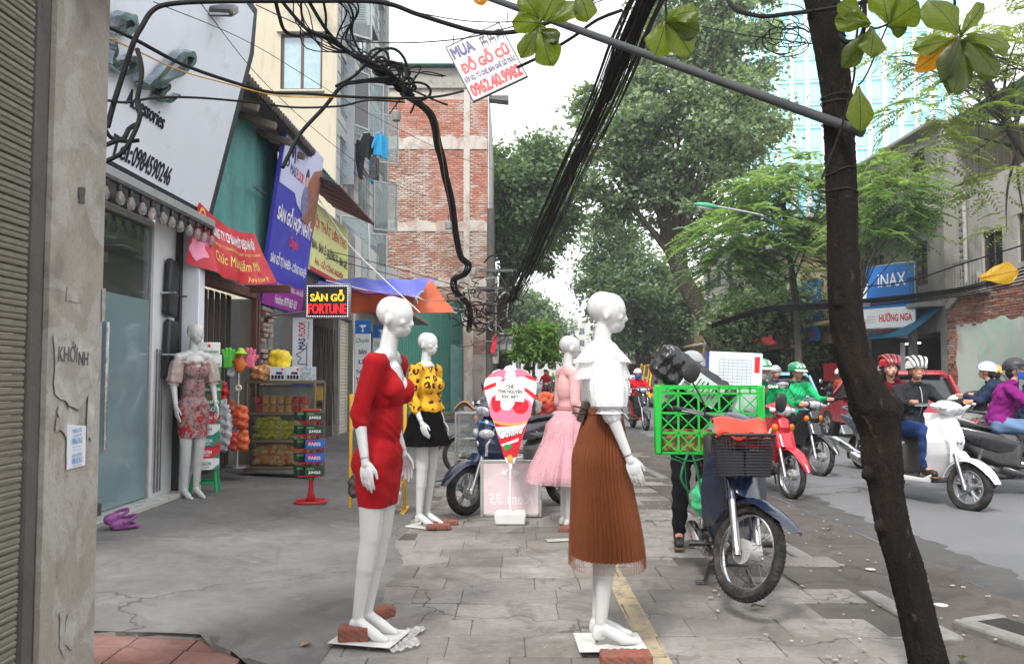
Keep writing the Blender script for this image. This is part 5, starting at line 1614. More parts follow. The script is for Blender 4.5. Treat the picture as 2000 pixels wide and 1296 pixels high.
# -------- mannequins
M_MANN=mat('glossy_white_mannequin',(.52,.52,.51),.2,var=.03,scale=4,coat=.5,spec=.5)
def warp(me,fn):
 """move each vertex along its normal by fn(co, normal)"""
 n=len(me.vertices)
 co=np.empty(n*3,'f');no=np.empty(n*3,'f')
 me.vertices.foreach_get('co',co);me.vertices.foreach_get('normal',no)
 co,no=co.reshape(-1,3),no.reshape(-1,3)
 co=co+no*fn(co,no)[:,None]
 me.vertices.foreach_set('co',co.astype('f').ravel());me.update()
 return me
def trim(me,keep):
 """drop the faces whose centre fails keep(x,y,z)"""
 bm=bmesh.new();bm.from_mesh(me)
 kill=[f for f in bm.faces if not keep(*f.calc_center_median())]
 bmesh.ops.delete(bm,geom=kill,context='FACES')
 for _ in range(3):
  bd=[v for v in bm.verts if v.is_boundary]
  new={}
  for v in bd:
   nb=[e.other_vert(v)for e in v.link_edges if e.is_boundary]
   if len(nb)==2:new[v]=v.co*.4+(nb[0].co+nb[1].co)*.3
  for v,c in new.items():v.co=c
 bm.to_mesh(me);bm.free()
 me.polygons.foreach_set('use_smooth',[True]*len(me.polygons))
 me.update()
 return me
def head_shapes(m,T,shop=False):
 k=MB(T)
 k.ell((.015,0,1.685),(.088,.071,.094),nu=16,nv=12)
 k.ell((-.022,0,1.700),(.084,.072,.082),nu=16,nv=12)
 k.ell((.048,0,1.630),(.054,.048,.058))
 k.ell((.070,0,1.598),(.026,.024,.020))
 if shop:
  k.cap((.093,0,1.688),(.110,0,1.650),.006,.0095);k.ell((.103,0,1.646),(.012,.014,.007));k.cap((.070,-.045,1.698),(.094,0,1.702),.009,.010);k.cap((.070,.045,1.698),(.094,0,1.702),.009,.010)
 else:
  k.cap((.094,0,1.676),(.113,0,1.645),.008,.013)
  k.cap((.076,-.036,1.692),(.090,0,1.694),.014,.012);k.cap((.076,.036,1.692),(.090,0,1.694),.014,.012)
 for s_ in(-1,1):
  k.ell((.066,s_*.040,1.652),(.020,.020,.020)if shop else(.022,.022,.024))
  k.ell((-.005,s_*.071,1.655),(.019,.008,.030)if shop else(.021,.009,.032),(0,.15,0))
 k.ell((.094,0,1.621),(.012,.020,.007));k.ell((.092,0,1.610),(.012,.017,.007))
 m.v+=[p for p in k.v];n=len(m.f)
 off=len(m.v)-len(k.v)
 m.f+=[tuple(i+off for i in f)for f in k.f];m.m+=k.m
HEADPIV=V((-.012,0,1.57))
def rot_about(p,rx=0,ry=0,rz=0):
 return Mx.Translation(p)@Euler((rx,ry,rz)).to_matrix().to_4x4()@Mx.Translation(-p)
def torso_shapes(m,g=0.0,legs=True):
 e=lambda c,r,**k:m.ell(c,tuple(x+g for x in r),**k)
 e((-.005,0,.955),(.100,.155,.115));e((-.045,.068,.915),(.078,.080,.09));e((-.045,-.068,.915),(.078,.080,.09))
 e((.004,0,1.12),(.082,.112,.17));e((-.004,0,1.30),(.094,.132,.165))
 e((.072,.066,1.295),(.050,.058,.062));e((.066,-.066,1.295),(.050,.058,.062))
 m.cap((-.012,-.135,1.435),(-.012,.135,1.435),.047+g)
 m.cap((-.012,-.07,1.455),(-.012,.07,1.455),.05+g)
LEGS=[((-.005,.085,.90),(.006,.072,.52),.088,.056),((.006,.072,.54),(-.010,.067,.36),.055,.050),((-.008,.068,.40),(-.032,.062,.115),.049,.031)]
def mann_body(pitch=.12,yaw=0.0):
 m=MB()
 torso_shapes(m)
 m.cap((-.015,0,1.45),(-.004,0,1.60),.053,.043,14)
 for s_ in(1,-1):
  for a,b,r0,r1 in LEGS:
   m.cap((a[0],a[1]*s_,a[2]),(b[0],b[1]*s_,b[2]),r0,r1)
  y=.062*s_
  m.cap((-.045,y,.075),(-.052,y,.050),.031,.028);m.cap((-.030,y,.085),(.075,y+.006*s_,.034),.032,.030)
  m.cap((.075,y+.006*s_,.030),(.135,y+.004*s_,.018),.030,.017)
 head_shapes(m,rot_about(HEADPIV,0,pitch,yaw),True)
 return blob(m,.007,4)
def hand_mesh(curl=.35,spread=.06,name='hand'):
 """wrist at the origin, fingers down (-z), thumb towards +x, palm towards -y; mirrored by scaling"""
 m=MB()
 m.cap((0,0,.012),(0,0,-.02),.022,.021)
 m.ell((.004,0,-.052),(.036,.014,.045))
 for i,(x,L_,r_)in enumerate(((.030,.075,.0085),(.012,.084,.009),(-.007,.078,.0085),(-.025,.062,.0075))):
  z0=-.082+.006*abs(i-1)
  a=V((x,0,z0));sp_=(x-.003)*spread*8
  p=[a+V((0,0,.02)),a]
  ang=curl*(.35+.12*i)
  d=V((sp_*.3,-sin(ang),-cos(ang)))
  b=a+d.normalized()*L_*.42
  ang2=ang+curl*.7
  c=b+V((sp_*.2,-sin(ang2),-cos(ang2))).normalized()*L_*.33
  ang3=ang2+curl*.5
  d_=c+V((0,-sin(ang3),-cos(ang3))).normalized()*L_*.25
  m.cap(p[0],a,r_,r_);m.cap(a,b,r_,r_*.95);m.cap(b,c,r_*.95,r_*.88);m.cap(c,d_,r_*.88,r_*.68)
 m.cap((.022,-.002,-.022),(.046,-.012,-.058),.013,.0095);m.cap((.046,-.012,-.058),(.050,-.020,-.094),.0095,.007)
 return blob(m,.0042,2,name)
HAND=hand_mesh();HAND.materials.append(M_MANN)
HANDL=HAND.copy()
_a=np.empty(len(HANDL.vertices)*3,'f');HANDL.vertices.foreach_get('co',_a);_a[1::3]*=-1;HANDL.vertices.foreach_set('co',_a)
HANDL.flip_normals()
BODY={}
def arm_pts(s_,el,wr):
 return[V((-.012,s_*.165,1.43)),V((el[0],s_*el[1],el[2])),V((wr[0],s_*wr[1],wr[2]))]
def mannequin(label,px,v_foot,Y,rz,armR,armL,pitch=.12,yaw=0.0,plate=(.34,.30),zoff=None,extra_plate=0):
 p=P(px,v_foot,Y)
 t=thing('mannequin',label,'mannequin',p,rz,'shop mannequins on the pavement')
 key=(pitch,yaw)
 if key not in BODY:
  BODY[key]=mann_body(pitch,yaw);BODY[key].materials.append(M_MANN)
 o=part('body',BODY[key],M_MANN,t)
 o.location.z=.008
 for s_,(el,wr,fwd)in((-1,armR),(1,armL)):
  a,b,c=arm_pts(s_,el,wr)
  m=MB()
  m.cap(a,b,.044,.033);m.cap(b,c,.034,.0235);m.ell(a,(.048,.045,.05));m.cap(b.lerp(c,.1),b.lerp(c,.4),.036,.031)
  ar=part('arm',blob(m,.009,3,'arm'),M_MANN,t)
  d=(c-b).normalized()
  z=-(d*.75+V((fwd,0,-.35))).normalized()
  y=z.cross(V((1,0,0))).normalized();x=y.cross(z)
  h=piece('hand',HAND if s_>0 else HANDL,ar,Mx.Translation(c+d*.012)@Mx((x,y,z)).transposed().to_4x4())
  r=MB();r.tube([c-d*.002+V((0,0,0)),c+d*.001],.0245,14);part('wrist_seam',r,mat('dark_seam',(.10,.09,.08),.5),ar)
 m=MB();m.box((.02,0,.003),(plate[0],plate[1],.006),.002);part('base_plate',m,mat('white_plate',(.55,.55,.53),.4,var=.1,dirt=((.3,.28,.25),.3,8)),t)
 m=MB();m.tube([(-.045,0,.004),(-.045,0,.05)],.008);part('peg',m,M_STEEL,t)
 return t
def sleeve(m,s_,el,wr,upto,g,flare=0.0):
 """sleeve capsules from the shoulder to fraction upto (0..2) of the arm"""
 a,b,c=arm_pts(s_,el,wr)
 if upto<=1:
  m.cap(a,a.lerp(b,upto),.044+g,.036+g+flare)
 else:
  m.cap(a,b,.044+g,.036+g);m.cap(b,b.lerp(c,upto-1),.036+g,.028+g+flare)
 m.ell(a,(.048+g,.046+g,.05+g))
def skirt_rings(levels,n,pleat=None):
 """levels: (z, cx, rx, ry); pleat(theta, t) -> relative radius"""
 out=[]
 for i,(z,cx,rx,ry)in enumerate(levels):
  t=i/(len(levels)-1)
  out.append([(cx+rx*cos(a)*(1+pleat(a,t)),ry*sin(a)*(1+pleat(a,t)),z)for a in[2*pi*k/n for k in range(n)]])
 return out
def levels(tab,n):
 zs=[lerp(tab[0][0],tab[-1][0],i/n)for i in range(n+1)]
 tt=sorted(tab)
 return[(z,)+tuple(interp([(q[0],q[j])for q in tt],z)for j in(1,2,3))for z in zs]
 # ---- red dress
aR=((-.055,.205,1.17),(.005,.225,.955),.0);aL=((-.05,.205,1.17),(.03,.225,.96),.0)
red=mannequin('white mannequin in a tight red wrap dress nearest the shop fronts',716,1243,4.5,R(-14),aR,aL,.10)
red.rotation_euler=(0,R(4.5),R(-14))
for ch_ in red.children:
 if ch_.name.startswith('base_plate'):ch_.rotation_euler=(0,-R(4.5),0)
M_REDD=mat('red_jersey',C(150,7,18),.85,var=.08,scale=10,bump=.12,bscale=220,spec=.25)
m=MB();torso_shapes(m,.010)
for s_,a in((-1,aR),(1,aL)):sleeve(m,s_,a[0],a[1],1.22,.012)
for s_ in(1,-1):
 m.cap((-.01,.082*s_,.92),(.004,.070*s_,.69),.100,.080)
m.ell((-.012,0,.82),(.112,.158,.16));m.ell((-.002,0,.74),(.092,.148,.08))
d=trim(blob(m,.0085,5,'dress'),lambda x,y,z:z>.690 and not(z>1.295+1.6*abs(y)and abs(y)<.105 and x>-.02)and z<1.485-.0*abs(y)and not(z>1.462 and abs(y)<.09))
def red_fold(co,no):
 x,y,z=co.T
 side=np.exp(-((z-1.03)/.20)**2)
 ph=6*np.sin(y*9+x*5)+4*np.sin(x*23+z*9)+y*22
 w=np.sin(z*120+ph)*side*(.2+.8*(x>.0))*.0032*(.4+.6*np.sin(z*19+y*17+x*8))
 w+=np.sin(z*60+x*40+y*25)*.0022*np.exp(-((z-.84)/.12)**2)
 sl_=(np.abs(y)>.17)&(z<1.42)
 w=np.where(sl_,np.sin(z*95+x*60+3*np.sin(z*23))*.0022*(z<1.27),w)
 w+=.004*np.sin(y*70+(1.36-z)*60)*np.exp(-((z-1.24)/.05)**2)*(x>.03)
 return w
warp(d,red_fold);part('dress',d,M_REDD,red)
# ---- yellow leopard sweater
aR=((-.02,.205,1.18),(.085,.205,.975),.05);aL=((-.05,.21,1.17),(.02,.235,.955),.0)
yel=mannequin('white mannequin in a yellow leopard spotted jumper and short black skirt',832,1026,7.9,R(-30),aR,aL,.08)
t_=NT('leopard_knit')
o_=t_.coord();vv=t_.node('TexVoronoi');vv.inputs['Scale'].default_value=14;vv.inputs['Randomness'].default_value=.8
nz=t_.node('TexNoise');nz.inputs['Scale'].default_value=13;t_.l.new(o_,nz.inputs['Vector'])
av=t_.node('VectorMath',operation='MULTIPLY_ADD');t_.l.new(nz.outputs['Color'],av.inputs[0]);av.inputs[1].default_value=(.05,.05,.05);t_.l.new(o_,av.inputs[2]);t_.l.new(av.outputs[0],vv.inputs['Vector'])
ring=t_.ramp(vv.outputs['Distance'],[(.14,0.0),(.18,1.0),(.40,1.0),(.44,0.0)])
brk=t_.ramp(t_.noise(24,3,.5,o_),[(.40,0.0),(.44,1.0)])
t_.color(t_.mix(t_.math('MULTIPLY',ring,brk),C(214,160,22),C(62,18,16)));t_.rough(.85);t_.bump(t_.noise(150,2),.3,.004)
M_LEO=t_.m
m=MB();torso_shapes(m,.016)
for s_,a in((-1,aR),(1,aL)):sleeve(m,s_,a[0],a[1],1.45,.018,.012)
m.ell((.01,0,1.08),(.115,.145,.10))
d=trim(blob(m,.010,5,'jumper'),lambda x,y,z:z>1.035-.06*(abs(y)>.165)*2 and not(z>1.468 and abs(y)<.10))
warp(d,lambda co,no:.0035*np.sin(co[:,2]*60+co[:,0]*30)*(np.abs(co[:,1])>.16)+.004*np.sin(co[:,2]*38+co[:,1]*22));part('jumper',d,M_LEO,yel)
m=MB();m.lathe([(.062,1.472),(.058,1.50),(.052,1.515),(.050,1.51),(.056,1.47)],24,Mx.Translation((-.008,0,0)));part('choker',m,mat('white_lace_trim',(.6,.6,.58),.8),yel)
m=MB();m.loft(skirt_rings(levels([(1.10,0,.105,.13),(.98,-.012,.15,.185),(.74,-.01,.20,.245)],10),96,lambda a,t:t*(.06*sin(a*9)+.03*sin(a*17+1))),True,False)
me=mesh_of(m,'skirt');part('skirt',me,mat('black_velvet',(.003,.003,.0035),.95,spec=.1),yel)
# ---- flowered dress
aR=((-.02,.205,1.17),(.05,.21,.955),.02);aL=((.0,.205,1.17),(.08,.20,.965),.1)
flo=mannequin('white mannequin in a flowered dress with sheer puffed sleeves by the shop door',374,975,8.62,R(-42),aR,aL,.10,.1)
t_=NT('flowered_cloth')
o_=t_.coord()
vv=t_.node('TexVoronoi');vv.inputs['Scale'].default_value=9;t_.l.new(o_,vv.inputs['Vector'])
sz=t_.node('SeparateXYZ');t_.l.new(o_,sz.inputs[0])
low=t_.ramp(sz.outputs[2],[(.85,1.0),(1.25,.35)])
fac=t_.math('MULTIPLY',t_.ramp(t_.noise(11,5,.65,o_,1.2),[(.5,0.0),(.54,1.0)]),low)
base=t_.ramp(t_.noise(26,6,.7,o_,1.0),[(.35,C(64,40,50)),(.48,C(140,112,114)),(.62,C(160,140,136)),(.72,C(76,48,56))])
rd=t_.ramp(t_.noise(60,4,.6,o_),[(.35,C(96,4,14)),(.6,C(176,16,28)),(.75,C(200,60,66))])
t_.color(t_.mix(fac,base,rd));t_.rough(.6)
M_FLO=t_.m
m=MB();torso_shapes(m,.008)
for s_ in(1,-1):m.cap((-.005,.080*s_,.92),(.008,.064*s_,.60),.098,.080)
m.ell((-.01,0,.80),(.108,.155,.20));m.ell((0,0,.66),(.088,.142,.10))
d=trim(blob(m,.009,5,'dress'),lambda x,y,z:.625<z<1.385-.05*(abs(y)<.03)+.015*sin(abs(y)*30)and not(abs(y)>.15 and z>1.2));part('dress',d,M_FLO,flo)
M_SHEER=film_mat('sheer_pink_chiffon',(.60,.46,.42),.62,.7)
for s_,a in((-1,aR),(1,aL)):
 A_,B_,C_=arm_pts(s_,a[0],a[1])
 A_=A_+V((0,0,-.03));d_=(B_-A_)
 m=MB()
 def sleeve_fn(u,v,A_=A_,d_=d_):
  ax=d_.normalized();o1=ax.orthogonal().normalized();o2=ax.cross(o1)
  r_=interp([(0,.052),(.12,.07),(.55,.082),(.85,.078),(.93,.045),(1,.062)],v)*(1+.06*sin(u*2*pi*9+v*4))
  return A_+d_*(v*1.06)+(o1*cos(2*pi*u)+o2*sin(2*pi*u))*r_
 m.grid(40,14,sleeve_fn,closed_u=True);part('sleeve',m,M_SHEER,flo)
m=MB();m.tube([V((.01+.098*cos(a)-.02,.175*sin(a),1.385+.01*sin(a*13)))for a in[2*pi*k/60 for k in range(60)]],.016,8,loop=True);part('ruffled_neckline',m,M_SHEER,flo)
m=MB()
for k in range(6):m.ell((.118-.004*k,-.004,1.30-.04*k),(.008,.008,.008),nu=8,nv=5)
part('button',m,M_BLACK,flo,kind='stuff')
# ---- white blouse, brown pleated skirt
aR=((.0,.20,1.175),(.085,.20,.965),.12);aL=((.0,.2,1.175),(.09,.21,.965),.1)
bro=mannequin('white mannequin in a ruffled white tulle blouse and long brown pleated skirt',1183,1254,4.37,R(2),aR,aL,.12)
t_=NT('white_lace')
o_=t_.coord();n_=t_.noise(70,4,.6,o_,1.5)
t_.color(t_.ramp(n_,[(.4,(.46,.46,.46)),(.52,(.72,.72,.72))]));t_.rough(.8);t_.bump(n_,.6,.004)
M_LACE=t_.m
m=MB();torso_shapes(m,.010)
for s_,a in((-1,aR),(1,aL)):sleeve(m,s_,a[0],a[1],1.10,.012,.006)
m.cap((-.012,0,1.45),(-.008,0,1.52),.064,.056)
d=trim(blob(m,.009,5,'blouse'),lambda x,y,z:z>1.125-.06*(abs(y)>.15)and not(z>1.535));part('blouse',d,M_LACE,bro)
M_TULLE=film_mat('white_tulle',(.72,.72,.72),.62,.8,.04,.05)
M_PUFF=mat('white_voile',(.60,.60,.60),.8,var=.04,scale=8,bump=.3,bscale=40,spec=.2)
def ruffle(rows,par,m_,seed,name='ruffle'):
 q=random.Random(seed)
 for(cx,cy,z,rx,ry,L_,out,a0,a1)in rows:
  ph=q.random()*6
  def fn(u,v):
   a=lerp(a0,a1,u)
   w=sin(a*5+ph)*.55+sin(a*37+ph*2)*.28*(.4+.6*v)+sin(a*13)*.25
   r_=1+(out+.07*w)*v
   return V((cx+rx*cos(a)*r_,cy+ry*sin(a)*r_,z-L_*v*(1+.04*w)+.03*v*(1-v)))
  mm=MB();mm.grid(260,7,fn);part(name,mm,m_,par)
ruffle([(-.01,0,1.525,.056,.060,.035,.55,0,2*pi),(-.012,0,1.505,.070,.100,.085,1.1,.0,2*pi),(-.012,0,1.488,.080,.125,.15,.85,.0,2*pi)],bro,M_TULLE,3)
for s_,a in((-1,aR),(1,aL)):
 A_,B_,C_=arm_pts(s_,a[0],a[1])
 def sf(u,v,A_=A_,B_=B_,s_=s_):
  p=(A_+V((0,0,.02))).lerp(B_,v*.92)
  r_=interp([(0,.045),(.2,.074),(.6,.090),(.86,.086),(.94,.052),(1,.066)],v)*(1+.05*sin(2*pi*u*8+v*3)+.03*sin(2*pi*u*15-v*6))
  return p+V((r_*cos(2*pi*u),r_*sin(2*pi*u)*.9,-.03*v))
 mm=MB();mm.grid(64,16,sf,closed_u=True);part('puff_sleeve',mm,M_PUFF,bro)
M_BROWN=mat('brown_pleated_cloth',C(104,54,27),.75,var=.12,scale=5,spec=.2)
M_BROWNT=film_mat('brown_tulle',C(126,70,40),.22,.8)
lv=levels([(1.165,.0,.088,.115),(1.08,-.012,.112,.14),(.93,-.018,.142,.178),(.44,.010,.176,.215)],16)
pl_=lambda n,k:(lambda a,t:k*(.35+.65*t)*(abs(((a*n/(2*pi))%1)-.5)*2-.5)+.02*t*sin(a*5))
m=MB();m.loft(skirt_rings(lv,46*6,pl_(46,.12)),True,False);part('pleated_skirt',m,M_BROWN,bro,smooth=25)
lv2=levels([(1.165,.0,.093,.12),(1.08,-.012,.118,.146),(.93,-.018,.150,.188),(.385,.012,.192,.234)],16)
m=MB();m.loft(skirt_rings(lv2,72*4,pl_(72,.07)),True,False);part('tulle_overskirt',m,M_BROWNT,bro,smooth=25)
m=MB();m.loft(skirt_rings([(1.195,.0,.092,.118),(1.192,0,.096,.122),(1.158,-.002,.097,.124),(1.152,0,.093,.119)],48,lambda a,t:0),True,False);part('waistband',m,mat('brown_waistband',C(104,60,36),.6),bro)
m=MB();m.box((-.115,-.03,1.17),(.035,.05,.11),.006,(0,.3,0));m.tube([(-.10,-.06,1.185),(-.17,-.075,1.20)],.004);m.tube([(-.10,-.06,1.16),(-.175,-.075,1.165)],.004);part('belt_clip',m,mat('dark_brown_clip',(.05,.035,.028),.4),bro)
# ---- pink suit
aR=((-.02,.205,1.17),(.10,.205,.985),.1);aL=((-.02,.205,1.17),(.09,.215,.98),.1)
pin=mannequin('white mannequin in a pink cardigan and pink tulle skirt behind the brown skirted one',1112,1034,7.87,R(18),aR,aL,.10)
M_PINKK=mat('pink_knit',C(206,158,156),.85,var=.06,scale=12,bump=.2,bscale=180)
M_PINKT=film_mat('pink_tulle',C(222,172,182),.42,.8,.05)
m=MB();torso_shapes(m,.013)
for s_,a in((-1,aR),(1,aL)):sleeve(m,s_,a[0],a[1],1.5,.013,.006)
m.cap((-.012,0,1.45),(-.008,0,1.50),.064,.056)
d=trim(blob(m,.010,5,'cardigan'),lambda x,y,z:z>1.06-.10*(abs(y)>.165)and z<1.512);part('cardigan',d,M_PINKK,pin)
ruffle([(-.006,0,1.085,.105,.142,.075,.16,0,2*pi)],pin,M_PINKK,8,'peplum')
m=MB();m.loft(skirt_rings([(1.135,0,.108,.146),(1.105,0,.109,.147)],40,lambda a,t:0),True,False);part('waistband',m,mat('dusty_pink_band',C(176,120,120),.8),pin)
lv=levels([(1.10,0,.10,.13),(.95,-.02,.16,.19),(.50,-.03,.27,.28)],12)
m=MB();m.loft(skirt_rings(lv,200,lambda a,t:t*(.07*sin(a*12)+.04*sin(a*23+1))),True,False);part('skirt',m,mat('pink_lining',C(206,150,160),.8,var=.08),pin)
for k,(rr,zb)in enumerate(((1.10,.47),(1.22,.44))):
 lv=levels([(1.10,0,.102,.132),(.95,-.02,.16*rr,.19*rr),(zb,-.04,.28*rr,.28*rr)],10)
 m=MB();m.loft(skirt_rings(lv,180,lambda a,t:t*(.08*sin(a*(13+k*4)+k)+.04*sin(a*31))),True,False);part('tulle_layer',m,M_PINKT,pin)
# bricks holding the plates down
M_BRK=mat('old_red_brick',C(140,74,56),.9,var=.2,scale=14,bump=.6,bscale=60,dirt=(C(96,72,64),.45,20))
def loose_brick(label,u,v,Y,rz,d=(.22,.105,.065),grp='loose bricks weighing down the mannequin plates',tilt=0.0,zz=None):
 p=P(u,v,Y)
 f=MB();n=9
 for k in range(3):f.box((d[0]*(k-1)/3.05,.002*(k%2),d[2]/2),(d[0]/3+.012,d[1]-.004*(k%2),d[2]-.003*((k+1)%2)),.008,(0,0,.01*(k-1)))
 me=blob(f,.006,1,'brick')
 warp(me,lambda co,no:.0016*np.sin(co[:,0]*190+co[:,1]*90)+.0014*np.sin(co[:,2]*210+co[:,0]*130))
 o=part('brick',me,M_BRK);o.location=p;o.rotation_euler=(0,tilt,rz);reg(o,label,'brick',grp);MATRIX[o]=Mx.Translation(p)
loose_brick('chipped red brick at the heels of the red dress mannequin',692,1250,4.44,.1,(.15,.10,.08))
loose_brick('red brick half hidden behind the ankles of the red dress mannequin',745,1206,4.72,.9,(.12,.1,.06))
loose_brick('worn red brick in front of the toes of the brown skirt mannequin',1222,1300,4.12,.02,(.235,.11,.07))
loose_brick('brownish brick lying on the plate of the leopard jumper mannequin',856,1033,7.72,.12,(.21,.1,.05))
loose_brick('bright orange brick behind the toes of the leopard jumper mannequin',870,1027,7.95,.2,(.22,.1,.06))
loose_brick('dark red brick by the heel of the pink mannequin',1106,1040,7.7,1.2,(.16,.1,.06))
loose_brick('small brown brick on the ground behind the flowered mannequin',346,972,8.75,.3,(.14,.1,.07))
f=MB()
pc=P(768,1240,4.5)
f.sheet(26,16,lambda u,v:(pc.x-.11+.24*u+.02*sin(v*9),pc.y-.17+.36*v+.03*sin(u*8),.008+.012*abs(sin(u*17+v*9)*sin(v*23+u*5))+.004*sin(u*41)),.001)
solo('plastic_wrap',f,film_mat('clear_crinkled_plastic',(.62,.62,.6),.35,.12),'crinkled clear plastic sheet under the plate of the red dress mannequin','plastic sheet')
f=MB();c=P(1090,1072,7.2);f.box((c.x,c.y,.006),(.2,.1,.006),.002,(0,0,.2));solo('paper_scrap',f,M_PAPER,'white paper scrap on the pavers behind the brown skirt','paper')
# -------- motorbikes
M_DISC=mat('drum_hub',(.40,.40,.39),.45,.35,var=.1)
M_CAST=mat('cast_wheel_grey',(.30,.31,.32),.4,.6,var=.1)
M_SEAT=mat('black_vinyl_seat',(.022,.022,.024),.55,var=.25,bump=.15,bscale=150)
M_GREYPL=mat('grey_plastic',(.07,.07,.072),.6,var=.15,dirt=((.12,.11,.1),.3,9))
M_ENG=mat('engine_metal',(.20,.195,.19),.45,.7,var=.25,scale=14,dirt=((.04,.035,.03),.45,12))
def paint(name,c,rough=.25):
 return mat(name,c,rough,var=.04,scale=3,coat=.6,dirt=(mix3(c,(.16,.145,.13),.6),.16,5))
def torus(m,R_,r,flat=1.0,n=36,k=9,T=None):
 T=T or Mx()
 rings=[]
 for i in range(n+1):
  a=2*pi*i/n
  rings.append([T@V(((R_+r*flat*cos(2*pi*j/k))*cos(a),r*sin(2*pi*j/k),(R_+r*flat*cos(2*pi*j/k))*sin(a)))for j in range(k)])
 m.loft(rings,True,False)
def wheel(t,T,Ro,w,style,disc=False,hi=False):
 m=MB(T)
 Ri=Ro-w*.95
 sk=MB(T)
 if style=='wire':
  m.cyl((0,-.045,0),(0,.045,0),.022,n=14)
  m.cyl((0,-.02 if not hi else-.052,0),(0,.052,0),.062 if not hi else .072,.062,n=28)
  N=18 if not hi else 32
  for i in range(N):
   a=2*pi*i/N;b=a+(.42 if i%2 else-.42);y=.028*(1 if(i//2)%2 else-1)
   sk.cyl((.06*cos(a),y,.06*sin(a)),(Ri*cos(b),y*.25,Ri*sin(b)),.0016 if hi else .002,n=4,caps=False)
  if hi:
   for i in range(14):
    a=2*pi*i/14;m.cyl((.055*cos(a),-.0525,.055*sin(a)),(.055*cos(a),-.056,.055*sin(a)),.004,n=6)
 else:
  m.cyl((0,-.04,0),(0,.04,0),.045,n=16)
  for i in range(5):
   a=2*pi*i/5+.3
   for da in(-.13,.13):
    m.tube([(.03*cos(a),0,.03*sin(a)),(Ri*.55*cos(a+da*.5),0,Ri*.55*sin(a+da*.5)),(Ri*cos(a+da*1.2),0,Ri*sin(a+da*1.2))],[.020,.014,.015],6)
 if disc:
  q=MB(T);q.cyl((0,.05,0),(0,.054,0),.095,n=24)
 wp=part('wheel',m,M_DISC if style=='wire' else M_CAST,t)
 if sk.v:part('spokes',sk,M_STEEL,wp,kind='stuff')
 m=MB(T);torus(m,Ro-w*.52,w*.52,1.0)
 if hi:
  for i in range(60):
   a=2*pi*i/60
   for s_ in(-1,1):
    m.box(((Ro-.008)*cos(a),s_*w*.22,(Ro-.008)*sin(a)),(.010,w*.32,.016),.002,(0,-a,s_*.5))
 part('tyre',m,M_RUBBER,wp)
 m=MB(T);torus(m,Ri-.004,w*.33,.45,36,7);part('rim',m,M_CHROME if style=='wire' else M_CAST,wp)
 if disc:part('brake_disc',q,M_CHROME,wp)
 return wp
def fender(m,R_,w,a0,a1,c=(0,0,0),n=14,beak=0.0,drop=.035):
 """arched mudguard round the wheel centre; angles from +x towards +z"""
 def fn(u,v):
  a=lerp(a0,a1,v)
  s_=(u-.5)*2
  taper=1-.55*max(0,1-v/.3)**1.5
  r_=R_-drop*abs(s_)**2.2+beak*max(0,1-v/.35)**2
  return V((c[0]+r_*cos(a),c[1]+s_*w*taper,c[2]+r_*sin(a)))
 m.sheet(8,n,fn,.006)
def mirror(t,T,s_,up=.20,out=.13,fwd=-.02,parent=None,size=1.0):
 m=MB(T);base=V((.30,s_*.23,1.0));tip=base+V((fwd,s_*out,up))
 m.tube(spline([base,base+V((.01,s_*.03,.08)),tip],4),.006,6)
 part('mirror_stalk',m,M_BLACK,t)
 m=MB(T);m.ell(tip+V((0,s_*.01,.05)),(.018,.052*size,.065*size),(s_*.25,.1,s_*.2),p=.8);mp=part('mirror',m,M_BLACK,t)
 m=MB(T);m.ell(tip+V((-.014,s_*.01,.05)),(.008,.044*size,.056*size),(s_*.25,.1,s_*.2),p=.8);part('mirror_glass',m,M_CHROME,mp)
def handlebar(t,T,z=1.0,grips=True):
 for s_ in(-1,1):
  m=MB(T);m.tube(spline([(.33,0,z-.03),(.32,s_*.12,z),(.27,s_*.24,z+.01),(.20,s_*.36,z)],4),.011,8);hb=part('handlebar',m,M_STEEL,t)
  m=MB(T);m.tube([(.235,s_*.275,z+.005),(.20,s_*.375,z)],[.017,.016],10);m.cyl((.20,s_*.375,z),(.195,s_*.392,z),.018,n=10);part('grip',m,M_BLACK,hb)
  m=MB(T);m.tube(spline([(.29,s_*.22,z),(.285,s_*.28,z-.005),(.25,s_*.37,z-.012)],3),.006,6);part('lever',m,M_ALU,hb)
WB=1.23
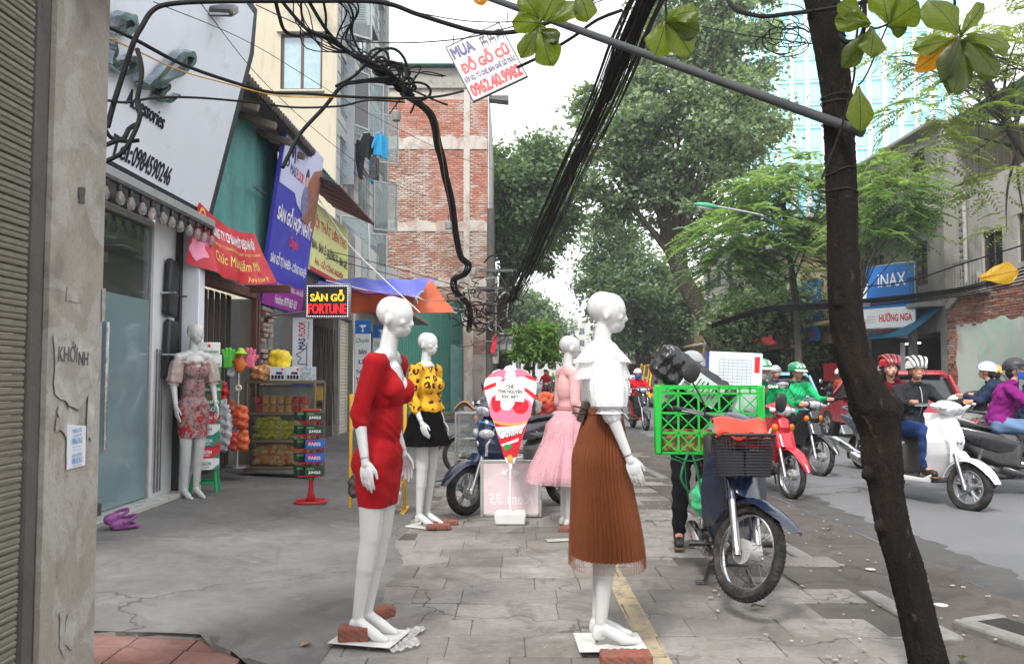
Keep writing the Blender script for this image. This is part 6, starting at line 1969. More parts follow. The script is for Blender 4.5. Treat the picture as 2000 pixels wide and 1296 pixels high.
def underbone(label,loc,rz,col,col2,steer=0.0,pitch=0.0,hi=False,basket=False,style='wire',group=None,headlights=True,mirrors=True,stripes=None,plain=False):
 t=thing('motorbike',label,'motorbike',loc,rz,group)
 Pm=Mx.Translation((-WB/2,0,0))@Mx.Rotation(-pitch,4,'Y')@Mx.Translation((WB/2,0,0))
 if pitch:t.rotation_euler=(0,-pitch,rz)
 Rw=.277
 fa=V((WB/2,0,Rw));hp=V((.36,0,.92));ax=(hp-fa).normalized()
 T=Mx.Translation(hp)@Mx.Rotation(steer,4,ax)@Mx.Translation(-hp)
 wheel(t,T@Mx.Translation(fa),Rw,.062,style,disc=style!='wire',hi=hi)
 wheel(t,Mx.Translation((-WB/2,0,Rw)),Rw,.07,style,hi=hi)
 for s_ in(-1,1):
  m=MB(T);o=V((0,s_*.085,0))
  m.tube([fa+o-ax*.03,fa+o+ax*.30],[.024,.022],10);m.tube([fa+o+ax*.28,fa+o+ax*.46],.015,8)
  m.ell(fa+o,(.028,.02,.03));part('fork',m,M_ALU,t)
  m=MB(T);m.tube([fa+o+ax*.30,fa+o+ax*.50],[.032,.036],10);part('fork_cover',m,col,t)
 m=MB(T);m.cyl(fa+V((0,-.11,0)),fa+V((0,.11,0)),.011,n=8);part('axle',m,M_STEEL,t)
 m=MB(T);fender(m,Rw+.035,.068,R(24 if hi else 10),R(160),fa,20,beak=.09 if hi else .06);fp=part('front_fender',m,col,t)
 m=MB(T);m.puff([(fa.x-.03,fa.z+.30),(fa.x-.20,fa.z+.26),(fa.x-.24,fa.z+.44),(fa.x-.12,fa.z+.46)],.095,.03);part('fork_shroud',m,col,t)
 tab=[(0,(.92,.12,.42)),(.25,(.80,.175,.40)),(.5,(.64,.20,.34)),(.75,(.45,.185,.27)),(1,(.28,.10,.18))]
 g=lambda v,j:interp([(a,b[j])for a,b in tab],v)
 def shf(u,v):
  s_=(u-.5)*2
  return V((g(v,2)-.17*abs(s_)**1.8+.02*cos(s_*3)*(1-v),s_*g(v,1),g(v,0)-.02*abs(s_)))
 m=MB();m.sheet(14,12,shf,.012);ls_=part('leg_shield',m,col,t)
 m=MB();m.sheet(14,12,lambda u,v:shf(u,lerp(.05,.97,v))-V((.022,0,0)),.008);part('inner_shield',m,M_GREYPL,t)
 if stripes:
  for s_ in(-1,1):
   m=MB();m.sheet(2,8,lambda u,v:shf(.5+s_*(.26+.10*v+.05*u),.25+.45*v)+V((.010,s_*.003,0)),.003);part('decal_stripe',m,stripes,ls_)
 m=MB();m.puff([(.44,.90),(.49,.80),(.44,.64),(.36,.56),(.34,.70),(.38,.88)],lambda x,z:.05+.06*(z-.5),.03);part('front_cover',m,col,t)
 if not plain:
  for s_ in(-1,1):
   m=MB();m.ell((.425,s_*.10,.79),(.03,.04,.05),(0,.3,s_*.4));part('indicator',m,M_ORANGELENS,t)
 m=MB(T);m.ell((.36,0,1.0),(.12,.125,.085),(0,.3,0),16,10,p=.85);m.ell((.30,0,1.02),(.09,.17,.05),(0,.2,0),14,8);part('headlight_cowl',m,col2,t)
 m=MB(T);m.ell((.425,0,.985),(.055,.098,.062),(0,.35,0),16,10,p=.8);part('headlight',m,M_LENS,t)
 for s_ in(-1,1):
  m=MB(T);m.ell((.40,s_*.125,.99),(.04,.04,.032),(0,.3,s_*.6));part('indicator',m,M_LENS,t)
 handlebar(t,T,1.02)
 if mirrors:
  for s_ in(-1,1):mirror(t,T,s_)
 m=MB();m.puff([(.30,.64),(.26,.42),(.06,.36),(-.18,.44),(-.26,.66),(-.10,.64),(.10,.54),(.24,.68)],.065,.03);part('frame_cover',m,col2,t)
 m=MB();m.puff([(-.02,.66),(-.04,.50),(-.28,.47),(-.52,.58),(-.86,.74),(-.90,.80),(-.82,.83),(-.5,.76),(-.2,.72)],lambda x,z:.145-.09*max(0,(-x-.35))/.55,.05);part('side_cover',m,col,t)
 m=MB();m.puff([(.05,.70),(.0,.765),(-.35,.79),(-.45,.83),(-.76,.86),(-.80,.82),(-.5,.755),(-.1,.69)],lambda x,z:.125-.03*(x>-.1),.035);part('seat',m,M_SEAT,t)
 m=MB();m.tube(spline([(-.62,-.09,.80),(-.80,-.10,.88),(-.93,-.06,.90),(-.95,0,.90),(-.93,.06,.90),(-.80,.10,.88),(-.62,.09,.80)],4),.013,7);part('grab_rail',m,M_ALU,t)
 m=MB();m.ell((-.90,0,.77),(.035,.075,.035));part('tail_light',m,M_REDLENS,t)
 m=MB();fender(m,Rw+.05,.062,R(35),R(190),(-WB/2,0,Rw),14);part('rear_fender',m,M_BLACK,t)
 m=MB();m.box((-.93,0,.55),(.012,.17,.13),.01,(0,-.25,0));part('number_plate',m,M_SIGNWHITE,t)
 m=MB();m.ell((.02,0,.30),(.19,.085,.095),(0,.15,0));m.cyl((.08,0,.32),(.25,0,.37),.065,.055,14)
 for k in range(5):m.cyl((.11+.028*k,0,.33+.008*k),(.122+.028*k,0,.332+.008*k),.078,n=14)
 m.cyl((-.02,-.10,.28),(-.02,.11,.28),.075,n=16);part('engine',m,M_ENG,t)
 m=MB();m.tube(spline([(.22,-.05,.30),(.16,-.12,.20),(-.1,-.15,.19),(-.3,-.155,.22)],4),.016,8);m.tube([(-.28,-.155,.22),(-.36,-.158,.235),(-.78,-.165,.32),(-.82,-.165,.33)],[.03,.045,.048,.03],12);part('exhaust',m,M_CHROME,t)
 for s_ in(-1,1):
  m=MB();m.tube([(-.06,s_*.10,.33),(-WB/2,s_*.095,Rw)],[.022,.017],8);part('swingarm',m,M_STEEL,t)
  m=MB();m.cyl((-WB/2+.02,s_*.11,Rw+.05),(-.42,s_*.11,.62),.016,n=8)
  for k in range(9):
   q=lerp(.25,.9,k/8);c=V((-WB/2+.02,s_*.11,Rw+.05)).lerp(V((-.42,s_*.11,.62)),q);m.ell(c,(.028,.028,.010),(0,.45,0),10,5)
  part('shock_absorber',m,M_ALU,t)
  m=MB();m.tube([(.0,s_*.1,.27),(.0,s_*.25,.27)],.012,7);m.tube([(.0,s_*.17,.27),(.0,s_*.27,.27)],.020,8);part('footpeg',m,M_BLACK,t)
 m=MB()
 if hi:
  for s_ in(-1,1):m.tube([(-.12,s_*.09,.24),(-.20,s_*.15,.0)],.014,7);m.box((-.21,s_*.165,.006),(.05,.09,.012),.003)
  m.tube([(-.15,-.12,.12),(-.15,.12,.12)],.011,6);part('centre_stand',m,M_STEEL,t)
 else:
  m.tube([(-.05,.10,.24),(-.16,.17,.08)],.010,6);part('side_stand',m,M_STEEL,t)
 return t,T
def scooter(label,loc,rz,col,dark,steer=0.0,group=None,lean=0.0,mirrors=False,style='cast',sporty=False):
 t=thing('scooter',label,'scooter',loc,rz,group)
 if lean:t.rotation_euler=(lean,0,rz)
 Rw=.255
 wb=1.26
 fa=V((wb/2,0,Rw));hp=V((.36,0,.98));ax=(hp-fa).normalized()
 T=Mx.Translation(hp)@Mx.Rotation(steer,4,ax)@Mx.Translation(-hp)
 wheel(t,T@Mx.Translation(fa),Rw,.088,style,disc=True)
 wheel(t,Mx.Translation((-wb/2,0,Rw)),Rw,.095,style)
 for s_ in(-1,1):
  m=MB(T);o=V((0,s_*.075,0));m.tube([fa+o-ax*.03,fa+o+ax*.35],[.024,.022],10);m.ell(fa+o,(.03,.02,.03));part('fork',m,M_ALU,t)
 m=MB(T);fender(m,Rw+.04,.078,R(12),R(165),fa,18,beak=.05);m.puff([(fa.x-.02,fa.z+.28),(fa.x-.2,fa.z+.2),(fa.x-.2,fa.z+.34),(fa.x-.1,fa.z+.36)],.075,.02);part('front_fender',m,col,t)
 tab=[(0,(1.0,.11,.40)),(.2,(.90,.17,.46)),(.45,(.72,.20,.50)),(.65,(.58,.185,.46)),(.8,(.46,.17,.36)),(1,(.30,.15,.26))]
 g=lambda v,j:interp([(a,b[j])for a,b in tab],v)
 def shf(u,v):
  s_=(u-.5)*2
  return V((g(v,2)-(.26-.08*v)*abs(s_)**2.0,s_*g(v,1),g(v,0)-.015*abs(s_)))
 m=MB();m.sheet(18,16,shf,.014);ap=part('apron',m,col,t)
 m=MB();m.sheet(12,12,lambda u,v:V((g(v,2)-.20-.03*abs((u-.5)*2),(u-.5)*2*g(v,1)*.97,g(v,0)-.02)),.012);part('inner_shield',m,dark,t)
 for s_ in(-1,1):
  m=MB();m.sheet(3,8,lambda u,v:shf(.5+s_*(.16+.20*v+.06*u*(1-v)),.62-.42*v)+V((.012,s_*.004,0)),.008);part('indicator',m,M_LENS,ap)
 m=MB();m.ell((.505,0,.70),(.02,.03,.035));part('emblem',m,M_CHROME,ap)
 for s_ in(-1,1):
  m=MB();m.puff([(.30,.36),(.26,.26),(-.20,.235),(-.40,.30),(-.36,.36),(-.15,.30),(.15,.30)],.014,.012,y0=s_*.165);part('side_skirt',m,col,t)
 m=MB();m.box((.03,0,.285),(.52,.30,.05),.015);part('footboard',m,dark,t)
 m=MB();m.puff([(-.18,.32),(-.14,.62),(-.22,.74),(-.55,.76),(-.92,.84),(-.98,.78),(-.80,.60),(-.62,.44),(-.40,.34)],lambda x,z:.17-.09*max(0,-x-.45)/.5,.06);part('rear_body',m,dark,t)
 for s_ in(-1,1):
  m=MB();m.puff([(-.20,.50),(-.18,.66),(-.45,.735),(-.92,.83),(-.96,.79),(-.72,.62),(-.42,.50)],lambda x,z:.035-.02*max(0,-x-.4),.03,y0=s_*.135);part('side_panel',m,col,t)
 m=MB();m.puff([(-.12,.72),(-.14,.78),(-.40,.79),(-.50,.83),(-.82,.87),(-.86,.83),(-.5,.75)],lambda x,z:.145-.04*(x<-.6),.04);part('seat',m,M_SEAT,t)
 m=MB();m.tube(spline([(-.62,-.11,.83),(-.85,-.12,.90),(-1.0,-.07,.92),(-1.02,0,.92),(-1.0,.07,.92),(-.85,.12,.90),(-.62,.11,.83)],4),.016,7);part('grab_rail',m,M_ALU if sporty else col,t)
 m=MB();m.ell((-.95,0,.78),(.04,.085,.04));part('tail_light',m,M_REDLENS,t)
 m=MB(T);m.ell((.36,0,1.05),(.12,.15,.075),(0,.25,0),16,10,p=.85);m.ell((.31,0,1.06),(.07,.22,.045),(0,.1,0),16,8);part('headlight_cowl',m,col,t)
 m=MB(T);m.ell((.435,0,1.03),(.045,.10,.055),(0,.4,0),16,10,p=.75);part('headlight',m,M_LENS,t)
 for s_ in(-1,1):
  m=MB(T);m.ell((.40,s_*.13,1.05),(.04,.045,.025),(0,.3,s_*.6));part('indicator',m,M_LENS,t)
 handlebar(t,T,1.06)
 if mirrors:
  for s_ in(-1,1):mirror(t,T,s_,.2,.14)
 m=MB();m.ell((-.45,0,.30),(.24,.11,.11),(0,-.1,0));m.cyl((-.55,-.11,.28),(-.55,.12,.28),.085,n=16);part('engine',m,M_ENG,t)
 m=MB();m.tube([(-.35,-.17,.24),(-.5,-.18,.26),(-1.0,-.19,.43),(-1.06,-.19,.45)],[.03,.055,.06,.035],14);m.box((-.72,-.235,.36),(.30,.02,.07),.01,(0,.33,0));part('exhaust',m,M_CHROME if not sporty else M_BLACK,t)
 for s_ in(-1,1):
  m=MB();m.cyl((-.63,s_*.12,.34),(-.55,s_*.12,.60),.016,n=8)
  for k in range(8):m.ell(V((-.63,s_*.12,.34)).lerp(V((-.55,s_*.12,.60)),.25+.09*k),(.028,.028,.010),(0,.3,0),10,5)
  part('shock_absorber',m,M_ALU,t)
 m=MB();fender(m,Rw+.05,.075,R(60),R(200),(-wb/2,0,Rw),12);part('rear_fender',m,M_BLACK,t)
 m=MB();m.box((-.98,0,.58),(.012,.18,.14),.01,(0,-.3,0));part('number_plate',m,M_SIGNWHITE,t)
 return t,T
def heading(dx,dy):
 return atan2(dy,dx)
P_NAVY=paint('dark_navy_paint',(.010,.016,.038));P_RED=paint('red_paint',C(176,20,40));P_BLK=paint('black_paint',(.012,.012,.014));P_WHT=paint('pearl_white_paint',(.68,.68,.68));P_GRY=paint('grey_black_paint',(.03,.032,.036));P_BLUE=paint('night_blue_paint',(.012,.022,.055))
G_BIKE='motorbikes and scooters on the road'
# ---- delivery bike on its centre stand
fwd=V((-.10,-1,0)).normalized()
frontw=P(1462,1060,4.86)
dpitch=.10
dorg=V((frontw.x,frontw.y,0))-fwd*(WB/2-.01)
dz=heading(fwd.x,fwd.y)
deliv,DT=underbone('dark navy delivery motorbike on its centre stand carrying a big green crate',(dorg.x,dorg.y,.04),dz,P_NAVY,P_NAVY,steer=R(35),pitch=dpitch,hi=True,plain=True)
DM=Mx.Translation((dorg.x,dorg.y,.04))@Euler((0,-dpitch,dz)).to_matrix().to_4x4()
MATRIX[deliv]=DM
# basket
M_BASK=mat('black_wire_basket',(.014,.014,.017),.5,var=.2)
bk_T=TR(.56,0,.70)
def bask(u,k,z):
 a=2*pi*u
 f=lambda x:math.copysign(abs(x)**.45,x)
 s_=lerp(.80,1.0,z/.24)
 return V((.115*s_*f(cos(a)),.175*s_*f(sin(a)),z))
m=MB(bk_T)
for j in range(14):m.tube([bask(k/48,0,.012+.0172*j)for k in range(48)],.0042,4,loop=True)
for k in range(46):m.tube([bask(k/46,0,.005),bask(k/46,0,.24)],.0034,4)
m.tube([bask(k/48,0,.243)for k in range(48)],.010,7,loop=True)
for k in range(8):m.tube([V((-.09,-.13+.037*k,.006)),V((.09,-.13+.037*k,.006))],.004,4)
part('basket',m,M_BASK,deliv)
m=MB(bk_T);m.sheet(24,1,lambda u,v:bask(u*.999,0,.015+.13*v)*.985,.003);part('basket_liner',m,mat('dark_mesh_panel',(.012,.013,.018),.7),deliv)
m=MB();m.tube([(-.35,-.16,.90),(-.95,-.16,.92)],.012);m.tube([(-.35,.16,.90),(-.95,.16,.92)],.012)
for x in(-.4,-.6,-.8):m.tube([(x,-.3,.91),(x,.3,.91)],.012)
m.tube([(-.45,-.14,.72),(-.45,-.14,.9)],.010);m.tube([(-.45,.14,.72),(-.45,.14,.9)],.010);m.tube([(-.8,-.1,.80),(-.8,-.16,.92)],.010);m.tube([(-.8,.1,.80),(-.8,.16,.92)],.010)
part('luggage_rack',m,M_STEEL,deliv)
m=MB();m.box((.10,0,.80),(.16,.34,.34),.03,(0,.1,0));part('black_side_bag',m,M_SEAT,deliv)
# green crate
M_GRN=mat('bright_green_plastic',C(22,168,54),.35,var=.06,scale=3)
cr=thing('crate','large bright green open plastic crate on the delivery motorbike','crate',(1.375,6.0,.85),R(-9))
CW,CD,CH=.68,.50,.47
def crate_side(w,h,nx,name,T):
 m=MB(T)
 def bar(a,b,r=.0085):
  a,b=V((a[0],0,a[1])),V((b[0],0,b[1]));d=b-a
  m.box((a+b)/2,(d.length,.012,r*2),0,(0,-atan2(d.z,d.x),0))
 rows=3
 hb=h*.86
 for i in range(rows+1):bar((-w/2,.012+hb*i/rows),(w/2,.012+hb*i/rows),.007)
 for i in range(nx+1):bar((-w/2+w*i/nx,.012),(-w/2+w*i/nx,hb+.012),.007)
 for i in range(nx):
  for j in range(rows):
   x0,x1,z0,z1=-w/2+w*i/nx,-w/2+w*(i+1)/nx,.012+hb*j/rows,.012+hb*(j+1)/rows
   bar((x0,z0),(x1,z1),.0042);bar((x0,z1),(x1,z0),.0042)
 bar((-w/2,h-.012),(w/2,h-.012),.014)
 n=nx*2
 for i in range(n+1):bar((-w/2+w*i/n,hb+.01),(-w/2+w*i/n,h-.01),.008)
 return part(name,m,M_GRN,cr)
crate_side(CW,CH,5,'crate_side',Mx.Translation((0,-CD/2,0)));crate_side(CW,CH,5,'crate_side',Mx.Translation((0,CD/2,0)))
crate_side(CD,CH,4,'crate_side',Mx.Translation((-CW/2,0,0))@Mx.Rotation(pi/2,4,'Z'));crate_side(CD,CH,4,'crate_side',Mx.Translation((CW/2,0,0))@Mx.Rotation(pi/2,4,'Z'))
for x in(-1,1):
 for y in(-1,1):
  m=MB();m.box((x*CW/2,y*CD/2,CH/2),(.05,.04,CH),.01);part('corner_post',m,M_GRN,cr)
m=MB();m.box((0,0,.008),(CW,CD,.016),.004)
part('crate_floor',m,M_GRN,cr)
M_CARD=mat('brown_cardboard',C(150,112,76),.8,var=.1,scale=5)
def crumple(me,a,f,seed=0):
 return warp(me,lambda co,no:a*(np.sin(co[:,0]*f+seed)*np.sin(co[:,1]*f*1.3+2)+np.sin(co[:,2]*f*1.7+co[:,0]*f*.6)*.8+.5*np.sin((co[:,0]+co[:,1]-co[:,2])*f*2.3)))
M_BAGK=mat('glossy_black_bag',(.010,.010,.011),.18,var=.2,bump=.5,bscale=26,spec=.7)
M_FOIL=M_BAGK
CM=MATRIX[cr]
def in_crate(mb,mats,name,label,cat,parts=(),c=(0,0,0),rot=(0,0,0)):
 t=thing(name,label,cat,CM@V(c));t.rotation_euler=Euler((rot[0],rot[1],rot[2]+R(-9)))
 return t
bx=MB();bx.box((0,0,.0),(.25,.22,.60),.04)
t=in_crate(None,None,'wrapped_parcel','shiny black wrapped parcel with a white shipping label leaning out of the crate','parcel',c=(-.10,-.10,.50),rot=(.12,-.95,0))
me=blob(bx,.010,1,'black_wrap');crumple(me,.005,46);part('black_wrap',me,M_BAGK,t)
m=MB();m.sheet(4,4,lambda u,v:(lerp(-.085,.075,u),-.118,lerp(-.20,.08,v)),.002);lb=part('shipping_label',m,mat('pale_label',C(196,206,204),.6,var=.04),t)
m=MB()
for k in range(14):m.box((-.07+.011*k,-.121,.04),(.004+.004*(k%3==0),.002,.05))
for k in range(6):m.box((-.01+.012*(k%2),-.121,-.02-.028*k),(.11-.03*(k%2),.002,.006))
part('barcode',m,M_INKDARK,lb,kind='stuff')
bx=MB();bx.box((0,0,0),(.32,.38,.22),.06);bx.ell((.05,0,.1),(.14,.16,.08))
t=in_crate(None,None,'bin_bag','lumpy black plastic bag inside the left half of the crate','bag',c=(-.155,.0,.255))
me=blob(bx,.014,4,'bag');crumple(me,.010,28,1);part('bag',me,M_BAGK,t)
t=in_crate(None,None,'cardboard_box','brown cardboard box at the bottom left of the crate','box',c=(-.145,-.0,.018));m=MB();m.box((0,0,.075),(.34,.42,.15),.006);part('carton',m,M_CARD,t);m=MB();m.box((0,0,.1505),(.05,.42,.003));part('tape',m,mat('tan_tape',C(176,140,90),.3),t)
t=in_crate(None,None,'cardboard_box','tall white box with a blue side standing up on the right of the crate','box',c=(.165,.04,.018),rot=(0,.05,0));m=MB();m.box((0,0,.34),(.36,.30,.68),.006);ct=part('carton',m,mat('white_carton',C(208,214,222),.5,var=.03),t)
m=MB();m.box((-.181,0,.34),(.003,.296,.676));part('blue_side',m,mat('carton_blue',C(36,66,180),.45,var=.04),t)
m=MB()
for k in range(9):m.box((.0,-.1512,.63-.022*k),(.22,.002,.0022))
for k in range(8):m.box((-.11+.031*k,-.1512,.545),(.0022,.002,.17))
part('printed_table',m,mat('pale_grey_ink',C(150,160,175),.5),t,kind='stuff')
m=MB();m.box((.145,-.1512,.60),(.035,.002,.11));part('red_stamp',m,M_INKRED,t)
m=MB()
for k in range(4):m.box((-.10+.06*k,-.1512,.24+.02*(k%2)),(.035,.002,.05),0,(0,.3,0))
part('printed_mark',m,M_INKDARK,t,kind='stuff')
m=MB();m.sheet(12,6,lambda u,v:(lerp(-.19,.20,u),-.158-.01*sin(u*9),lerp(.02,.46,v)),.001);part('clear_wrap',m,film_mat('wrapping_film',(.6,.65,.65),.25,.12),t)
# orange tarp in the basket, green bag, strings
t=thing('folded_tarpaulin','folded orange red tarpaulin stuffed into the front basket','tarpaulin',DM@bk_T@V((0,0,.2)))
M_ORT=mat('orange_red_tarp',C(168,50,22),.45,var=.1,bump=.3,bscale=30)
im=MATRIX[t].inverted()@DM@bk_T
m=MB(im)
for k in range(4):
 m.sheet(16,5,lambda u,v:(-.06+.045*k+.02*sin(v*5+k),(u-.5)*(.30-.02*k)+.01*k,.18+.16*v-.05*k*v-.05*(u-.4)**2+.012*sin(u*9+k*2)),.016)
m.sheet(16,6,lambda u,v:(-.07+.16*v,(u-.5)*.28-.03,.325+.03*sin(v*pi)-.10*v*v+.01*sin(u*7)),.014)
m.sheet(12,6,lambda u,v:(.02+.10*v,-.16+.20*u,.265+.02*sin(u*8)-.03*v),.014)
part('tarp',m,M_ORT,t)
t=thing('plastic_bag','crinkled green plastic bag hanging beside the delivery motorbike engine','bag',P(1376,975,5.75))
m=MB();m.ell((0,0,.0),(.09,.07,.13));m.cap((0,0,.1),(.02,0,.17),.05,.02);me=blob(m,.010,2,'bag');crumple(me,.008,42);part('bag',me,film_mat('green_bag_film',C(70,190,130),.85,.25,.15),t)
t=thing('tie_strap','green tie straps hanging from the crate rack','strap',P(1330,885,5.7))
m=MB();b0=V(t.location)
for pts in(((1300,892),(1335,905),(1340,940),(1348,990)),((1345,880),(1330,930),(1345,960)),((1318,890),(1350,900),(1385,890)),((1352,885),(1366,940),(1372,990))):m.tube(spline([P(u,v,5.68)-b0 for u,v in pts],4),.010,5,flat=.4)
part('strap',m,mat('dark_green_strap',C(26,110,70),.7),t)
# ---- other two wheelers
red_b,_=underbone('glossy red motorbike ridden toward the camera by the masked green jacket rider',(3.07,10.2,0),heading(.13,-1),P_RED,P_RED,steer=R(6),stripes=M_WHITE,group=G_BIKE,mirrors=False)
blk_b,_=underbone('black and grey motorbike ridden by the unmasked green jacket rider',(4.18,12.3,0),heading(.10,-1),P_BLK,P_GRY,steer=R(14),group=G_BIKE)
wht_s,_=scooter('pearl white scooter carrying a smiling man and a woman',(4.52,9.28,0),heading(.22,-1),P_WHT,mat('dark_brown_inner',(.045,.038,.036),.5),steer=R(12),group=G_BIKE,lean=.0)
blk_s,_=scooter('black scooter with a chrome tail rail ridden by the woman in purple',(6.0,9.70,0),heading(.92,-.40),P_BLK,M_GREYPL,group=G_BIKE,sporty=True)
nav_s,_=scooter('white scooter under the navy jacket rider, facing away to the left',(6.75,12.1,0),heading(-.75,.66),P_WHT,P_BLK,group=G_BIKE)
lux,_=scooter('dark navy scooter with light blue stripes parked behind the ice cream sign',(.06,8.86,0),heading(-1.0,-.72),P_BLUE,M_GREYPL,steer=R(10),group='motorbikes parked on the pavement')
m=MB();m.sheet(2,8,lambda u,v:(.38+.08*v-.10*v*v,-.165+.16*v*v,.80+.05*u+.07*v),.004);part('blue_stripe',m,mat('light_blue_stripe',C(50,140,210),.3),lux)
for s_ in(-1,1):
 m=MB();m.ell((.45,s_*.085,.80),(.05,.085,.055),(0,.5,s_*.75));part('headlight',m,M_LENS,lux)
 m=MB();m.tube(spline([(.50,s_*.03,.93),(.42,s_*.12,.90),(.30,s_*.18,.86)],4),.012,6,flat=.5);part('blue_stripe',m,MATS['light_blue_stripe'],lux)
park2,_=underbone('purple black motorbike parked behind the glass food cabinet',(-.10,12.1,0),heading(-1,-.15),paint('purple_black_paint',(.03,.02,.035)),P_BLK,group='motorbikes parked on the pavement')
far_s,_=scooter('dark red and black scooter ridden far down the road by the red vested woman',(3.33,22.2,0),heading(.12,-1),P_GRY,P_RED,group=G_BIKE,mirrors=True)
aw_b,_=underbone('black motorbike riding away past the dark shop, half hidden by the near trunk',(8.7,22.6,0),heading(.1,1),P_BLK,P_BLK,group=G_BIKE)
mid_b,_=underbone('grey motorbike following just behind the two green jacket riders',(5.0,15.9,0),heading(.1,-1),P_GRY,P_BLK,group=G_BIKE)
beh_s,_=scooter('blue grey scooter hidden behind the white scooter couple',(5.35,11.9,0),heading(.3,-1),paint('blue_grey_paint',(.05,.07,.10)),P_BLK,group=G_BIKE)
blk2_s,_=scooter('charcoal scooter hidden behind the woman in purple',(7.05,11.1,0),heading(1,-.1),P_GRY,M_GREYPL,group=G_BIKE)
yel_s,_=scooter('dark scooter with green leaves on its rack beyond the navy jacket rider',(8.35,14.8,0),heading(-.3,1),P_BLK,P_BLK,group=G_BIKE)
# ---- cars
def car(label,loc,rz,col,prof='hatch',L_=3.6,Wd=1.62,H=1.5,logo=False,group='cars on the road'):
 t=thing('car' if prof!='van' else 'van',label,'car' if prof!='van' else 'van',loc,rz,group)
 f,r=L_/2,-L_/2
 hw=Wd/2
 wx=(f-.68,r+.60)
 if prof=='hatch':
  body=[(r+.05,.30),(r,.55),(r+.02,.80),(r+.12,.95),(f-1.05,.93),(f-.35,.80),(f-.04,.62),(f,.42),(f-.1,.26),(r+.2,.22)]
  cab=[(r+.10,.90),(r+.34,H-.10),(r+.60,H-.02),(0,H),(f-1.55,H-.10),(f-.80,.88)]
 elif prof=='sedan':
  body=[(r+.05,.30),(r,.55),(r+.04,.88),(r+.75,.95),(f-1.15,.92),(f-.35,.80),(f-.04,.62),(f,.42),(f-.1,.26),(r+.2,.22)]
  cab=[(r+.55,.90),(r+1.15,H-.08),(0,H),(f-1.7,H-.12),(f-.95,.88)]
 else:
  body=[(r+.02,.30),(r,.7),(r+.04,1.0),(f-.5,1.0),(f-.1,.82),(f,.5),(f-.1,.26),(r+.2,.22)]
  cab=[(r+.05,.95),(r+.14,H-.12),(r+.35,H),(f-.95,H),(f-.42,.95)]
 m=MB();m.puff(body,hw,.14);bd=part('body',m,col,t)
 ff=lambda x,z:lerp(hw*.95,hw*.76,max(0,min(1,(z-.9)/(H-.9))))
 m=MB();m.puff(cab,ff,.08);part('windows',m,M_DKGLASS,t)
 zt=H-.09
 top=[p for p in cab if p[1]>H-.2]
 roof=[(top[0][0]-.02,H-.17),(top[0][0]+.12,H-.01),(0,H+.012),(top[-1][0]-.1,H-.035),(top[-1][0]+.05,H-.13)]
 m=MB();m.puff(roof,lambda x,z:hw*.80,.05);part('roof',m,col,t)
 for s_ in(-1,1):
  pil=[(cab[0],top[0]),(cab[-1],cab[-2])]+[((x_,.92),(x_-.04,H-.06))for x_ in(.05,r+.85)]
  for a,b in pil:
   m=MB();m.tube([(a[0],s_*ff(*a)*1.0,a[1]),(b[0],s_*ff(*b)*1.0,b[1])],.045,7);part('pillar',m,col,t)
  m=MB();m.ell((f-1.02,s_*(hw+.07),.98),(.07,.09,.07));part('mirror',m,M_BLACK if logo else col,t)
  m=MB();m.ell((r+.07,s_*(hw-.13),.82),(.08,.10,.15));part('tail_light',m,M_REDLENS,t)
  m=MB();m.ell((f-.16,s_*(hw-.2),.68),(.14,.15,.08),(0,.3,0));part('headlight',m,M_LENS,t)
  m=MB();m.box((-.1,s_*(hw+.003),.78),(.16,.015,.025),.005);part('door_handle',m,M_CHROME if logo else col,t)
  for x in wx:
   T=Mx.Translation((x,s_*(hw-.10),.29))
   m=MB(T);m.cyl((0,s_*-.05,0),(0,s_*.112,0),.33,n=24);part('wheel_arch',m,M_BLACK,t)
   m=MB(T)
   for i in range(7):a=2*pi*i/7;m.tube([(.03*cos(a),s_*.13,.03*sin(a)),(.19*cos(a),s_*.125,.19*sin(a))],.024,6)
   m.cyl((0,s_*.10,0),(0,s_*.14,0),.05,n=12);w_=part('wheel',m,M_ALU,t)
   m=MB(T@Mx.Translation((0,s_*.04,0)));torus(m,.235,.085,.62);part('tyre',m,M_RUBBER,w_)
   m=MB(T);torus(m,.19,.02,1,28,6,Mx.Translation((0,s_*.12,0)));m.cyl((0,s_*.06,0),(0,s_*.09,0),.18,n=20);part('rim',m,M_STEEL,w_)
 m=MB();m.box((r-.005,0,.62),(.02,.46,.12),.005);part('number_plate',m,M_SIGNWHITE,t)
 m=MB();m.box((r+.06,0,.36),(.12,Wd*.9,.16),.05);part('bumper',m,col,t)
 if prof=='hatch':
  m=MB();m.puff([(top[0][0]-.12,H-.08),(top[0][0]+.05,H-.04),(top[0][0]+.12,H+.01),(top[0][0]-.05,H-.03)],hw*.70,.01);part('spoiler',m,col,t)
  m=MB();m.box((r+.12,.05,1.02),(.02,.45,.02),.004,(0,.5,0));part('wiper',m,M_BLACK,t)
 if logo:
  m=MB(Mx.Translation((r+.035,0,.84))@Mx.Rotation(pi/2,4,'Z')@Mx.Rotation(-.08,4,'X'))
  m.tube([(.085*cos(2*pi*k/24),0,.05*sin(2*pi*k/24))for k in range(24)],.009,6,loop=True);m.tube([(-.045,0,-.035),(-.025,0,.035)],.010,6);m.tube([(.025,0,-.035),(.045,0,.035)],.010,6);m.tube([(-.035,0,-.005),(.035,0,.006)],.008,6);part('emblem',m,M_CHROME,bd)
 return t
red_car=car('dark red hatchback seen from behind, passing beyond the white scooter',(8.0,18.2,0),pi/2,paint('dark_red_car_paint',C(150,14,36)),logo=True)
blue_car=car('light blue hatchback with a dark rear window ahead of the red hatchback',(8.05,26.2,0),pi/2,paint('light_blue_car_paint',C(130,172,188)))
white_car=car('white saloon car far down the road behind the brown skirt',(5.65,40.5,0),pi/2+.05,P_WHT,'sedan',4.4,1.72,1.45)
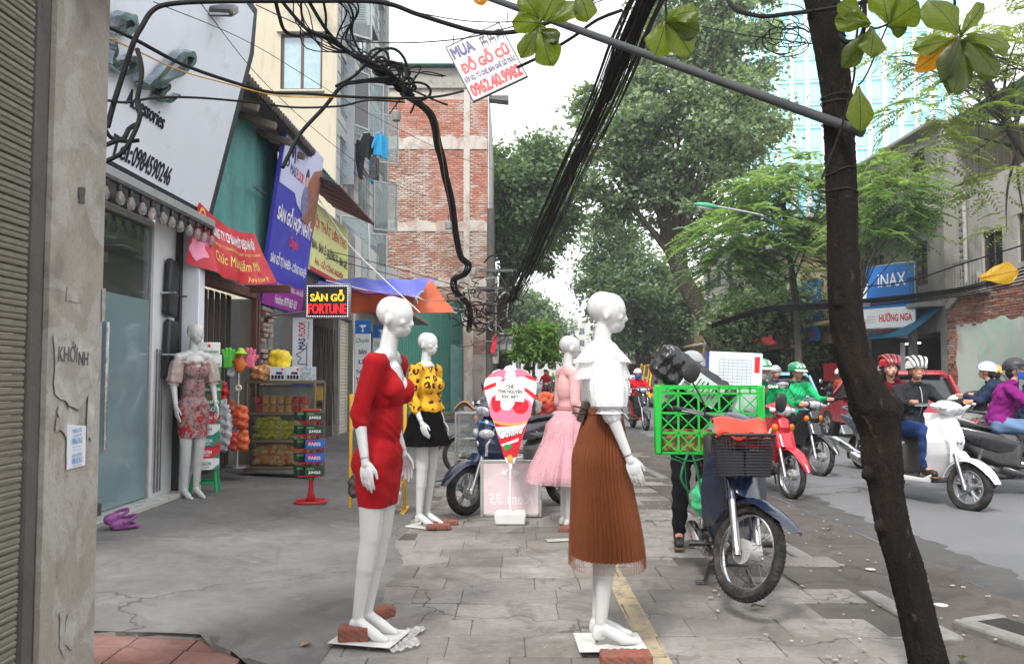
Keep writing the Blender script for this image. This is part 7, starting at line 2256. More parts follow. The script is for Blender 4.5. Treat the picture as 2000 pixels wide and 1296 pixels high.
van=car('yellow van with red lettering behind the green crate',(6.75,38.5,0),pi/2,paint('yellow_van_paint',C(226,176,20)),'van',4.2,1.75,1.95)
FB=Mx.Rotation(-pi/2,4,'Z')@Mx.Rotation(pi/2,4,'X')
write(van,'BÁO PHỤ NỮ',Mx.Translation((-2.13,0,1.05))@FB,1.2,.14,M_INKRED,bold=.02)
# -------- people
M_SKIN=mat('skin',C(190,136,108),.5,var=.06,scale=9,sss=.08)
M_SKINL=mat('light_skin',C(216,170,146),.5,var=.05,scale=9,sss=.08)
M_HAIR=mat('black_hair',(.010,.009,.008),.5,var=.3)
M_EYE=mat('eye_white',(.6,.58,.55),.3,var=.02);M_IRIS=mat('dark_iris',(.012,.008,.006),.2)
M_LIP=mat('lips',C(158,84,76),.45);M_SHOE=mat('black_leather',(.014,.013,.013),.4,var=.2)
M_SOLE=mat('brown_sole',(.10,.06,.035),.7)
def cloth(name,c,**k):
 return mat(name,c,.9,var=.10,scale=9,bump=.25,bscale=24,spec=.15,**k)
SEAT=dict(hip=(-.24,.09,.86),waist=(-.25,0,1.02),chest=(-.20,0,1.24),neck=(-.16,0,1.42),head=(-.13,0,1.50),sh=(-.18,.185,1.37),el=(-.02,.29,1.14),wr=(.20,.325,1.055),knee=(.17,.17,.74),ank=(.02,.19,.35),toe=(.16,.20,.30))
def person(label,M_,J=None,skin=None,jacket=None,trousers=None,shoes=None,helmet=None,mask=None,pitch=.05,yaw=0.0,roll=0.0,hair=None,long_hair=False,mouth='closed',arms=((),()),detail=True,scale=1.0,zip_=None,group='riders on motorbikes',collar=None,kind_hand=True,voxel=.013,legs=True,seated=True):
 """M_ : matrix of the bike frame (forward +x). J overrides joints; arms=((el,wr) right,(el,wr) left) in true coordinates"""
 j=dict(SEAT);j.update(J or{})
 if seated:
  hz=j['hip'][2]
  for k_ in('waist','chest','neck','head','sh','el'):
   a_=j[k_];j[k_]=(a_[0],a_[1],hz-.065+(a_[2]-hz)*.86)
  j['hip']=(j['hip'][0],j['hip'][1],hz-.055)
 skin=skin or M_SKIN
 loc=M_@V((j['waist'][0],0,0))
 t=thing('person',label,'person',M_@V((j['hip'][0],0,j['hip'][2]-.1)),0,group)
 im=MATRIX[t].inverted()@M_
 hp,wa,ch,nk,hd=(V(j[k])for k in('hip','waist','chest','neck','head'))
 side=lambda k,s_:V((j[k][0],j[k][1]*s_,j[k][2]))
 A={}
 for s_,ov in((-1,arms[0]),(1,arms[1])):
  A[s_]=(side('sh',s_),V(ov[0])if ov else side('el',s_),V(ov[1])if ov else side('wr',s_))
 HT=Mx.Translation(hd-HEADPIV)@rot_about(HEADPIV,roll,pitch,yaw)
 b=MB(im)
 b.cap(hp*V((1,0,1)).dot(V((1,0,1)))if 0 else V((hp.x,-.07,hp.z+.02)),V((hp.x,.07,hp.z+.02)),.105)
 b.cap(V((hp.x,0,hp.z+.04)),wa,.12,.105);b.ell(ch,(.11,.145,.16));b.cap(wa,ch,.105,.12)
 b.cap(side('sh',-1),side('sh',1),.05);b.cap(nk-V((0,0,.05)),hd+V((.01,0,.02)),.054,.047)
 for s_ in(-1,1):
  a,e,w=A[s_]
  b.cap(a,e,.045,.036);b.cap(e,w,.036,.025)
  h0=V((hp.x,s_*.09,hp.z))
  b.cap(h0,side('knee',s_),.080,.054);b.cap(side('knee',s_),side('ank',s_),.052,.034);b.cap(side('ank',s_),side('toe',s_),.036,.028)
  d=(w-e).normalized();hv=w+d*.045
  b.ell(hv,(.040,.036,.028))
  dn=V((0,0,-1));fw=(d+V((.3,0,0))).normalized()
  for k in range(4):
   o=hv+V((0,s_*(-.030+.020*k),.010))+fw*.032
   b.cap(o-fw*.02,o+fw*.018,.0095);b.cap(o+fw*.018,o+fw*.018+dn*.030,.0095,.009);b.cap(o+fw*.018+dn*.030,o-fw*.006+dn*.040,.009,.008)
  b.cap(hv+V((-.01,-s_*.03,0)),hv+V((.02,-s_*.045,-.022)),.011,.009)
 k=MB();head_shapes(k,HT)
 b.v+=[im@p for p in k.v];off=len(b.v)-len(k.v);b.f+=[tuple(i+off for i in f)for f in k.f];b.m+=k.m
 part('body',blob(b,voxel*.8,3),skin,t)
 Wt=im
 if detail:
  H_=Wt@HT
  for s_ in(-1,1):
   m=MB(H_);m.ell((.0845,s_*.034,1.668),(.007,.015,.0062));ey=part('eye',m,M_EYE,t)
   m=MB(H_);m.ell((.0895,s_*.034,1.668),(.004,.0065,.006));part('iris',m,M_IRIS,ey)
   m=MB(H_);m.tube([(.086,s_*.016,1.690),(.0885,s_*.034,1.695),(.078,s_*.054,1.687)],[.0045,.005,.003],5);part('eyebrow',m,M_HAIR,t)
  if not mask:
   m=MB(H_)
   if mouth=='smile':
    m.tube(spline([(.090,-.032,1.623),(.104,0,1.612),(.090,.032,1.623)],4),[.002,.004,.005,.006,.006,.006,.005,.004,.002],6)
    q=MB(H_);q.ell((.105,0,1.616),(.004,.022,.004));part('teeth',q,M_EYE,t)
   elif mouth=='open':m.ell((.101,0,1.612),(.008,.018,.010))
   else:m.tube(spline([(.094,-.024,1.615),(.106,0,1.618),(.094,.024,1.615)],4),[.002,.004,.005,.005,.005,.005,.005,.004,.002],6)
   part('lips',m,M_LIP if mouth!='open' else mat('open_mouth',C(120,50,46),.5),t)
 if mask:
  m=MB(Wt@HT)
  m.sheet(12,10,lambda u,v:(.012+.112*cos((u-.5)*2.6)*(1-.12*(v-.4)**2*4),.088*sin((u-.5)*2.9),lerp(1.658,1.572,v)),.005)
  mk=part('face_mask',m,mask,t)
  m=MB(Wt@HT)
  for s_ in(-1,1):m.tube([(.02,s_*.078,1.64),(-.01,s_*.080,1.66)],.003,5)
  part('mask_strap',m,mask,mk)
 m=MB(Wt@HT)
 m.ell((-.025,0,1.700),(.090,.080,.090));m.ell((-.05,0,1.64),(.058,.072,.07))
 if long_hair:
  m.cap((-.06,0,1.64),(-.10,0,1.46),.07,.045)
  for s_ in(-1,1):m.cap((.0,s_*.075,1.68),(-.01,s_*.078,1.57),.022,.016)
 part('hair',blob(m,.010,2,'hair'),hair or M_HAIR,t)
 if jacket:
  g=.022
  m=MB(Wt)
  m.cap(V((hp.x,-.06,hp.z+.03)),V((hp.x,.06,hp.z+.03)),.125);m.cap(V((hp.x,0,hp.z+.03)),wa,.145,.14);m.ell(ch,(.135+g*.5,.172+g*.3,.18));m.cap(wa,ch,.138,.135)
  m.cap(side('sh',-1)*1.0,side('sh',1),.066);m.cap(nk-V((0,0,.07)),nk+V((.012,0,.015)),.085,.070)
  for s_ in(-1,1):
   a,e,w=A[s_];m.cap(a,e,.068,.056);m.cap(e,e.lerp(w,.93),.056,.043)
  me=blob(m,voxel,4,'jacket')
  sd=hash(label)%7
  warp(me,lambda co,no:.006*np.sin(co[:,2]*42+co[:,0]*23+3*np.sin(co[:,1]*17+sd))+.0035*np.sin(co[:,0]*90+co[:,1]*55-co[:,2]*70))
  part('jacket',me,jacket,t)
  m=MB(Wt);m.tube([nk+V((.012+.066*cos(a),.066*sin(a),.022+.006*cos(a)))for a in[2*pi*q/20 for q in range(20)]],.013,6,loop=True,flat=1.5);part('collar',m,collar or jacket,t)
  if zip_:
   m=MB(Wt);m.tube(spline([nk+V((.085,0,-.01)),ch+V((.150,0,.08)),ch+V((.158,0,-.06)),wa+V((.150,0,0))],4),.006,6);part('zip',m,zip_,t)
 if trousers and legs:
  m=MB(Wt);m.cap(V((hp.x,-.07,hp.z)),V((hp.x,.07,hp.z)),.122)
  for s_ in(-1,1):
   h0=V((hp.x,s_*.09,hp.z));m.cap(h0,side('knee',s_),.098,.074);kn,an=side('knee',s_),side('ank',s_);m.cap(kn,kn.lerp(an,.90),.073,.058)
  me=blob(m,voxel,4,'trousers');warp(me,lambda co,no:.005*np.sin(co[:,2]*55+co[:,0]*35+co[:,1]*20));part('trousers',me,trousers,t)
 if shoes and legs:
  for s_ in(-1,1):
   an,to=side('ank',s_),side('toe',s_);d=(to-an);d.z=0;d=d.normalized()
   m=MB(Wt);m.cap(an-d*.03+V((0,0,-.03)),to+V((0,0,.01)),.046,.038);m.cap(an,an-V((0,0,.03)),.048,.046);me=blob(m,.010,3,'shoe');sh_=part('shoe',me,shoes,t)
   m=MB(Wt);ang=atan2(d.y,d.x);c=an.lerp(to,.5);m.box((c.x,c.y,to.z-.025),(.28,.085,.022),.010,(0,0,ang));part('sole',m,M_SOLE if shoes is M_SHOE else M_WHITE,sh_)
 if helmet:
  st,c1,c2=helmet
  H_=Wt@HT
  def dome(u,v,k=1.0,zlow=-.15):
   a=2*pi*u;th=lerp(pi/2,zlow,v)
   return V((-.006+.128*k*cos(th)*cos(a),.104*k*cos(th)*sin(a),1.705+.112*k*sin(th)+.02*cos(a)*(v>.8)))
  m=MB(H_);m.sheet(28,10,lambda u,v:dome(u*.9999,v),.016);hm=part('helmet',m,c1,t)
  if st=='stripe':
   for y in(-.035,.035):
    m=MB(H_);m.sheet(3,14,lambda u,v:(lambda th:V((-.006+.138*cos(th),y+.012*(u-.5)*2,1.705+.121*sin(th)*(1-.12))))(lerp(R(25),R(160),v)),.006);part('white_stripe',m,c2,hm)
  if st in('stripe','peak'):
   m=MB(H_);m.sheet(12,5,lambda u,v:(.100*cos((u-.5)*2.2)+.02+.068*v*cos((u-.5)*2.4),.108*sin((u-.5)*2.4),1.722-.022*v-.012*abs(u-.5)),.008);part('peak',m,c2,hm)
  if st=='one':
   m=MB(H_);m.sheet(3,14,lambda u,v:(lambda th:V((-.006+.137*cos(th),.016*(u-.5)*2,1.705+.120*sin(th))))(lerp(R(10),R(170),v)),.006);part('blue_stripe',m,c2,hm)
  if st=='vent':
   for q in range(7):
    a=(q-3)*.30
    m=MB(H_);m.tube([(-.006+.140*cos(th),.116*sin(a)*(.55+.45*abs(sin(th))),1.712+.118*sin(th)*cos(a*.55))for th in[lerp(R(5),R(172),k_/12)for k_ in range(13)]],.0125,6);part('helmet_rib',m,c2 if q%2==0 else M_BLACK,hm)
  m=MB(H_)
  for s_ in(-1,1):m.tube(spline([(.02,s_*.098,1.69),(.035,s_*.083,1.62),(.045,0,1.568)],4),.006,5,flat=.4)
  part('chin_strap',m,M_BLACK,hm)
 return t
GRN_J=cloth('grab_green_cloth',C(14,142,78));GRN_J2=cloth('mint_green_cloth',C(36,166,104));BLK_J=cloth('charcoal_jacket',(.022,.023,.027));NVY_J=cloth('navy_jacket_cloth',(.018,.028,.062));PUR_J=cloth('purple_quilted_cloth',C(118,28,104));GRY_J=cloth('grey_rain_cloth',(.16,.165,.165));RED_J=cloth('red_vest_cloth',C(190,30,44));MAR_J=cloth('maroon_cloth',C(92,20,34));OR_J=cloth('brick_orange_cloth',C(150,60,40))
JEAN=cloth('blue_denim',C(38,62,110));JEANL=cloth('pale_denim',C(100,124,156));BLK_T=cloth('black_trousers',(.012,.012,.014));GRY_T=cloth('grey_trousers',(.26,.25,.24))
H_GRN=paint('green_helmet',C(16,130,80),.3);H_WHT=paint('white_helmet',(.66,.66,.65),.3);H_BLK=mat('matt_black_helmet',(.022,.022,.024),.5);H_SIL=paint('silver_helmet',(.30,.31,.33),.3);H_RED=paint('red_helmet',C(176,30,40),.3);H_YEL=paint('orange_yellow_helmet',C(226,150,10),.3);H_STR=print_mat('helmet_blue_stripe',C(30,100,200))
t_=NT('patterned_mask');t_.color(t_.ramp(t_.noise(70,3,.6),[(.4,(.04,.04,.045)),(.5,(.2,.2,.2)),(.62,(.42,.42,.42))]));t_.rough(.8);M_MASKP=t_.m
M_MASKB=cloth('blue_mask_cloth',C(40,80,150))
BM=lambda o:MATRIX[o]
p1_=person('rider in a green jacket with a grey patterned face mask on the red motorbike',BM(red_b),skin=M_SKIN,jacket=GRN_J,trousers=BLK_T,shoes=M_SHOE,helmet=('stripe',H_GRN,M_WHITE),mask=M_MASKP,yaw=.12,zip_=M_BLACK)
m=MB(MATRIX[p1_].inverted()@BM(red_b));m.tube(spline([(-.24,.13,1.42),(-.06,.10,1.36),(-.025,-.02,1.18),(-.06,-.13,1.0)],5),.016,6,flat=.35);part('bag_strap',m,mat('brown_strap',C(70,44,36),.6),p1_)
for s_ in(1,):
 m=MB(MATRIX[p1_].inverted()@BM(red_b));m.tube([V((-.10,.235,1.27))+V((.062*cos(a),.066*sin(a),.02*cos(a)))for a in[2*pi*q/16 for q in range(16)]],.020,6,loop=True,flat=1.4);part('reflective_band',m,mat('grey_reflective',(.3,.31,.31),.5),p1_)
 write(p1_,'GRAB',MATRIX[p1_].inverted()@BM(red_b)@Mx.Translation((-.015,.085,1.26))@Mx.Rotation(pi/2,4,'Z')@Mx.Rotation(pi/2-.12,4,'X'),.13,.035,M_INKWHITE,bold=.02)
p2_=person('rider in a lighter green jacket with an open black collar on the black motorbike',BM(blk_b),skin=M_SKIN,jacket=GRN_J2,trousers=BLK_T,shoes=M_SHOE,helmet=('stripe',H_GRN,M_WHITE),yaw=.35,pitch=.12,collar=M_BLACK)
p3_=person('smiling man in a charcoal zip jacket and jeans driving the white scooter',BM(wht_s),J=dict(hip=(-.22,.09,.87),ank=(.16,.13,.40),toe=(.30,.14,.345),knee=(.20,.16,.80),wr=(.19,.325,1.10),el=(-.04,.29,1.16)),jacket=BLK_J,trousers=JEAN,shoes=M_SHOE,helmet=('vent',H_WHT,M_WHITE),yaw=-.35,pitch=.02,mouth='smile',zip_=M_CHROME)
p4_=person('woman in a red and white helmet riding pillion on the white scooter',BM(wht_s),J=dict(hip=(-.62,.10,.93),waist=(-.62,0,1.08),chest=(-.57,0,1.28),neck=(-.53,0,1.46),head=(-.50,-.06,1.52),sh=(-.55,.165,1.40),el=(-.42,.24,1.18),wr=(-.28,.17,1.10),knee=(-.22,.26,.80),ank=(-.34,.25,.38),toe=(-.20,.27,.33)),skin=M_SKINL,jacket=MAR_J,trousers=BLK_T,shoes=M_SHOE,helmet=('vent',H_RED,H_RED),yaw=-.25,pitch=-.05,long_hair=True,mouth='open')
p5_=person('woman in a purple quilted jacket and black helmet on the black scooter',BM(blk_s),J=dict(hip=(-.38,.10,.88),waist=(-.37,0,1.02),chest=(-.30,0,1.24),neck=(-.25,0,1.42),head=(-.21,0,1.50),sh=(-.28,.185,1.37),el=(-.06,.28,1.14),ank=(.06,.16,.38),toe=(.20,.17,.33),knee=(.12,.17,.78),wr=(.18,.32,1.09)),skin=M_SKINL,jacket=PUR_J,trousers=JEANL,shoes=mat('black_white_trainer',(.05,.05,.05),.6),helmet=('peak',H_BLK,H_BLK),mask=M_MASKB,yaw=-.3)
p6_=person('rider in a navy jacket with a white helmet striped blue, seen from behind',BM(nav_s),J=dict(hip=(-.22,.09,.87),ank=(.12,.16,.38),toe=(.25,.17,.33),knee=(.2,.17,.79),wr=(.19,.325,1.10),chest=(-.15,0,1.25),neck=(-.10,0,1.42),head=(-.06,0,1.50),sh=(-.12,.185,1.37)),jacket=NVY_J,trousers=GRY_T,shoes=M_SHOE,helmet=('one',H_WHT,H_STR))
m=MB(MATRIX[p6_].inverted()@BM(nav_s));m.tube(spline([(-.20,.12,1.46),(-.28,.02,1.35),(-.30,-.08,1.18),(-.24,-.15,1.02)],5),.018,6,flat=.3);part('bag_strap',m,mat('tan_strap',C(190,150,90),.7),p6_)
person('rider in a black helmet and dark jacket just behind the woman in purple',BM(blk2_s),jacket=NVY_J,trousers=JEANL,shoes=M_SHOE,helmet=('half',H_BLK,H_BLK),detail=False,yaw=-.3)
person('rider in a silver and black helmet and navy coat behind the pillion woman',BM(beh_s),jacket=NVY_J,trousers=BLK_T,shoes=M_SHOE,helmet=('peak',H_SIL,H_BLK),yaw=-.3)
person('rider in an orange yellow helmet and black jacket beyond the navy jacket rider',BM(yel_s),jacket=BLK_J,trousers=BLK_T,shoes=M_SHOE,helmet=('half',H_YEL,H_YEL),detail=False)
person('woman in a red vest, blue mask and pale helmet on the far scooter',BM(far_s),J=dict(ank=(.12,.13,.38),toe=(.26,.14,.33),knee=(.2,.16,.79)),jacket=RED_J,trousers=BLK_T,shoes=M_SHOE,helmet=('half',paint('pinkish_helmet',C(226,200,200),.35),M_WHITE),mask=M_MASKB,voxel=.018)
person('rider in a white helmet and black coat riding away beside the near trunk',BM(aw_b),jacket=BLK_J,trousers=BLK_T,shoes=M_SHOE,helmet=('half',H_WHT,H_WHT),detail=False,voxel=.018)
person('bareheaded passenger in brick orange on the motorbike riding away',BM(aw_b),J=dict(hip=(-.60,.10,.92),waist=(-.60,0,1.07),chest=(-.56,0,1.26),neck=(-.52,0,1.42),head=(-.49,.05,1.48),sh=(-.54,.17,1.36),el=(-.42,.22,1.14),wr=(-.28,.16,1.06),knee=(-.24,.26,.79),ank=(-.36,.24,.38),toe=(-.22,.26,.33)),jacket=OR_J,trousers=BLK_T,shoes=M_SHOE,detail=False,voxel=.018)
person('rider in a silver helmet and grey purple jacket behind the green jacket riders',BM(mid_b),jacket=cloth('grey_purple_cloth',C(70,66,96)),trousers=BLK_T,shoes=M_SHOE,helmet=('half',H_SIL,H_SIL),voxel=.018)
# the delivery man standing behind the crate
dm=Mx.Translation((1.47,6.92,0))@Mx.Rotation(-pi/2-.1,4,'Z')
deliveryman=person('delivery man behind the green crate, gripping the top of the white box',dm,J=dict(hip=(0,.09,.86),waist=(.0,0,1.02),chest=(.03,0,1.22),neck=(.05,0,1.30),head=(.09,0,1.34),sh=(.03,.185,1.27),knee=(.03,.10,.48),ank=(-.02,.115,.10),toe=(.15,.13,.045)),jacket=GRY_J,trousers=BLK_T,shoes=M_SHOE,helmet=('half',paint('grey_silver_helmet',(.26,.27,.28),.3),H_SIL),seated=False,arms=(((.25,-.30,1.20),(.40,-.16,1.12)),((.22,.30,1.36),(.52,.14,1.50))),group=None,pitch=.2,yaw=-.4)
# ---- far traffic
far_proto=None
q_=random.Random(3)
FARCOL=[NVY_J,BLK_J,GRY_J,RED_J,PUR_J,GRN_J]
spots=[(2.35,38,.1),(3.1,46,-.1),(2.2,52,0),(3.9,58,.1),(2.6,66,0),(3.6,74,.05),(4.6,84,0),(2.4,90,.05),(5.2,66,0),(1.75,44,0)]
names=['navy','black','grey','red','purple','green','dark grey','black','navy','olive']
for i,(x,y,a)in enumerate(spots):
 if i==0:
  far_proto=thing('far_motorbike','distant motorbike on the road just beyond the pink mannequin','motorbike',(x,y,0),-pi/2,'distant motorbikes at the end of the road')
  for wx in(-.6,.6):
   m=MB(Mx.Translation((wx,0,.27)));torus(m,.23,.045,1,16,6);part('tyre',m,M_RUBBER,far_proto)
  m=MB();m.puff([(.42,.95),(.48,.75),(.30,.35),(-.2,.32),(-.9,.72),(-.85,.84),(-.1,.74),(.2,.55),(.3,.9)],.10,.05);part('body',m,P_GRY,far_proto)
  m=MB();m.ell((.42,0,.98),(.08,.12,.08));part('headlight',m,M_LENS,far_proto)
  m=MB();m.tube([(.2,-.35,1.02),(.3,0,1.0),(.2,.35,1.02)],.02,6);part('handlebar',m,M_BLACK,far_proto)
  fb_=far_proto
 else:
  fb_=dup(far_proto,(x,y,0),-pi/2+a,'%s distant motorbike of the far traffic'%['nearest','second','third','fourth','fifth','sixth','seventh','eighth','farthest','leftmost'][i])
 MM=Mx.Translation((x,y,0))@Mx.Rotation(-pi/2+a,4,'Z')
 pr=thing('person','distant rider in %s on the %s motorbike of the far traffic'%(['navy','black','grey','red','purple','green'][i%6],['nearest','second','third','fourth','fifth','sixth','seventh','eighth','farthest','leftmost'][i]),'person',(x,y,.7),0,'distant riders at the end of the road')
 im_=MATRIX[pr].inverted()@MM
 m=MB(im_);m.cap((-.2,0,.9),(-.15,0,1.35),.16,.17,8)
 for s_ in(-1,1):
  m.cap((-.15,s_*.18,1.38),(-.0,s_*.28,1.15),.06,.05,7);m.cap((0,s_*.28,1.15),(.2,s_*.32,1.05),.05,.04,7);m.cap((-.2,s_*.09,.88),(.18,s_*.16,.75),.09,.07,7);m.cap((.18,s_*.16,.75),(.03,s_*.18,.34),.07,.05,7)
 part('clothes',blob(m,.03,3,'clothes'),FARCOL[i%6],pr)
 m=MB(im_);m.ell((-.1,0,1.60),(.10,.085,.12));part('head',m,M_SKIN,pr)
 m=MB(im_);m.ell((-.11,0,1.67),(.125,.11,.10));part('helmet',m,[H_WHT,H_BLK,H_RED,H_SIL,H_GRN,H_YEL][(i*2+1)%6],pr)
 # -------- goods and stands on the pavement
def T3(u,v,Y):return P(u,v,Y)
# --- ice cream cone sign
cs=thing('ice_cream_sign','tall cone shaped ice cream sign on a white pole and block base','sign',G(997,1021),R(-2))
k=8.0/FPX
m=MB();m.box((0,0,.055),(.29,.22,.11),.012);part('base',m,mat('chipped_white_block',(.58,.58,.56),.5,var=.08,dirt=((.06,.05,.045),.14,9)),cs)
m=MB();m.cyl((0,0,.1),(0,0,.62),.012,n=8);m.puff([(-.014,.5),(.014,.5),(.035,.66),(-.035,.66)],.015,.004);part('pole',m,M_WHITE,cs)
def cone_outline(s=1.0):
 right=[(.04,.56),(.245,1.22),(.255,1.30),(.235,1.36),(.19,1.39),(.165,1.43),(.11,1.45),(.07,1.44),(.045,1.475),(0,1.49)]
 return[(x*s,z)for x,z in right]+[(-x*s,z)for x,z in right[-2::-1]]
m=MB();m.prism(cone_outline(1.0),.03,Mx.Translation((0,.015,0))@Mx.Rotation(pi/2,4,'X'),c=.003);part('board',m,mat('cream_edge',(.6,.6,.58),.5),cs)
Fz=lambda o:Mx.Translation((0,-.0155-o,0))@Mx.Rotation(pi/2,4,'X')
def flat(poly,o,m_,name='printed_shape',par=cs,F_=Fz,th=.0012):
 mm=MB();mm.prism(poly,th,F_(o));return part(name,mm,m_,par)
I_RED,I_PINK,I_PINKL,I_CREAM,I_GOLD=print_mat('glossy_red_print',C(206,24,44),.25),print_mat('pink_print',C(232,120,150),.25),print_mat('pale_pink_print',C(240,200,212),.25),print_mat('cream_print',C(232,232,232),.25),print_mat('wafer_print',C(214,160,80),.3)
top=[(x*.97,z)for x,z in cone_outline(1)if z>1.2]
flat([(-.235,1.21),(.235,1.21)]+[p for p in top if p[0]>0]+[p for p in top if p[0]<=0],.0,I_CREAM)
flat(sp2([(-.22,1.37),(-.12,1.44),(-.03,1.43),(.0,1.36),(-.05,1.30),(-.09,1.38)]),.001,I_PINK);flat(sp2([(.22,1.36),(.13,1.44),(.04,1.44),(.02,1.36),(.1,1.38)]),.001,I_PINK)
flat(sp2([(0,1.48),(.04,1.44),(.06,1.30),(0,1.24),(-.06,1.30),(-.04,1.44)]),.0022,I_PINKL)
flat(sp2([(-.245,1.25),(-.1,1.31),(-.05,1.36),(-.13,1.33),(-.24,1.285)]),.0024,I_RED);flat(sp2([(.245,1.20),(.15,1.27),(.06,1.30),(.14,1.24),(.23,1.17)]),.0024,I_RED);flat(sp2([(.14,1.39),(.22,1.375),(.245,1.34),(.17,1.36)]),.0024,I_RED)
flat([(-.232,1.22),(.232,1.22),(.165,.97),(-.165,.97)],.0006,I_PINKL)
flat(sp2([(-.20,1.12),(-.12,1.18),(.0,1.2),(.12,1.18),(.20,1.12),(.165,.97),(0,.94),(-.165,.97)]),.0012,I_PINK)
flat(sp2([(-.18,1.17),(-.12,1.20),(-.08,1.10),(-.13,1.04),(-.17,1.08)]),.0026,I_RED);flat(sp2([(.02,1.10),(.08,1.16),(.16,1.15),(.17,1.08),(.12,1.03),(.05,1.04)]),.0026,I_RED);flat(sp2([(-.08,1.18),(.0,1.2),(.04,1.13),(-.02,1.06),(-.09,1.09)]),.003,I_CREAM)
flat([(-.165,.97),(-.08,.945),(0,.94),(.08,.945),(.165,.97),(.158,.945),(.08,.92),(0,.915),(-.08,.92),(-.158,.945)],.0038,I_GOLD)
flat([(-.155,.945),(0,.915),(.155,.945),(.06,.62),(-.06,.62)],.001,I_RED)
flat([(-.145,.90),(-.10,.80),(.10,.86),(.152,.94),(.0,.91)],.0022,I_CREAM)
flat([(-.075,.72),(-.09,.74),(.08,.80),(.072,.77)],.0022,I_CREAM)
write(cs,'Celano',Fz(.004)@Mx.Translation((.005,.855,0))@Mx.Rotation(.26,4,'Z'),.235,.085,M_INKDARK,bold=.03,shear=.3)
write(cs,'Celano',Fz(.0052)@Mx.Translation((.003,.857,0))@Mx.Rotation(.26,4,'Z'),.228,.077,I_CREAM,bold=.0,shear=.3)
write(cs,'VANILLA STRAWBERRY',Fz(.004)@Mx.Translation((.0,.765,0))@Mx.Rotation(.28,4,'Z'),.15,.014,I_RED)
flat(sp2([(-.03,.70),(.02,.72),(.06,.69),(.04,.64),(-.005,.62),(-.03,.65)]),.0032,print_mat('strawberry_print',C(190,30,40),.3));flat(sp2([(-.06,.73),(-.02,.74),(.02,.73),(-.01,.70),(-.05,.68)]),.0045,print_mat('leaf_print',C(40,140,70),.3));flat(sp2([(-.03,.63),(.01,.64),(.02,.585),(0,.57),(-.02,.59)]),.0045,I_GOLD)
m=MB();m.prism([(-.14,1.155),(.13,1.14),(.135,1.325),(-.135,1.34)],.002,Fz(.0065));part('paper_notice',m,mat('white_notice',C(226,226,224),.7,var=.02),cs)
for s_,z,w in(('CHÈ',1.29,.07),('THÁI NGUYÊN',1.242,.235),('ĐẶC BIỆT',1.190,.155)):write(cs,s_,Fz(.009)@Mx.Translation((-.003,z,0))@Mx.Rotation(-.04,4,'Z'),w,.042,M_INKDARK,bold=.03)
# --- pale pink ice cream panel
c=G(997,1012)
kp=thing('ice_cream_board','faded pale pink framed panel with mirrored lettering behind the cone sign','sign',G(998,1009),R(-1))
h=.525;w=.575
m=MB();m.box((0,0,h/2+.02),(w,.03,h),.004);part('panel',m,mat('faded_pink_panel',C(216,196,200),.35,var=.06,scale=4,dirt=(C(180,168,168),.3,3)),kp)
m=MB()
for x in(-1,1):m.box((x*w/2,0,h/2+.02),(.035,.045,h+.04),.006)
for z in(.02,h+.02):m.box((0,0,z),(w-.035,.044,.03),.006)
part('frame',m,mat('silver_frame',(.42,.43,.42),.45,.6,dirt=((.2,.19,.17),.3,10)),kp)
MIRR=lambda x,z:Mx.Translation((x,-.0165,z))@Mx.Rotation(pi/2,4,'X')@Mx.Scale(-1,4,(1,0,0))
I_FADE=print_mat('faded_rose_ink',C(204,172,178));I_FADEW=print_mat('faded_white_ink',C(226,218,218))
write(kp,'Kem 35',MIRR(.0,.18),.44,.11,I_FADEW,bold=.03,shear=.2)
m=MB();m.ell((-.01,-.0165,.43),(.09,.002,.035),nu=20);part('oval_emblem',m,I_FADEW,kp);write(kp,'35',MIRR(-.01,.43)@Mx.Translation((0,0,.004)),.07,.04,I_FADE,bold=.03)
write(kp,'TRÀNG TIỀN',MIRR(-.01,.505),.2,.022,I_FADE)
# --- glass food cabinet on legs
c=G(921,952)
fc=thing('food_cabinet','small aluminium and glass food cabinet on legs with buns inside','cabinet',c,R(-4))
w,d,z0,z1=.36,.34,.36,.93
m=MB()
for x in(-1,1):
 for y in(-1,1):m.box((x*w/2,y*d/2,z1/2),(.022,.022,z1),.003)
for z in(z0,.62,z1):
 for y in(-1,1):m.box((0,y*d/2,z),(w,.018,.022),.003)
 for x in(-1,1):m.box((x*w/2,0,z),(.018,d,.022),.003)
part('frame',m,M_ALU,fc)
for i,z in enumerate((z0,.52,.68,z1+.012)):
 m=MB();m.box((0,0,z),(w-.03,d-.03,.012));part('shelf',m,M_ALU,fc)
m=MB();m.box((0,-d/2-.002,(z0+z1)/2+.02),(w-.04,.006,z1-z0-.06));m2=MB();m2.box((w/2+.002,0,(z0+z1)/2+.02),(.006,d-.04,z1-z0-.06));part('glass_pane',m,glass_mat('dusty_glass',(.85,.9,.9),.14),fc);part('glass_pane',m2,glass_mat('dusty_glass'),fc)
m=MB();m.box((0,0,.20),(w,d,.28),.01);part('lower_box',m,mat('dull_tin',(.3,.3,.29),.5,.5,dirt=((.12,.11,.1),.4,6)),fc)
for i,(x,y,z)in enumerate(((-.08,-.05,.56),(.07,-.04,.56),(-.06,-.06,.72),(.08,-.05,.72),(.0,-.06,.40),(-.09,.04,.40))):
 m=MB();m.lathe([(.001,0),(.06,.0),(.078,.02),(.07,.045),(.035,.062),(.001,.066)],16);o=part('bun',m,mat('cream_bun',C(222,210,180),.6,var=.08));o.location=MATRIX[fc]@V((x,y,z-.034));reg(o,'cream steamed bun on a shelf of the glass food cabinet','bun','buns in the glass cabinet')
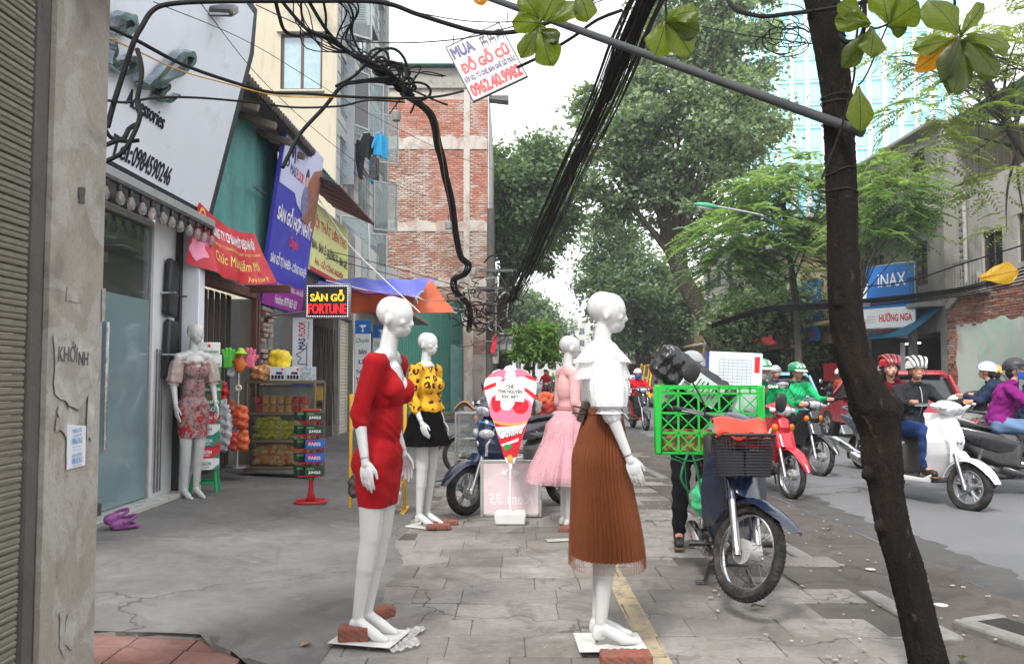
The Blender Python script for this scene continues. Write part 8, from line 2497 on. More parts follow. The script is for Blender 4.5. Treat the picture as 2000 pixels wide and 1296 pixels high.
m=MB();m.sheet(8,8,lambda u,v:(lerp(-.22,.02,u),-.02+.12*v,.96+.10*sin(u*3)*(1-v*.5)+.02*sin(v*9)),.01);o=solo('crumpled_paper',MB(MATRIX[fc]).add([tuple(p)for p in m.v],m.f),M_CARD,'crumpled brown paper lying on top of the glass food cabinet','paper')
# --- yellow clothes rail behind the red mannequin
yr=thing('clothes_rail','yellow steel stand with hanging bags behind the red dress mannequin','stand',G(790,1002),0)
M_YELS=mat('yellow_painted_steel',C(226,170,20),.4,var=.06,dirt=(C(120,90,40),.2,8))
m=MB();m.box((0,0,.6),(.03,.03,1.2),.004);part('upright',m,M_YELS,yr);m=MB();m.box((-.55,0,.6),(.03,.03,1.2),.004);part('upright',m,M_YELS,yr)
m=MB();m.box((-.27,0,1.18),(.6,.028,.03),.004);m.box((-.27,0,.30),(.56,.026,.03),.004);part('crossbar',m,M_YELS,yr)
m=MB();m.box((0,0,.02),(.05,.5,.04),.006);part('foot',m,M_YELS,yr);m=MB();m.box((-.27,0,.025),(.5,.03,.03),.004);part('base_bar',m,M_YELS,yr)
for i,(u,v,s_,cc,lab)in enumerate(((772,905,.11,(200,196,190),'pale packet hanging on the yellow stand, upper one'),(766,965,.12,(176,180,178),'clear plastic bag of packets at the foot of the yellow stand'),(738,925,.09,(150,60,50),'reddish packet hanging on the yellow stand behind the red dress'),(694,950,.09,(70,62,60),'dark printed packet sticking out left of the red dress'))):
 bx=MB();bx.ell((0,0,0),(s_*.8,s_*.5,s_*1.25),p=.7);me=blob(bx,.012,2,'packet');crumple(me,.006,40,i);o=part('packet',me,mat('packet_%d'%i,C(*cc),.35,var=.4,scale=14));o.location=P(u,v,8.35);reg(o,lab,'packet')
 # --- glass snack counter
gz=apron_z(-2.9,10.8)
cb=thing('snack_cabinet','wheeled bronze framed glass snack cabinet with three shelves','cabinet',P(556,930,10.75),R(-3))
cw,cd,ch=.86,.42,1.13
M_BRZ=mat('bronze_aluminium',C(120,110,88),.4,.5,var=.1)
m=MB()
for x in(-1,1):
 for y in(-1,1):m.box((x*cw/2,y*cd/2,ch/2+.06),(.04,.04,ch),.004)
part('post',m,M_BRZ,cb,kind='stuff')
for z in(.13,.46,.80,ch+.06):
 m=MB()
 for y in(-1,1):m.box((0,y*cd/2,z),(cw-.04,.035,.04),.004)
 for x in(-1,1):m.box((x*cw/2,0,z),(.035,cd-.04,.04),.004)
 m.box((0,0,z-.012),(cw-.05,cd-.05,.008));part('shelf',m,M_BRZ,cb)
m=MB();m.box((0,-cd/2,.085),(cw,.02,.05),.004);part('perforated_skirt',m,M_ALU,cb)
m=MB();m.box((0,-cd/2-.012,.65),(cw-.06,.006,.96));part('glass_pane',m,glass_mat('counter_glass',(.98,.99,.98),.03),cb)
m=MB();m.box((cw/2+.004,0,.65),(.006,cd-.06,.96));part('glass_pane',m,glass_mat('counter_glass'),cb)
m=MB();m.box((0,cd/2-.01,.65),(cw-.04,.006,1.0));part('brightening_back',m,mat('pale_brightening_board',(.42,.42,.40),.6),cb)  # pale opaque board added behind the goods to brighten the cabinet inside
for x in(-1,1):
 for y in(-1,1):
  m=MB();m.cyl((x*.36-.015,y*.15,.035),(x*.36+.015,y*.15,.035),.035,n=12);m.box((x*.36,y*.15,.07),(.03,.03,.03));part('caster',m,M_BLACK,cb)
CB=MATRIX[cb]
def put(name,me,mats,p,rot,label,cat,group):
 o=bpy.data.objects.new(name,me);COL.objects.link(o)
 if not me.materials:
  me.materials.append(mats)
 o.location=CB@V(p);o.rotation_euler=Euler((rot[0],rot[1],rot[2]+R(-3)))
 return reg(o,label,cat,group)
def pillow(w,d,h,seed,mt):
 bx=MB();bx.ell((0,0,0),(w,d,h),p=.75);me=blob(bx,.009,2,'packet');crumple(me,.005,50,seed);me.materials.append(mt);return me
M_SNK=mat('olive_yellow_wrapper',C(196,196,60),.3,var=.25,scale=12);M_TANW=mat('tan_snack_wrapper',C(226,186,120),.35,var=.3,scale=16);M_ORW=mat('orange_snack_wrapper',C(232,140,60),.35,var=.3,scale=16);M_YELW=mat('yellow_noodle_wrapper',C(232,200,40),.3,var=.3,scale=10)
pk=[pillow(.066,.05,.034,i,M_SNK)for i in range(3)]
for i in range(32):
 r_,c_=divmod(i,7)
 put('snack_packet',pk[i%3],None,(-.32+.075*c_+.03*(r_%2)+rng.uniform(-.015,.015),-.10+.03*(r_%2),.51+.055*r_),(rng.uniform(-.5,.5),rng.uniform(-.5,.5),rng.uniform(-1,1)),'olive yellow snack packet heaped on the middle shelf of the glass cabinet','snack packet','olive yellow packets on the middle shelf')
pk=[pillow(.072,.055,.042,i+5,mt)for i,mt in enumerate((M_TANW,M_ORW,M_TANW))]
for i in range(26):
 r_,c_=divmod(i,7)
 put('snack_packet',pk[i%3],None,(-.33+.10*c_+.04*(r_%2)+rng.uniform(-.015,.015),-.08+.03*(r_%2),.19+.06*r_),(rng.uniform(-.5,.5),rng.uniform(-.5,.5),rng.uniform(-1,1)),'tan or orange snack bag heaped on the bottom shelf of the glass cabinet','snack packet','tan and orange bags on the bottom shelf')
jar=MB();jar.box((0,0,.05),(.085,.085,.10),.012);jm=mesh_of(jar,'box');jm.materials.append(mat('amber_cake_box',C(214,160,90),.3,var=.4,scale=14))
jar=MB();jar.box((0,0,.05),(.08,.08,.09),.012);jm2=mesh_of(jar,'box');jm2.materials.append(mat('red_cake_box',C(214,50,46),.3,var=.4,scale=14))
for i in range(14):
 r_,c_=divmod(i,7)
 put('cake_box',jm2 if c_ in(0,5)or(r_ and c_>4)else jm,None,(-.32+.098*c_,-.08,.81+.105*r_),(0,0,rng.uniform(-.15,.15)),'small amber or red cake box stacked on the top shelf of the glass cabinet','box','cake boxes on the top shelf')
jar=MB();jar.cyl((0,0,0),(0,0,.10),.035,n=12);jar.cyl((0,0,.10),(0,0,.12),.038,n=12);jj=mesh_of(jar,'jar');jj.materials.append(mat('pink_sweet_jar',C(206,140,130),.2,var=.4,scale=20))
for i in range(4):put('sweet_jar',jj,None,(.17+.08*(i%3),-.12+.05*(i//3),.485+.0*i),(0,0,i),'pinkish jar of sweets at the right of the middle shelf','jar','sweet jars on the middle shelf')
for i,(x,w_,lab)in enumerate(((.0,.20,'white printed carton on top of the glass cabinet, next to the snack bag'),(.19,.18,'second white printed carton on top of the glass cabinet'),(.35,.15,'rightmost grey patterned carton on top of the glass cabinet'))):
 cx=thing('carton',lab,'box',CB@V((x-.06,-.02,ch+.082)),R(-3+2*i));m=MB();m.box((0,0,.085),(w_,.26,.17),.004);part('carton_body',m,mat('white_print_carton' if i<2 else 'speckled_carton',C(216,218,220)if i<2 else C(170,180,190),.5,var=.03 if i<2 else .5,scale=3 if i<2 else 30),cx)
 if i<2:
  write(cx,'MILK' if 0 else '■■■■',FR_(0,.04,-.1315),w_*.8,.05,M_INKDARK);m=MB();m.box((.06,-.1312,.135),(.025,.002,.025));part('red_mark',m,M_INKRED,cx);m=MB();m.box((.02,-.1312,.09),(.08,.002,.03));part('blue_mark',m,M_INKNAVY,cx)
bx=MB();bx.ell((0,0,.1),(.17,.13,.11),p=.8);me=blob(bx,.012,2,'bag');crumple(me,.010,36,2);put('snack_bag',me,mat('mixed_sweet_bag',C(206,150,100),.25,var=.55,scale=22),(-.29,0,ch+.07),(0,0,0),'clear bag of mixed sweets on the left of the glass cabinet top','bag',None)
bx=MB();bx.ell((0,0,.1),(.15,.10,.13),p=.8);me=blob(bx,.012,2,'bag');crumple(me,.008,30,3);put('noodle_bag',me,M_YELW,(-.10,.05,ch+.25),(0,0,0),'bag of yellow noodle packets piled above the sweets','bag',None)
# --- red revolving rack with gum boxes
rk=thing('display_rack','red floor rack of chewing gum boxes standing in front of the glass cabinet','rack',P(607,981,8.75),.1)
M_RK=mat('red_rack_paint',C(186,18,36),.4,var=.05)
m=MB();m.tube([(.15*math.copysign(abs(cos(a))**.4,cos(a)),.13*math.copysign(abs(sin(a))**.4,sin(a)),.014)for a in[2*pi*q/32 for q in range(32)]],.014,7,loop=True);m.box((0,0,.016),(.30,.03,.026),.006);part('foot',m,M_RK,rk)
m=MB();m.puff([(-.06,.02),(.06,.02),(.03,.10),(.022,.22),(.045,.27),(-.045,.27),(-.022,.22),(-.03,.10)],.022,.01);part('stem',m,M_RK,rk)
m=MB();m.box((-.065,0,.60),(.035,.05,.68),.006);m.box((.065,.01,.60),(.022,.04,.68),.006);part('column',m,M_RK,rk)
m=MB();m.box((0,0,.945),(.18,.12,.02),.004);part('cap',m,M_RK,rk)
M_GUM=mat('dark_green_gum_box',C(30,64,52),.35,var=.35,scale=14);M_GUMB=mat('blue_gum_box',C(40,96,176),.35,var=.2,scale=10)
RK=MATRIX[rk]
for i,z in enumerate((.285,.42,.56,.70,.84)):
 m=MB();m.box((0,-.03,z-.006),(.26,.14,.010),.002);part('tray',m,M_RK,rk)
 for sgn,nm in((-1,'left facing'),(1,'front')):
  bl_=i in(1,2)and sgn>0
  cx=thing('gum_box','%s %s chewing gum box on the %s tray of the red rack'%(nm,'blue' if bl_ else 'dark green',('lowest','second lowest','middle','second highest','top')[i]),'box',RK@V((.045 if sgn>0 else-.10,-.05 if sgn>0 else .0,z)),.1+(0 if sgn>0 else .6));m=MB();m.box((0,0,.045),(.19 if sgn>0 else .13,.10,.088),.004);part('carton_body',m,M_GUMB if bl_ else M_GUM,cx)
  if sgn>0:write(cx,('JUNGLE','PARIS','PARIS','JUNGLE','JUNGLE')[i],FR_(0,.03 if not bl_ else .045,-.0515),.12,.035,I_PINKL if bl_ else M_INKWHITE,bold=.04)
  m=MB();m.box((-.04,-.0505,.07),(.07,.002,.02));part('printed_patch',m,I_RED if bl_ else print_mat('leafy_patch',C(90,140,70)),cx)
  # --- beer cartons on a green stool
st=thing('plastic_stool','green plastic stool under the tall stack of beer cartons','stool',P(400,959,9.0),.25)
M_STOOL=mat('green_stool_plastic',C(20,150,96),.4,var=.06)
m=MB();m.box((0,0,.235),(.25,.25,.02),.008);part('seat',m,M_STOOL,st)
for x in(-1,1):
 for y in(-1,1):m=MB();m.tube([(x*.105,y*.105,.23),(x*.13,y*.13,0)],[.022,.018],6);part('leg',m,M_STOOL,st)
for y in(-1,1):m=MB();m.box((0,y*.115,.10),(.22,.014,.03),.004);part('stretcher',m,M_STOOL,st)
z=st.location.z+.247
H_G,H_W=mat('beer_green_carton',C(20,110,62),.45,var=.05),mat('beer_white_carton',C(214,218,214),.45,var=.03);H_R,H_T=mat('beer_red_carton',C(186,30,44),.45,var=.05),mat('beer_teal_carton',C(20,122,104),.45,var=.05)
seq=[('lowest white',H_W,'SAIGON','LAGER',M_INKDARK),('lower red',H_R,'SAIGON','EXPORT',M_INKWHITE),('lower green',H_T,'SAIGON','LAGER',M_INKWHITE),('upper white lager',H_W,'SAIGON','LAGER',M_INKDARK),('upper red',H_R,'SAIGON','EXPORT',M_INKWHITE),('thin teal',H_T,'SAIGON','',M_INKWHITE),('lowest star marked green',H_G,'Heineken','*',M_INKWHITE),('middle star marked green',H_G,'Heineken','*',M_INKWHITE),('uppermost star marked green',H_G,'Heineken','*',M_INKWHITE),('second from the top white star',H_W,'Heineken','*',H_G),('topmost white star',H_W,'Heineken','*',H_G)]
sx,sy=P(404,800,8.95).x,8.95
def star(r_):
 return[(r_*(1 if k%2==0 else .42)*sin(2*pi*k/10),r_*(1 if k%2==0 else .42)*cos(2*pi*k/10))for k in range(10)]
for i,(lab,mt,s1,s2,ink)in enumerate(seq):
 hh=.118 if s1=='SAIGON' else .13
 if lab.startswith('thin'):hh=.08
 bx_=thing('beer_carton','%s beer carton in the stack on the green stool'%lab,'carton',(sx+rng.uniform(-.008,.008),sy,z),+.48+rng.uniform(-.05,.05),'beer cartons stacked by the shop door')
 m=MB();m.box((0,0,hh/2),(.225,.36,hh-.003),.004);part('carton_body',m,mt,bx_)
 m=MB();m.box((-.114,0,hh/2),(.004,.355,hh-.01));part('side_print',m,H_G if s1!='SAIGON' else(H_R if mt is H_W else H_T),bx_)
 if s1=='SAIGON' and hh>.1:
  write(bx_,s1,FR_(-.03,hh*.55,-.1815),.12,.035,ink,bold=.02);write(bx_,s2,FR_(-.03,hh*.25,-.1815),.09,.016,ink)
  m=MB(Mx.Translation((0,-.1812,0))@Mx.Rotation(pi/2,4,'X'));m.prism([(.04,.004),(.109,.004),(.109,hh*.5)],.001);part('corner_print',m,H_T if mt is not H_T else H_R,bx_)
 else:
  write(bx_,s1,FR_(0,.035,-.1815),.19,.042,ink,bold=.015)
  if s2:m=MB(Mx.Translation((0,-.1815,.092))@Mx.Rotation(pi/2,4,'X'));m.prism(star(.028),.001);part('red_star',m,I_RED,bx_)
 z+=hh
 # --- toy stand
ts=thing('toy_stand','grey pole stand hung with foam hands, toys and bags of sweets','stand',P(463,912,10.1))
m=MB();m.cyl((0,0,0),(0,0,1.35),.016,n=8);m.cyl((0,0,0),(0,0,.02),.14,n=18)
for a in(0,2.1,4.2):m.tube([(0,0,1.1),(.12*cos(a),.12*sin(a),1.38)],.008,5)
part('pole',m,M_ALU,ts)
T0=V(ts.location)
def toy(name,lab,p,m_,fn):
 bx=MB(Mx.Translation(p));fn(bx);me=blob(bx,.010,3,name);o=part(name,me,m_,None);reg(o,lab,'toy');return o
def foam_hand(bx):
 bx.box((0,0,-.04),(.13,.05,.16),.02)
 for q in range(4):bx.cap((-.05+.033*q,0,.03),(-.07+.045*q,0,.10+.02*(q in(1,2))),.018)
 bx.cap((.06,0,-.03),(.10,0,.03),.018)
toy('foam_hand','bright green foam hand on the toy stand',P(446,700,10.0),mat('lime_foam',C(110,220,90),.7),foam_hand)
toy('foam_hand','pink foam hand on the toy stand',P(487,700,10.15),mat('pink_foam',C(240,120,150),.7),foam_hand)
toy('toy_figure','orange and red inflatable toy with no clear shape between the foam hands',P(468,708,10.0),mat('orange_toy',C(220,110,40),.4,var=.6,scale=14),lambda bx:(bx.ell((0,0,-.02),(.07,.06,.10)),bx.ell((0,0,.08),(.05,.05,.05)),bx.cap((-.08,0,.02),(.08,0,-.03),.025)))
toy('toy_hat','lime green toy hat above the orange toy',P(470,690,9.95),mat('lime_plastic',C(170,220,50),.4),lambda bx:(bx.ell((0,0,0),(.085,.085,.016)),bx.ell((0,0,.03),(.045,.045,.04))))
m=MB();torus(m,.028,.022,.6,20,6,Mx.Translation(P(466,757,9.95)));solo('tape_roll',m,mat('pale_tape',C(226,218,190),.4),'roll of pale tape hung on the toy stand pole','tape roll')
for i,(u,v,s_,cc,lab)in enumerate(((452,720,.07,(200,206,214),'small white and blue toy packet under the green foam hand'),(449,800,.10,(150,70,50),'bag of dark red sweets hanging left on the toy stand'),(470,815,.12,(214,90,50),'clear bag of orange sweets hanging on the toy stand'),(474,860,.10,(226,100,50),'lower bag of orange sweets on the toy stand'),(456,862,.09,(200,70,60),'lower bag of red sweets on the toy stand'),(437,830,.16,(190,194,198),'pale plastic sheet of packets hanging beside the beer cartons'),(434,765,.10,(190,24,30),'red cloth bundle behind the green beer cartons'))):
 bx=MB();bx.ell((0,0,0),(s_*.75,s_*.5,s_*1.3*(1.5 if i==5 else 1)),p=.75);me=blob(bx,.014,2,'sweet_bag');crumple(me,.008,36,i+3);o=part('sweet_bag',me,mat('sweet_bag_%d'%i,C(*cc),.3,var=.5,scale=24));o.location=P(u,v,10.05 if i!=6 else 10.3);reg(o,lab,'bag')
 # --- purple clogs
def clog(u,v,rz,lab):
 p=P(u,v,6.85)
 t=thing('clog',lab,'shoe',p,rz,'pair of purple clogs')
 M_CL=mat('purple_rubber',C(128,66,128),.55,var=.06)
 m=MB();m.ell((.03,0,.045),(.085,.048,.045));m.box((-.02,0,.018),(.23,.085,.035),.017);me=blob(m,.007,3,'clog');part('body',me,M_CL,t)
 m=MB();m.tube(spline([(.02,.048,.055),(-.06,.05,.085),(-.115,0,.10),(-.06,-.05,.085),(.02,-.048,.055)],4),.009,6,flat=1.6);part('heel_strap',m,M_CL,t)
 m=MB();m.ell((-.05,0,.040),(.05,.033,.012));part('opening',m,mat('dark_purple_lining',C(60,30,60),.7),t)
 m=MB()
 for q in range(6):m.ell((.06+.018*(q%3),-.015+.03*(q//3),.083-.006*(q%3)),(.004,.004,.003),nu=6,nv=4)
 part('hole',m,M_BLACK,t,kind='stuff')
clog(240,1033,-2.2,'nearer purple rubber clog on the concrete by the shop step');clog(226,1022,-2.0,'farther purple rubber clog by the shop step')
# -------- hanging sign, cables, near tree
sgm=thing('hanging_sign','tilted white advertising board with blue and red lettering hung on the cables','sign',P(950,122,6.6),0)
q0,q1,q2,q3=P(884,88,6.6),P(990,40,6.6),P(1016,155,6.5),P(910,206,6.5)
ctr=(q0+q1+q2+q3)/4
sgm.location=ctr;MATRIX[sgm]=Mx.Translation(ctr)
xa=((q1-q0)+(q2-q3)).normalized();za=((q0-q3)+(q1-q2)).normalized();za=(za-xa*za.dot(xa)).normalized()
wS,hS=((q1-q0).length+(q2-q3).length)/2,((q0-q3).length+(q1-q2).length)/2
ya=xa.cross(za).normalized()
SM=Mx((xa,za,xa.cross(za))).transposed().to_4x4()
if(SM@V((0,0,1))).y>0:pass
m=MB(SM);m.box((0,0,0),(wS,hS,.02),.003);part('board',m,mat('aged_white_board',C(178,174,174),.5,var=.03,dirt=(C(176,172,166),.2,6)),sgm)
m=MB(SM)
for s_ in(-1,1):m.box((s_*(wS/2-.004),0,.0),(.008,hS,.026));m.box((0,s_*(hS/2-.004),.0),(wS-.016,.008,.025))
part('edge_strip',m,M_INKDARK,sgm)
nz_=1 if(SM.to_3x3()@V((0,0,1))).y<0 else-1
SW=lambda x,y:SM@Mx.Translation((x,y,.0125*nz_))
write(sgm,'MUA',SW(-wS*.26,hS*.34),wS*.40,hS*.20,M_INKNAVY,bold=.045)
write(sgm,'ĐỒ GỖ CŨ',SW(0,hS*.08),wS*.86,hS*.25,M_INKRED,bold=.045)
write(sgm,'SẬP GỤ, TỦ CHÈ, BÀN GHẾ GỖ TRẮC',SW(0,-hS*.13),wS*.92,hS*.15,M_INKNAVY,bold=.03)
write(sgm,'0962.40.9982',SW(0,-hS*.34),wS*.90,hS*.22,M_INKRED,bold=.05)
m=MB(SM)
for i in range(3):
 x=wS*(.12+.14*i);y=hS*.30
 m.box((x,y,.0115*nz_),(wS*.10,hS*.035,.002));m.box((x-wS*.045,y+hS*.02,.0118*nz_),(wS*.014,hS*.17,.002));m.box((x+wS*.045,y-hS*.03,.0121*nz_),(wS*.012,hS*.09,.002));m.box((x,y+hS*.09,.0124*nz_),(wS*.09,hS*.03,.002));m.box((x,y+hS*.05,.0127*nz_),(wS*.02,hS*.07,.002))
part('chair_pictures',m,M_INKDARK,sgm,kind='stuff')
m=MB()
for a in(q0,q1):m.tube([a-ctr+V((0,.01,-.02)),a-ctr+V((.01,.02,.10))],.004,5)
part('tie_wire',m,M_CABLE,sgm)
def cable(label,pts,rpx,m_=None,group='overhead cables',n=6,cat='cable',name='cable'):
 """pts: (u, v, Y); rpx radius in pixels of the photograph at the mean depth"""
 w=[P(*p)for p in pts]
 r0=rpx*min(p[2]for p in pts)/FPX
 m=MB();m.tube(spline(w,6),r0,n)
 c0=w[len(w)//2]
 o=solo(name,m,m_ or M_CABLE,label,cat,base=c0,group=group)
 return o
def ramp_y(pts,y0,y1):
 L=len(pts)-1
 return[(u,v,lerp(y0,y1,i/L))for i,(u,v)in enumerate(pts)]
cable('thick black cable sweeping across the top from the pillar to the big leaves',ramp_y([(210,248),(224,196),(259,88),(277,52),(298,21),(333,8),(420,3),(600,2),(740,4),(815,28),(885,50),(938,63),(1000,63),(1060,48),(1110,25),(1165,-6)],4.6,5.2),5.6)
cable('second thick black cable looping down beside the shop sign',ramp_y([(268,96),(277,140),(268,196),(273,228),(259,266),(238,298),(205,316)],4.6,4.4),5.0)
cable('black cable end curling near the shop telephone number',ramp_y([(205,284),(225,276),(242,270),(252,252),(266,243)],4.4,4.6),5)
cable('black cable loop hugging the pillar edge in front of the sign',ramp_y([(205,232),(207,255),(222,272),(250,276),(272,274)],4.4,4.5),4)
cable('black cable running from behind the pillar to the cable knot',ramp_y([(205,50),(263,77),(350,123),(434,154),(526,180),(596,183),(700,190),(800,192),(860,188),(905,178)],4.4,7.4),4.2)
cable('yellowish cable following the black one to the cable knot',ramp_y([(205,71),(273,102),(350,137),(434,161),(543,187),(640,190),(700,191),(790,196)],4.45,7.3),1.8,M_WIREY)
cable('wavy thin black cable crossing below the sign lettering level',ramp_y([(205,195),(245,200),(305,191),(385,191),(490,200),(578,210),(666,207),(720,196),(790,200)],4.5,7.3),3.2)
cable('loose black cable end slanting down over the blue sign',ramp_y([(760,152),(700,160),(668,168),(633,210),(588,259),(563,305),(552,327)],7.0,6.6),4.5)
cable('thick cable from the top edge bending into the cable knot',ramp_y([(536,-6),(545,30),(556,60),(580,70),(616,66),(675,98),(728,133),(785,178)],6.3,7.3),4)
cable('cable from the top edge beside the brown window',ramp_y([(545,-4),(600,58),(650,78),(690,108),(740,140),(800,186)],6.3,7.3),3.6)
cable('cable from the top edge crossing the beige wall corner',ramp_y([(598,-6),(640,62),(682,102),(735,132),(800,190)],6.3,7.3),4)
cable('cable loop arching over the cable knot',ramp_y([(722,118),(745,98),(770,96),(788,112),(797,140),(800,178)],7.1,7.3),3)
cable('long cable loop sticking out left of the cable knot',ramp_y([(655,169),(690,150),(720,124),(760,120),(786,130),(792,150),(760,160),(700,160),(655,169)],7.1,7.2),3)
for i in range(12):
 x0=rng.uniform(520,700);j_=lambda k:rng.uniform(-k,k)
 cable('tangled black cable dropping from the top edge into the cable knot',ramp_y([(x0,-8),(x0+22+j_(20),36+j_(16)),(x0*.6+275+j_(16),82+j_(16)),(720+j_(14),120+j_(14)),(765+j_(10),152+j_(10)),(806+j_(6),190+j_(6))],6.2+.1*(i%4),7.3),rng.choice((1.0,1.3,1.8,2.6)),group='cables feeding the knot')
for i in range(6):
 cable('stray cable tail sticking out of the cable knot',ramp_y([(790+rng.uniform(-25,15),165+rng.uniform(-20,20)),(800+rng.uniform(-40,50),150+rng.uniform(-40,60)),(810+rng.uniform(-70,80),160+rng.uniform(-30,70))],7.1,7.2),rng.choice((1.3,2.0)),group='stray tails of the knot')
for i in range(9):
 a=rng.uniform(0,6)
 sl__=rng.uniform(-50,40);cx,cy=776+sl__,152+sl__*.8+rng.uniform(-12,12)
 cable('coiled black cable in the knot left of the hanging sign',ramp_y([(cx+(20+9*sin(i*2.1))*cos(a+t_*.7),cy+(15+6*cos(i))*sin(a+t_*.7),)[:2]for t_ in range(10)],7.1,7.3),2.6,group='coils of the cable knot')
main=[(790,182),(836,215),(850,245),(855,280),(864,315),(871,350),(882,396),(889,452),(899,500),(914,516),(908,534),(887,546),(890,568),(912,590),(919,614),(916,645)]
for i in range(9):
 a=2*pi*i/9
 k_=lambda j:1.0 if j<9 else 1.3
 cable('twisted black strand of the cable rope hanging from the knot toward the pole',[(u+(6.5*k_(j))*cos(a+j*.5)*(1-.03*j),v+4*sin(a+j*.5),lerp(7.3,22,(j/15)**.9))for j,(u,v)in enumerate(main)],3.9 if i<7 else 1.8,M_CABLE2 if i%3==0 else(M_WIREY if i==8 else M_CABLE),'strands of the cable rope',5)
for i,(u,v,Y)in enumerate(((774,226,8.0),(876,440,13),(909,528,19),(924,530,19))):
 t=thing('cable_weight',('grey bell shaped clamp hanging under the cable knot','grey bell shaped clamp hanging on the brick wall side of the cable rope','grey clamp on the lowest bend of the cable rope, left one','grey clamp on the lowest bend of the cable rope, right one')[i],'clamp',P(u,v,Y));s_=Y/8*(.75 if i else 1)
 m=MB();m.lathe([(.001,0),(.04*s_,.0),(.045*s_,.03*s_),(.042*s_,.085*s_),(.018*s_,.1*s_),(.001,.1*s_)],14,Mx.Translation((0,0,-.05*s_)));part('bell',m,mat('grey_porcelain',(.22,.215,.21),.4),t);m=MB();m.tube([(0,0,.04*s_),(0,0,.14*s_)],.006*s_,5);part('hook',m,M_STEEL,t)
# big bundle from top centre down to the pole
bt=[(1275,-25,5.2),(1235,60,5.9),(1200,150,6.8),(1162,235,8),(1120,320,9.8),(1085,400,12),(1050,475,15),(1022,540,18.5),(996,590,22)]
for i in range(44):
 ox,oy=rng.gauss(0,1),rng.gauss(0,1)
 ox=max(-2,min(2,ox));oy=max(-2,min(2,oy));ph=rng.uniform(0,6)
 pts=[]
 for j,(u,v,Y)in enumerate(bt):
  s_=lerp(22,12,j/8)
  pts.append((u+ox*s_+3*sin(ph+j*1.3)+(oy*2),v-ox*s_*.35+rng.uniform(-2,2),Y+.07*oy*Y/8))
 cable('black strand of the thick overhead cable bundle running down to the pole',pts,rng.choice((1.8,2.2,2.6,3.2,1.4)),M_CABLE if rng.random()<.62 else M_CABLE2,'strands of the thick overhead bundle',5)
for i in range(4):cable('thin loose wire straying left of the thick cable bundle',[(u-lerp(26,14,j/8)-9*i*sin(j*.5+i)*.5,v+5*i,Y)for j,(u,v,Y)in enumerate(bt)],1.0,None,'loose wires beside the thick bundle',4)
# grey pipe
m=MB();a,b=P(950,-6,5.9),P(1683,258,3.75);m.cyl(a,b,.0235,n=14);m.cyl(b-(b-a).normalized()*.05,b+(b-a).normalized()*.004,.0245,n=14);solo('grey_pipe',m,mat('grey_plastic_pipe',(.035,.036,.038),.6,var=.1,spec=.3),'long grey plastic pipe slanting from the top to the near trunk','pipe',base=(a+b)/2)
# other wires
wires=[([(1010,132),(1060,108),(1120,72),(1165,40),(1215,20)],5.8,5.2,3.4,'black cable rising from the hanging sign to the thick bundle'),([(700,-2),(900,40),(1060,36),(1200,-8)],5.5,5.0,1.2,'thin wire near the top edge left of centre'),([(300,4),(500,90),(690,205),(860,292),(960,330),(1060,365)],6,20,1.0,'thin wire crossing the beige building to the dark tree'),([(390,4),(520,165),(660,290),(770,360),(900,395),(1070,395)],6,20,1.0,'lower thin wire crossing toward the dark tree'),([(500,10),(640,70),(760,84),(900,76),(1010,50)],6.2,5.6,1.3,'thin wire sagging behind the cable knot'),([(1310,38),(1400,58),(1480,72),(1590,86)],5.4,4.0,1.5,'thin wire from the bundle to the near trunk'),([(1418,-6),(1440,20),(1490,32),(1540,27),(1590,22)],4.4,3.9,5.0,'thick black cable tied to the near trunk at the top'),([(1590,22),(1650,12),(1700,2)],3.8,3.7,4.0,'thick black cable leaving the near trunk to the top right'),([(1688,-6),(1688,50),(1678,75),(1655,82),(1638,70)],3.7,3.8,5.0,'black cable drooping on the right side of the near trunk'),([(1684,-5),(1672,80),(1668,150),(1655,205),(1640,260),(1620,310),(1605,350)],3.75,3.78,2.4,'grey cable wound down the near trunk'),([(380,430),(480,455),(600,480),(760,520),(900,560)],9.5,20,1.4,'pair of wires from the red banner to the meter boxes, upper one'),([(380,436),(480,470),(620,500),(760,535),(905,575)],9.5,20,1.4,'pair of wires from the red banner to the meter boxes, lower one'),([(620,385),(680,475),(750,545),(820,610)],14,13,1.2,'white cord from the lean-to roof down to the tarpaulin knot'),([(1000,560),(1060,545),(1110,500)],22,30,1.0,'thin wire leaving the pole to the right'),([(1500,598),(1560,595),(1650,592),(1760,585)],15,13,2.2,'cable crossing behind the near trunk to the blue shop sign')]
for pts,y0,y1,r_,lab in wires:cable(lab,ramp_y(pts,y0,y1),r_,mat('white_cord',None)if lab.startswith('white')else None)
for i in range(6):cable('black wire of the bunch strung across in front of the blue shop sign',ramp_y([(1390,632+1.5*i),(1490,600+i*2.2),(1600,592+2.2*i),(1700,583+i*3),(1800,572+i*3.2),(1900,556+i*3.6),(2010,532+i*7-14)],15,11),rng.choice((1.2,1.5,2.0)),None,'bunch of wires before the blue shop sign',4)
cable('lone wire rising across the blue sign to the right edge',ramp_y([(1680,560),(1770,550),(1880,515),(2010,475)],13,11),1.6)
for i in range(10):
 cx,cy=1545+rng.uniform(-30,25),80+rng.uniform(-60,45);rx_,ry_=rng.uniform(15,55),rng.uniform(10,28);a=rng.uniform(0,6)
 cable('loose thin wire loop by the top of the near trunk',[(cx+rx_*cos(a+t_*.65),cy+ry_*sin(a+t_*.65),3.95-.02*t_)for t_ in range(9)],1.1,None,'wire loops at the near trunk',4)
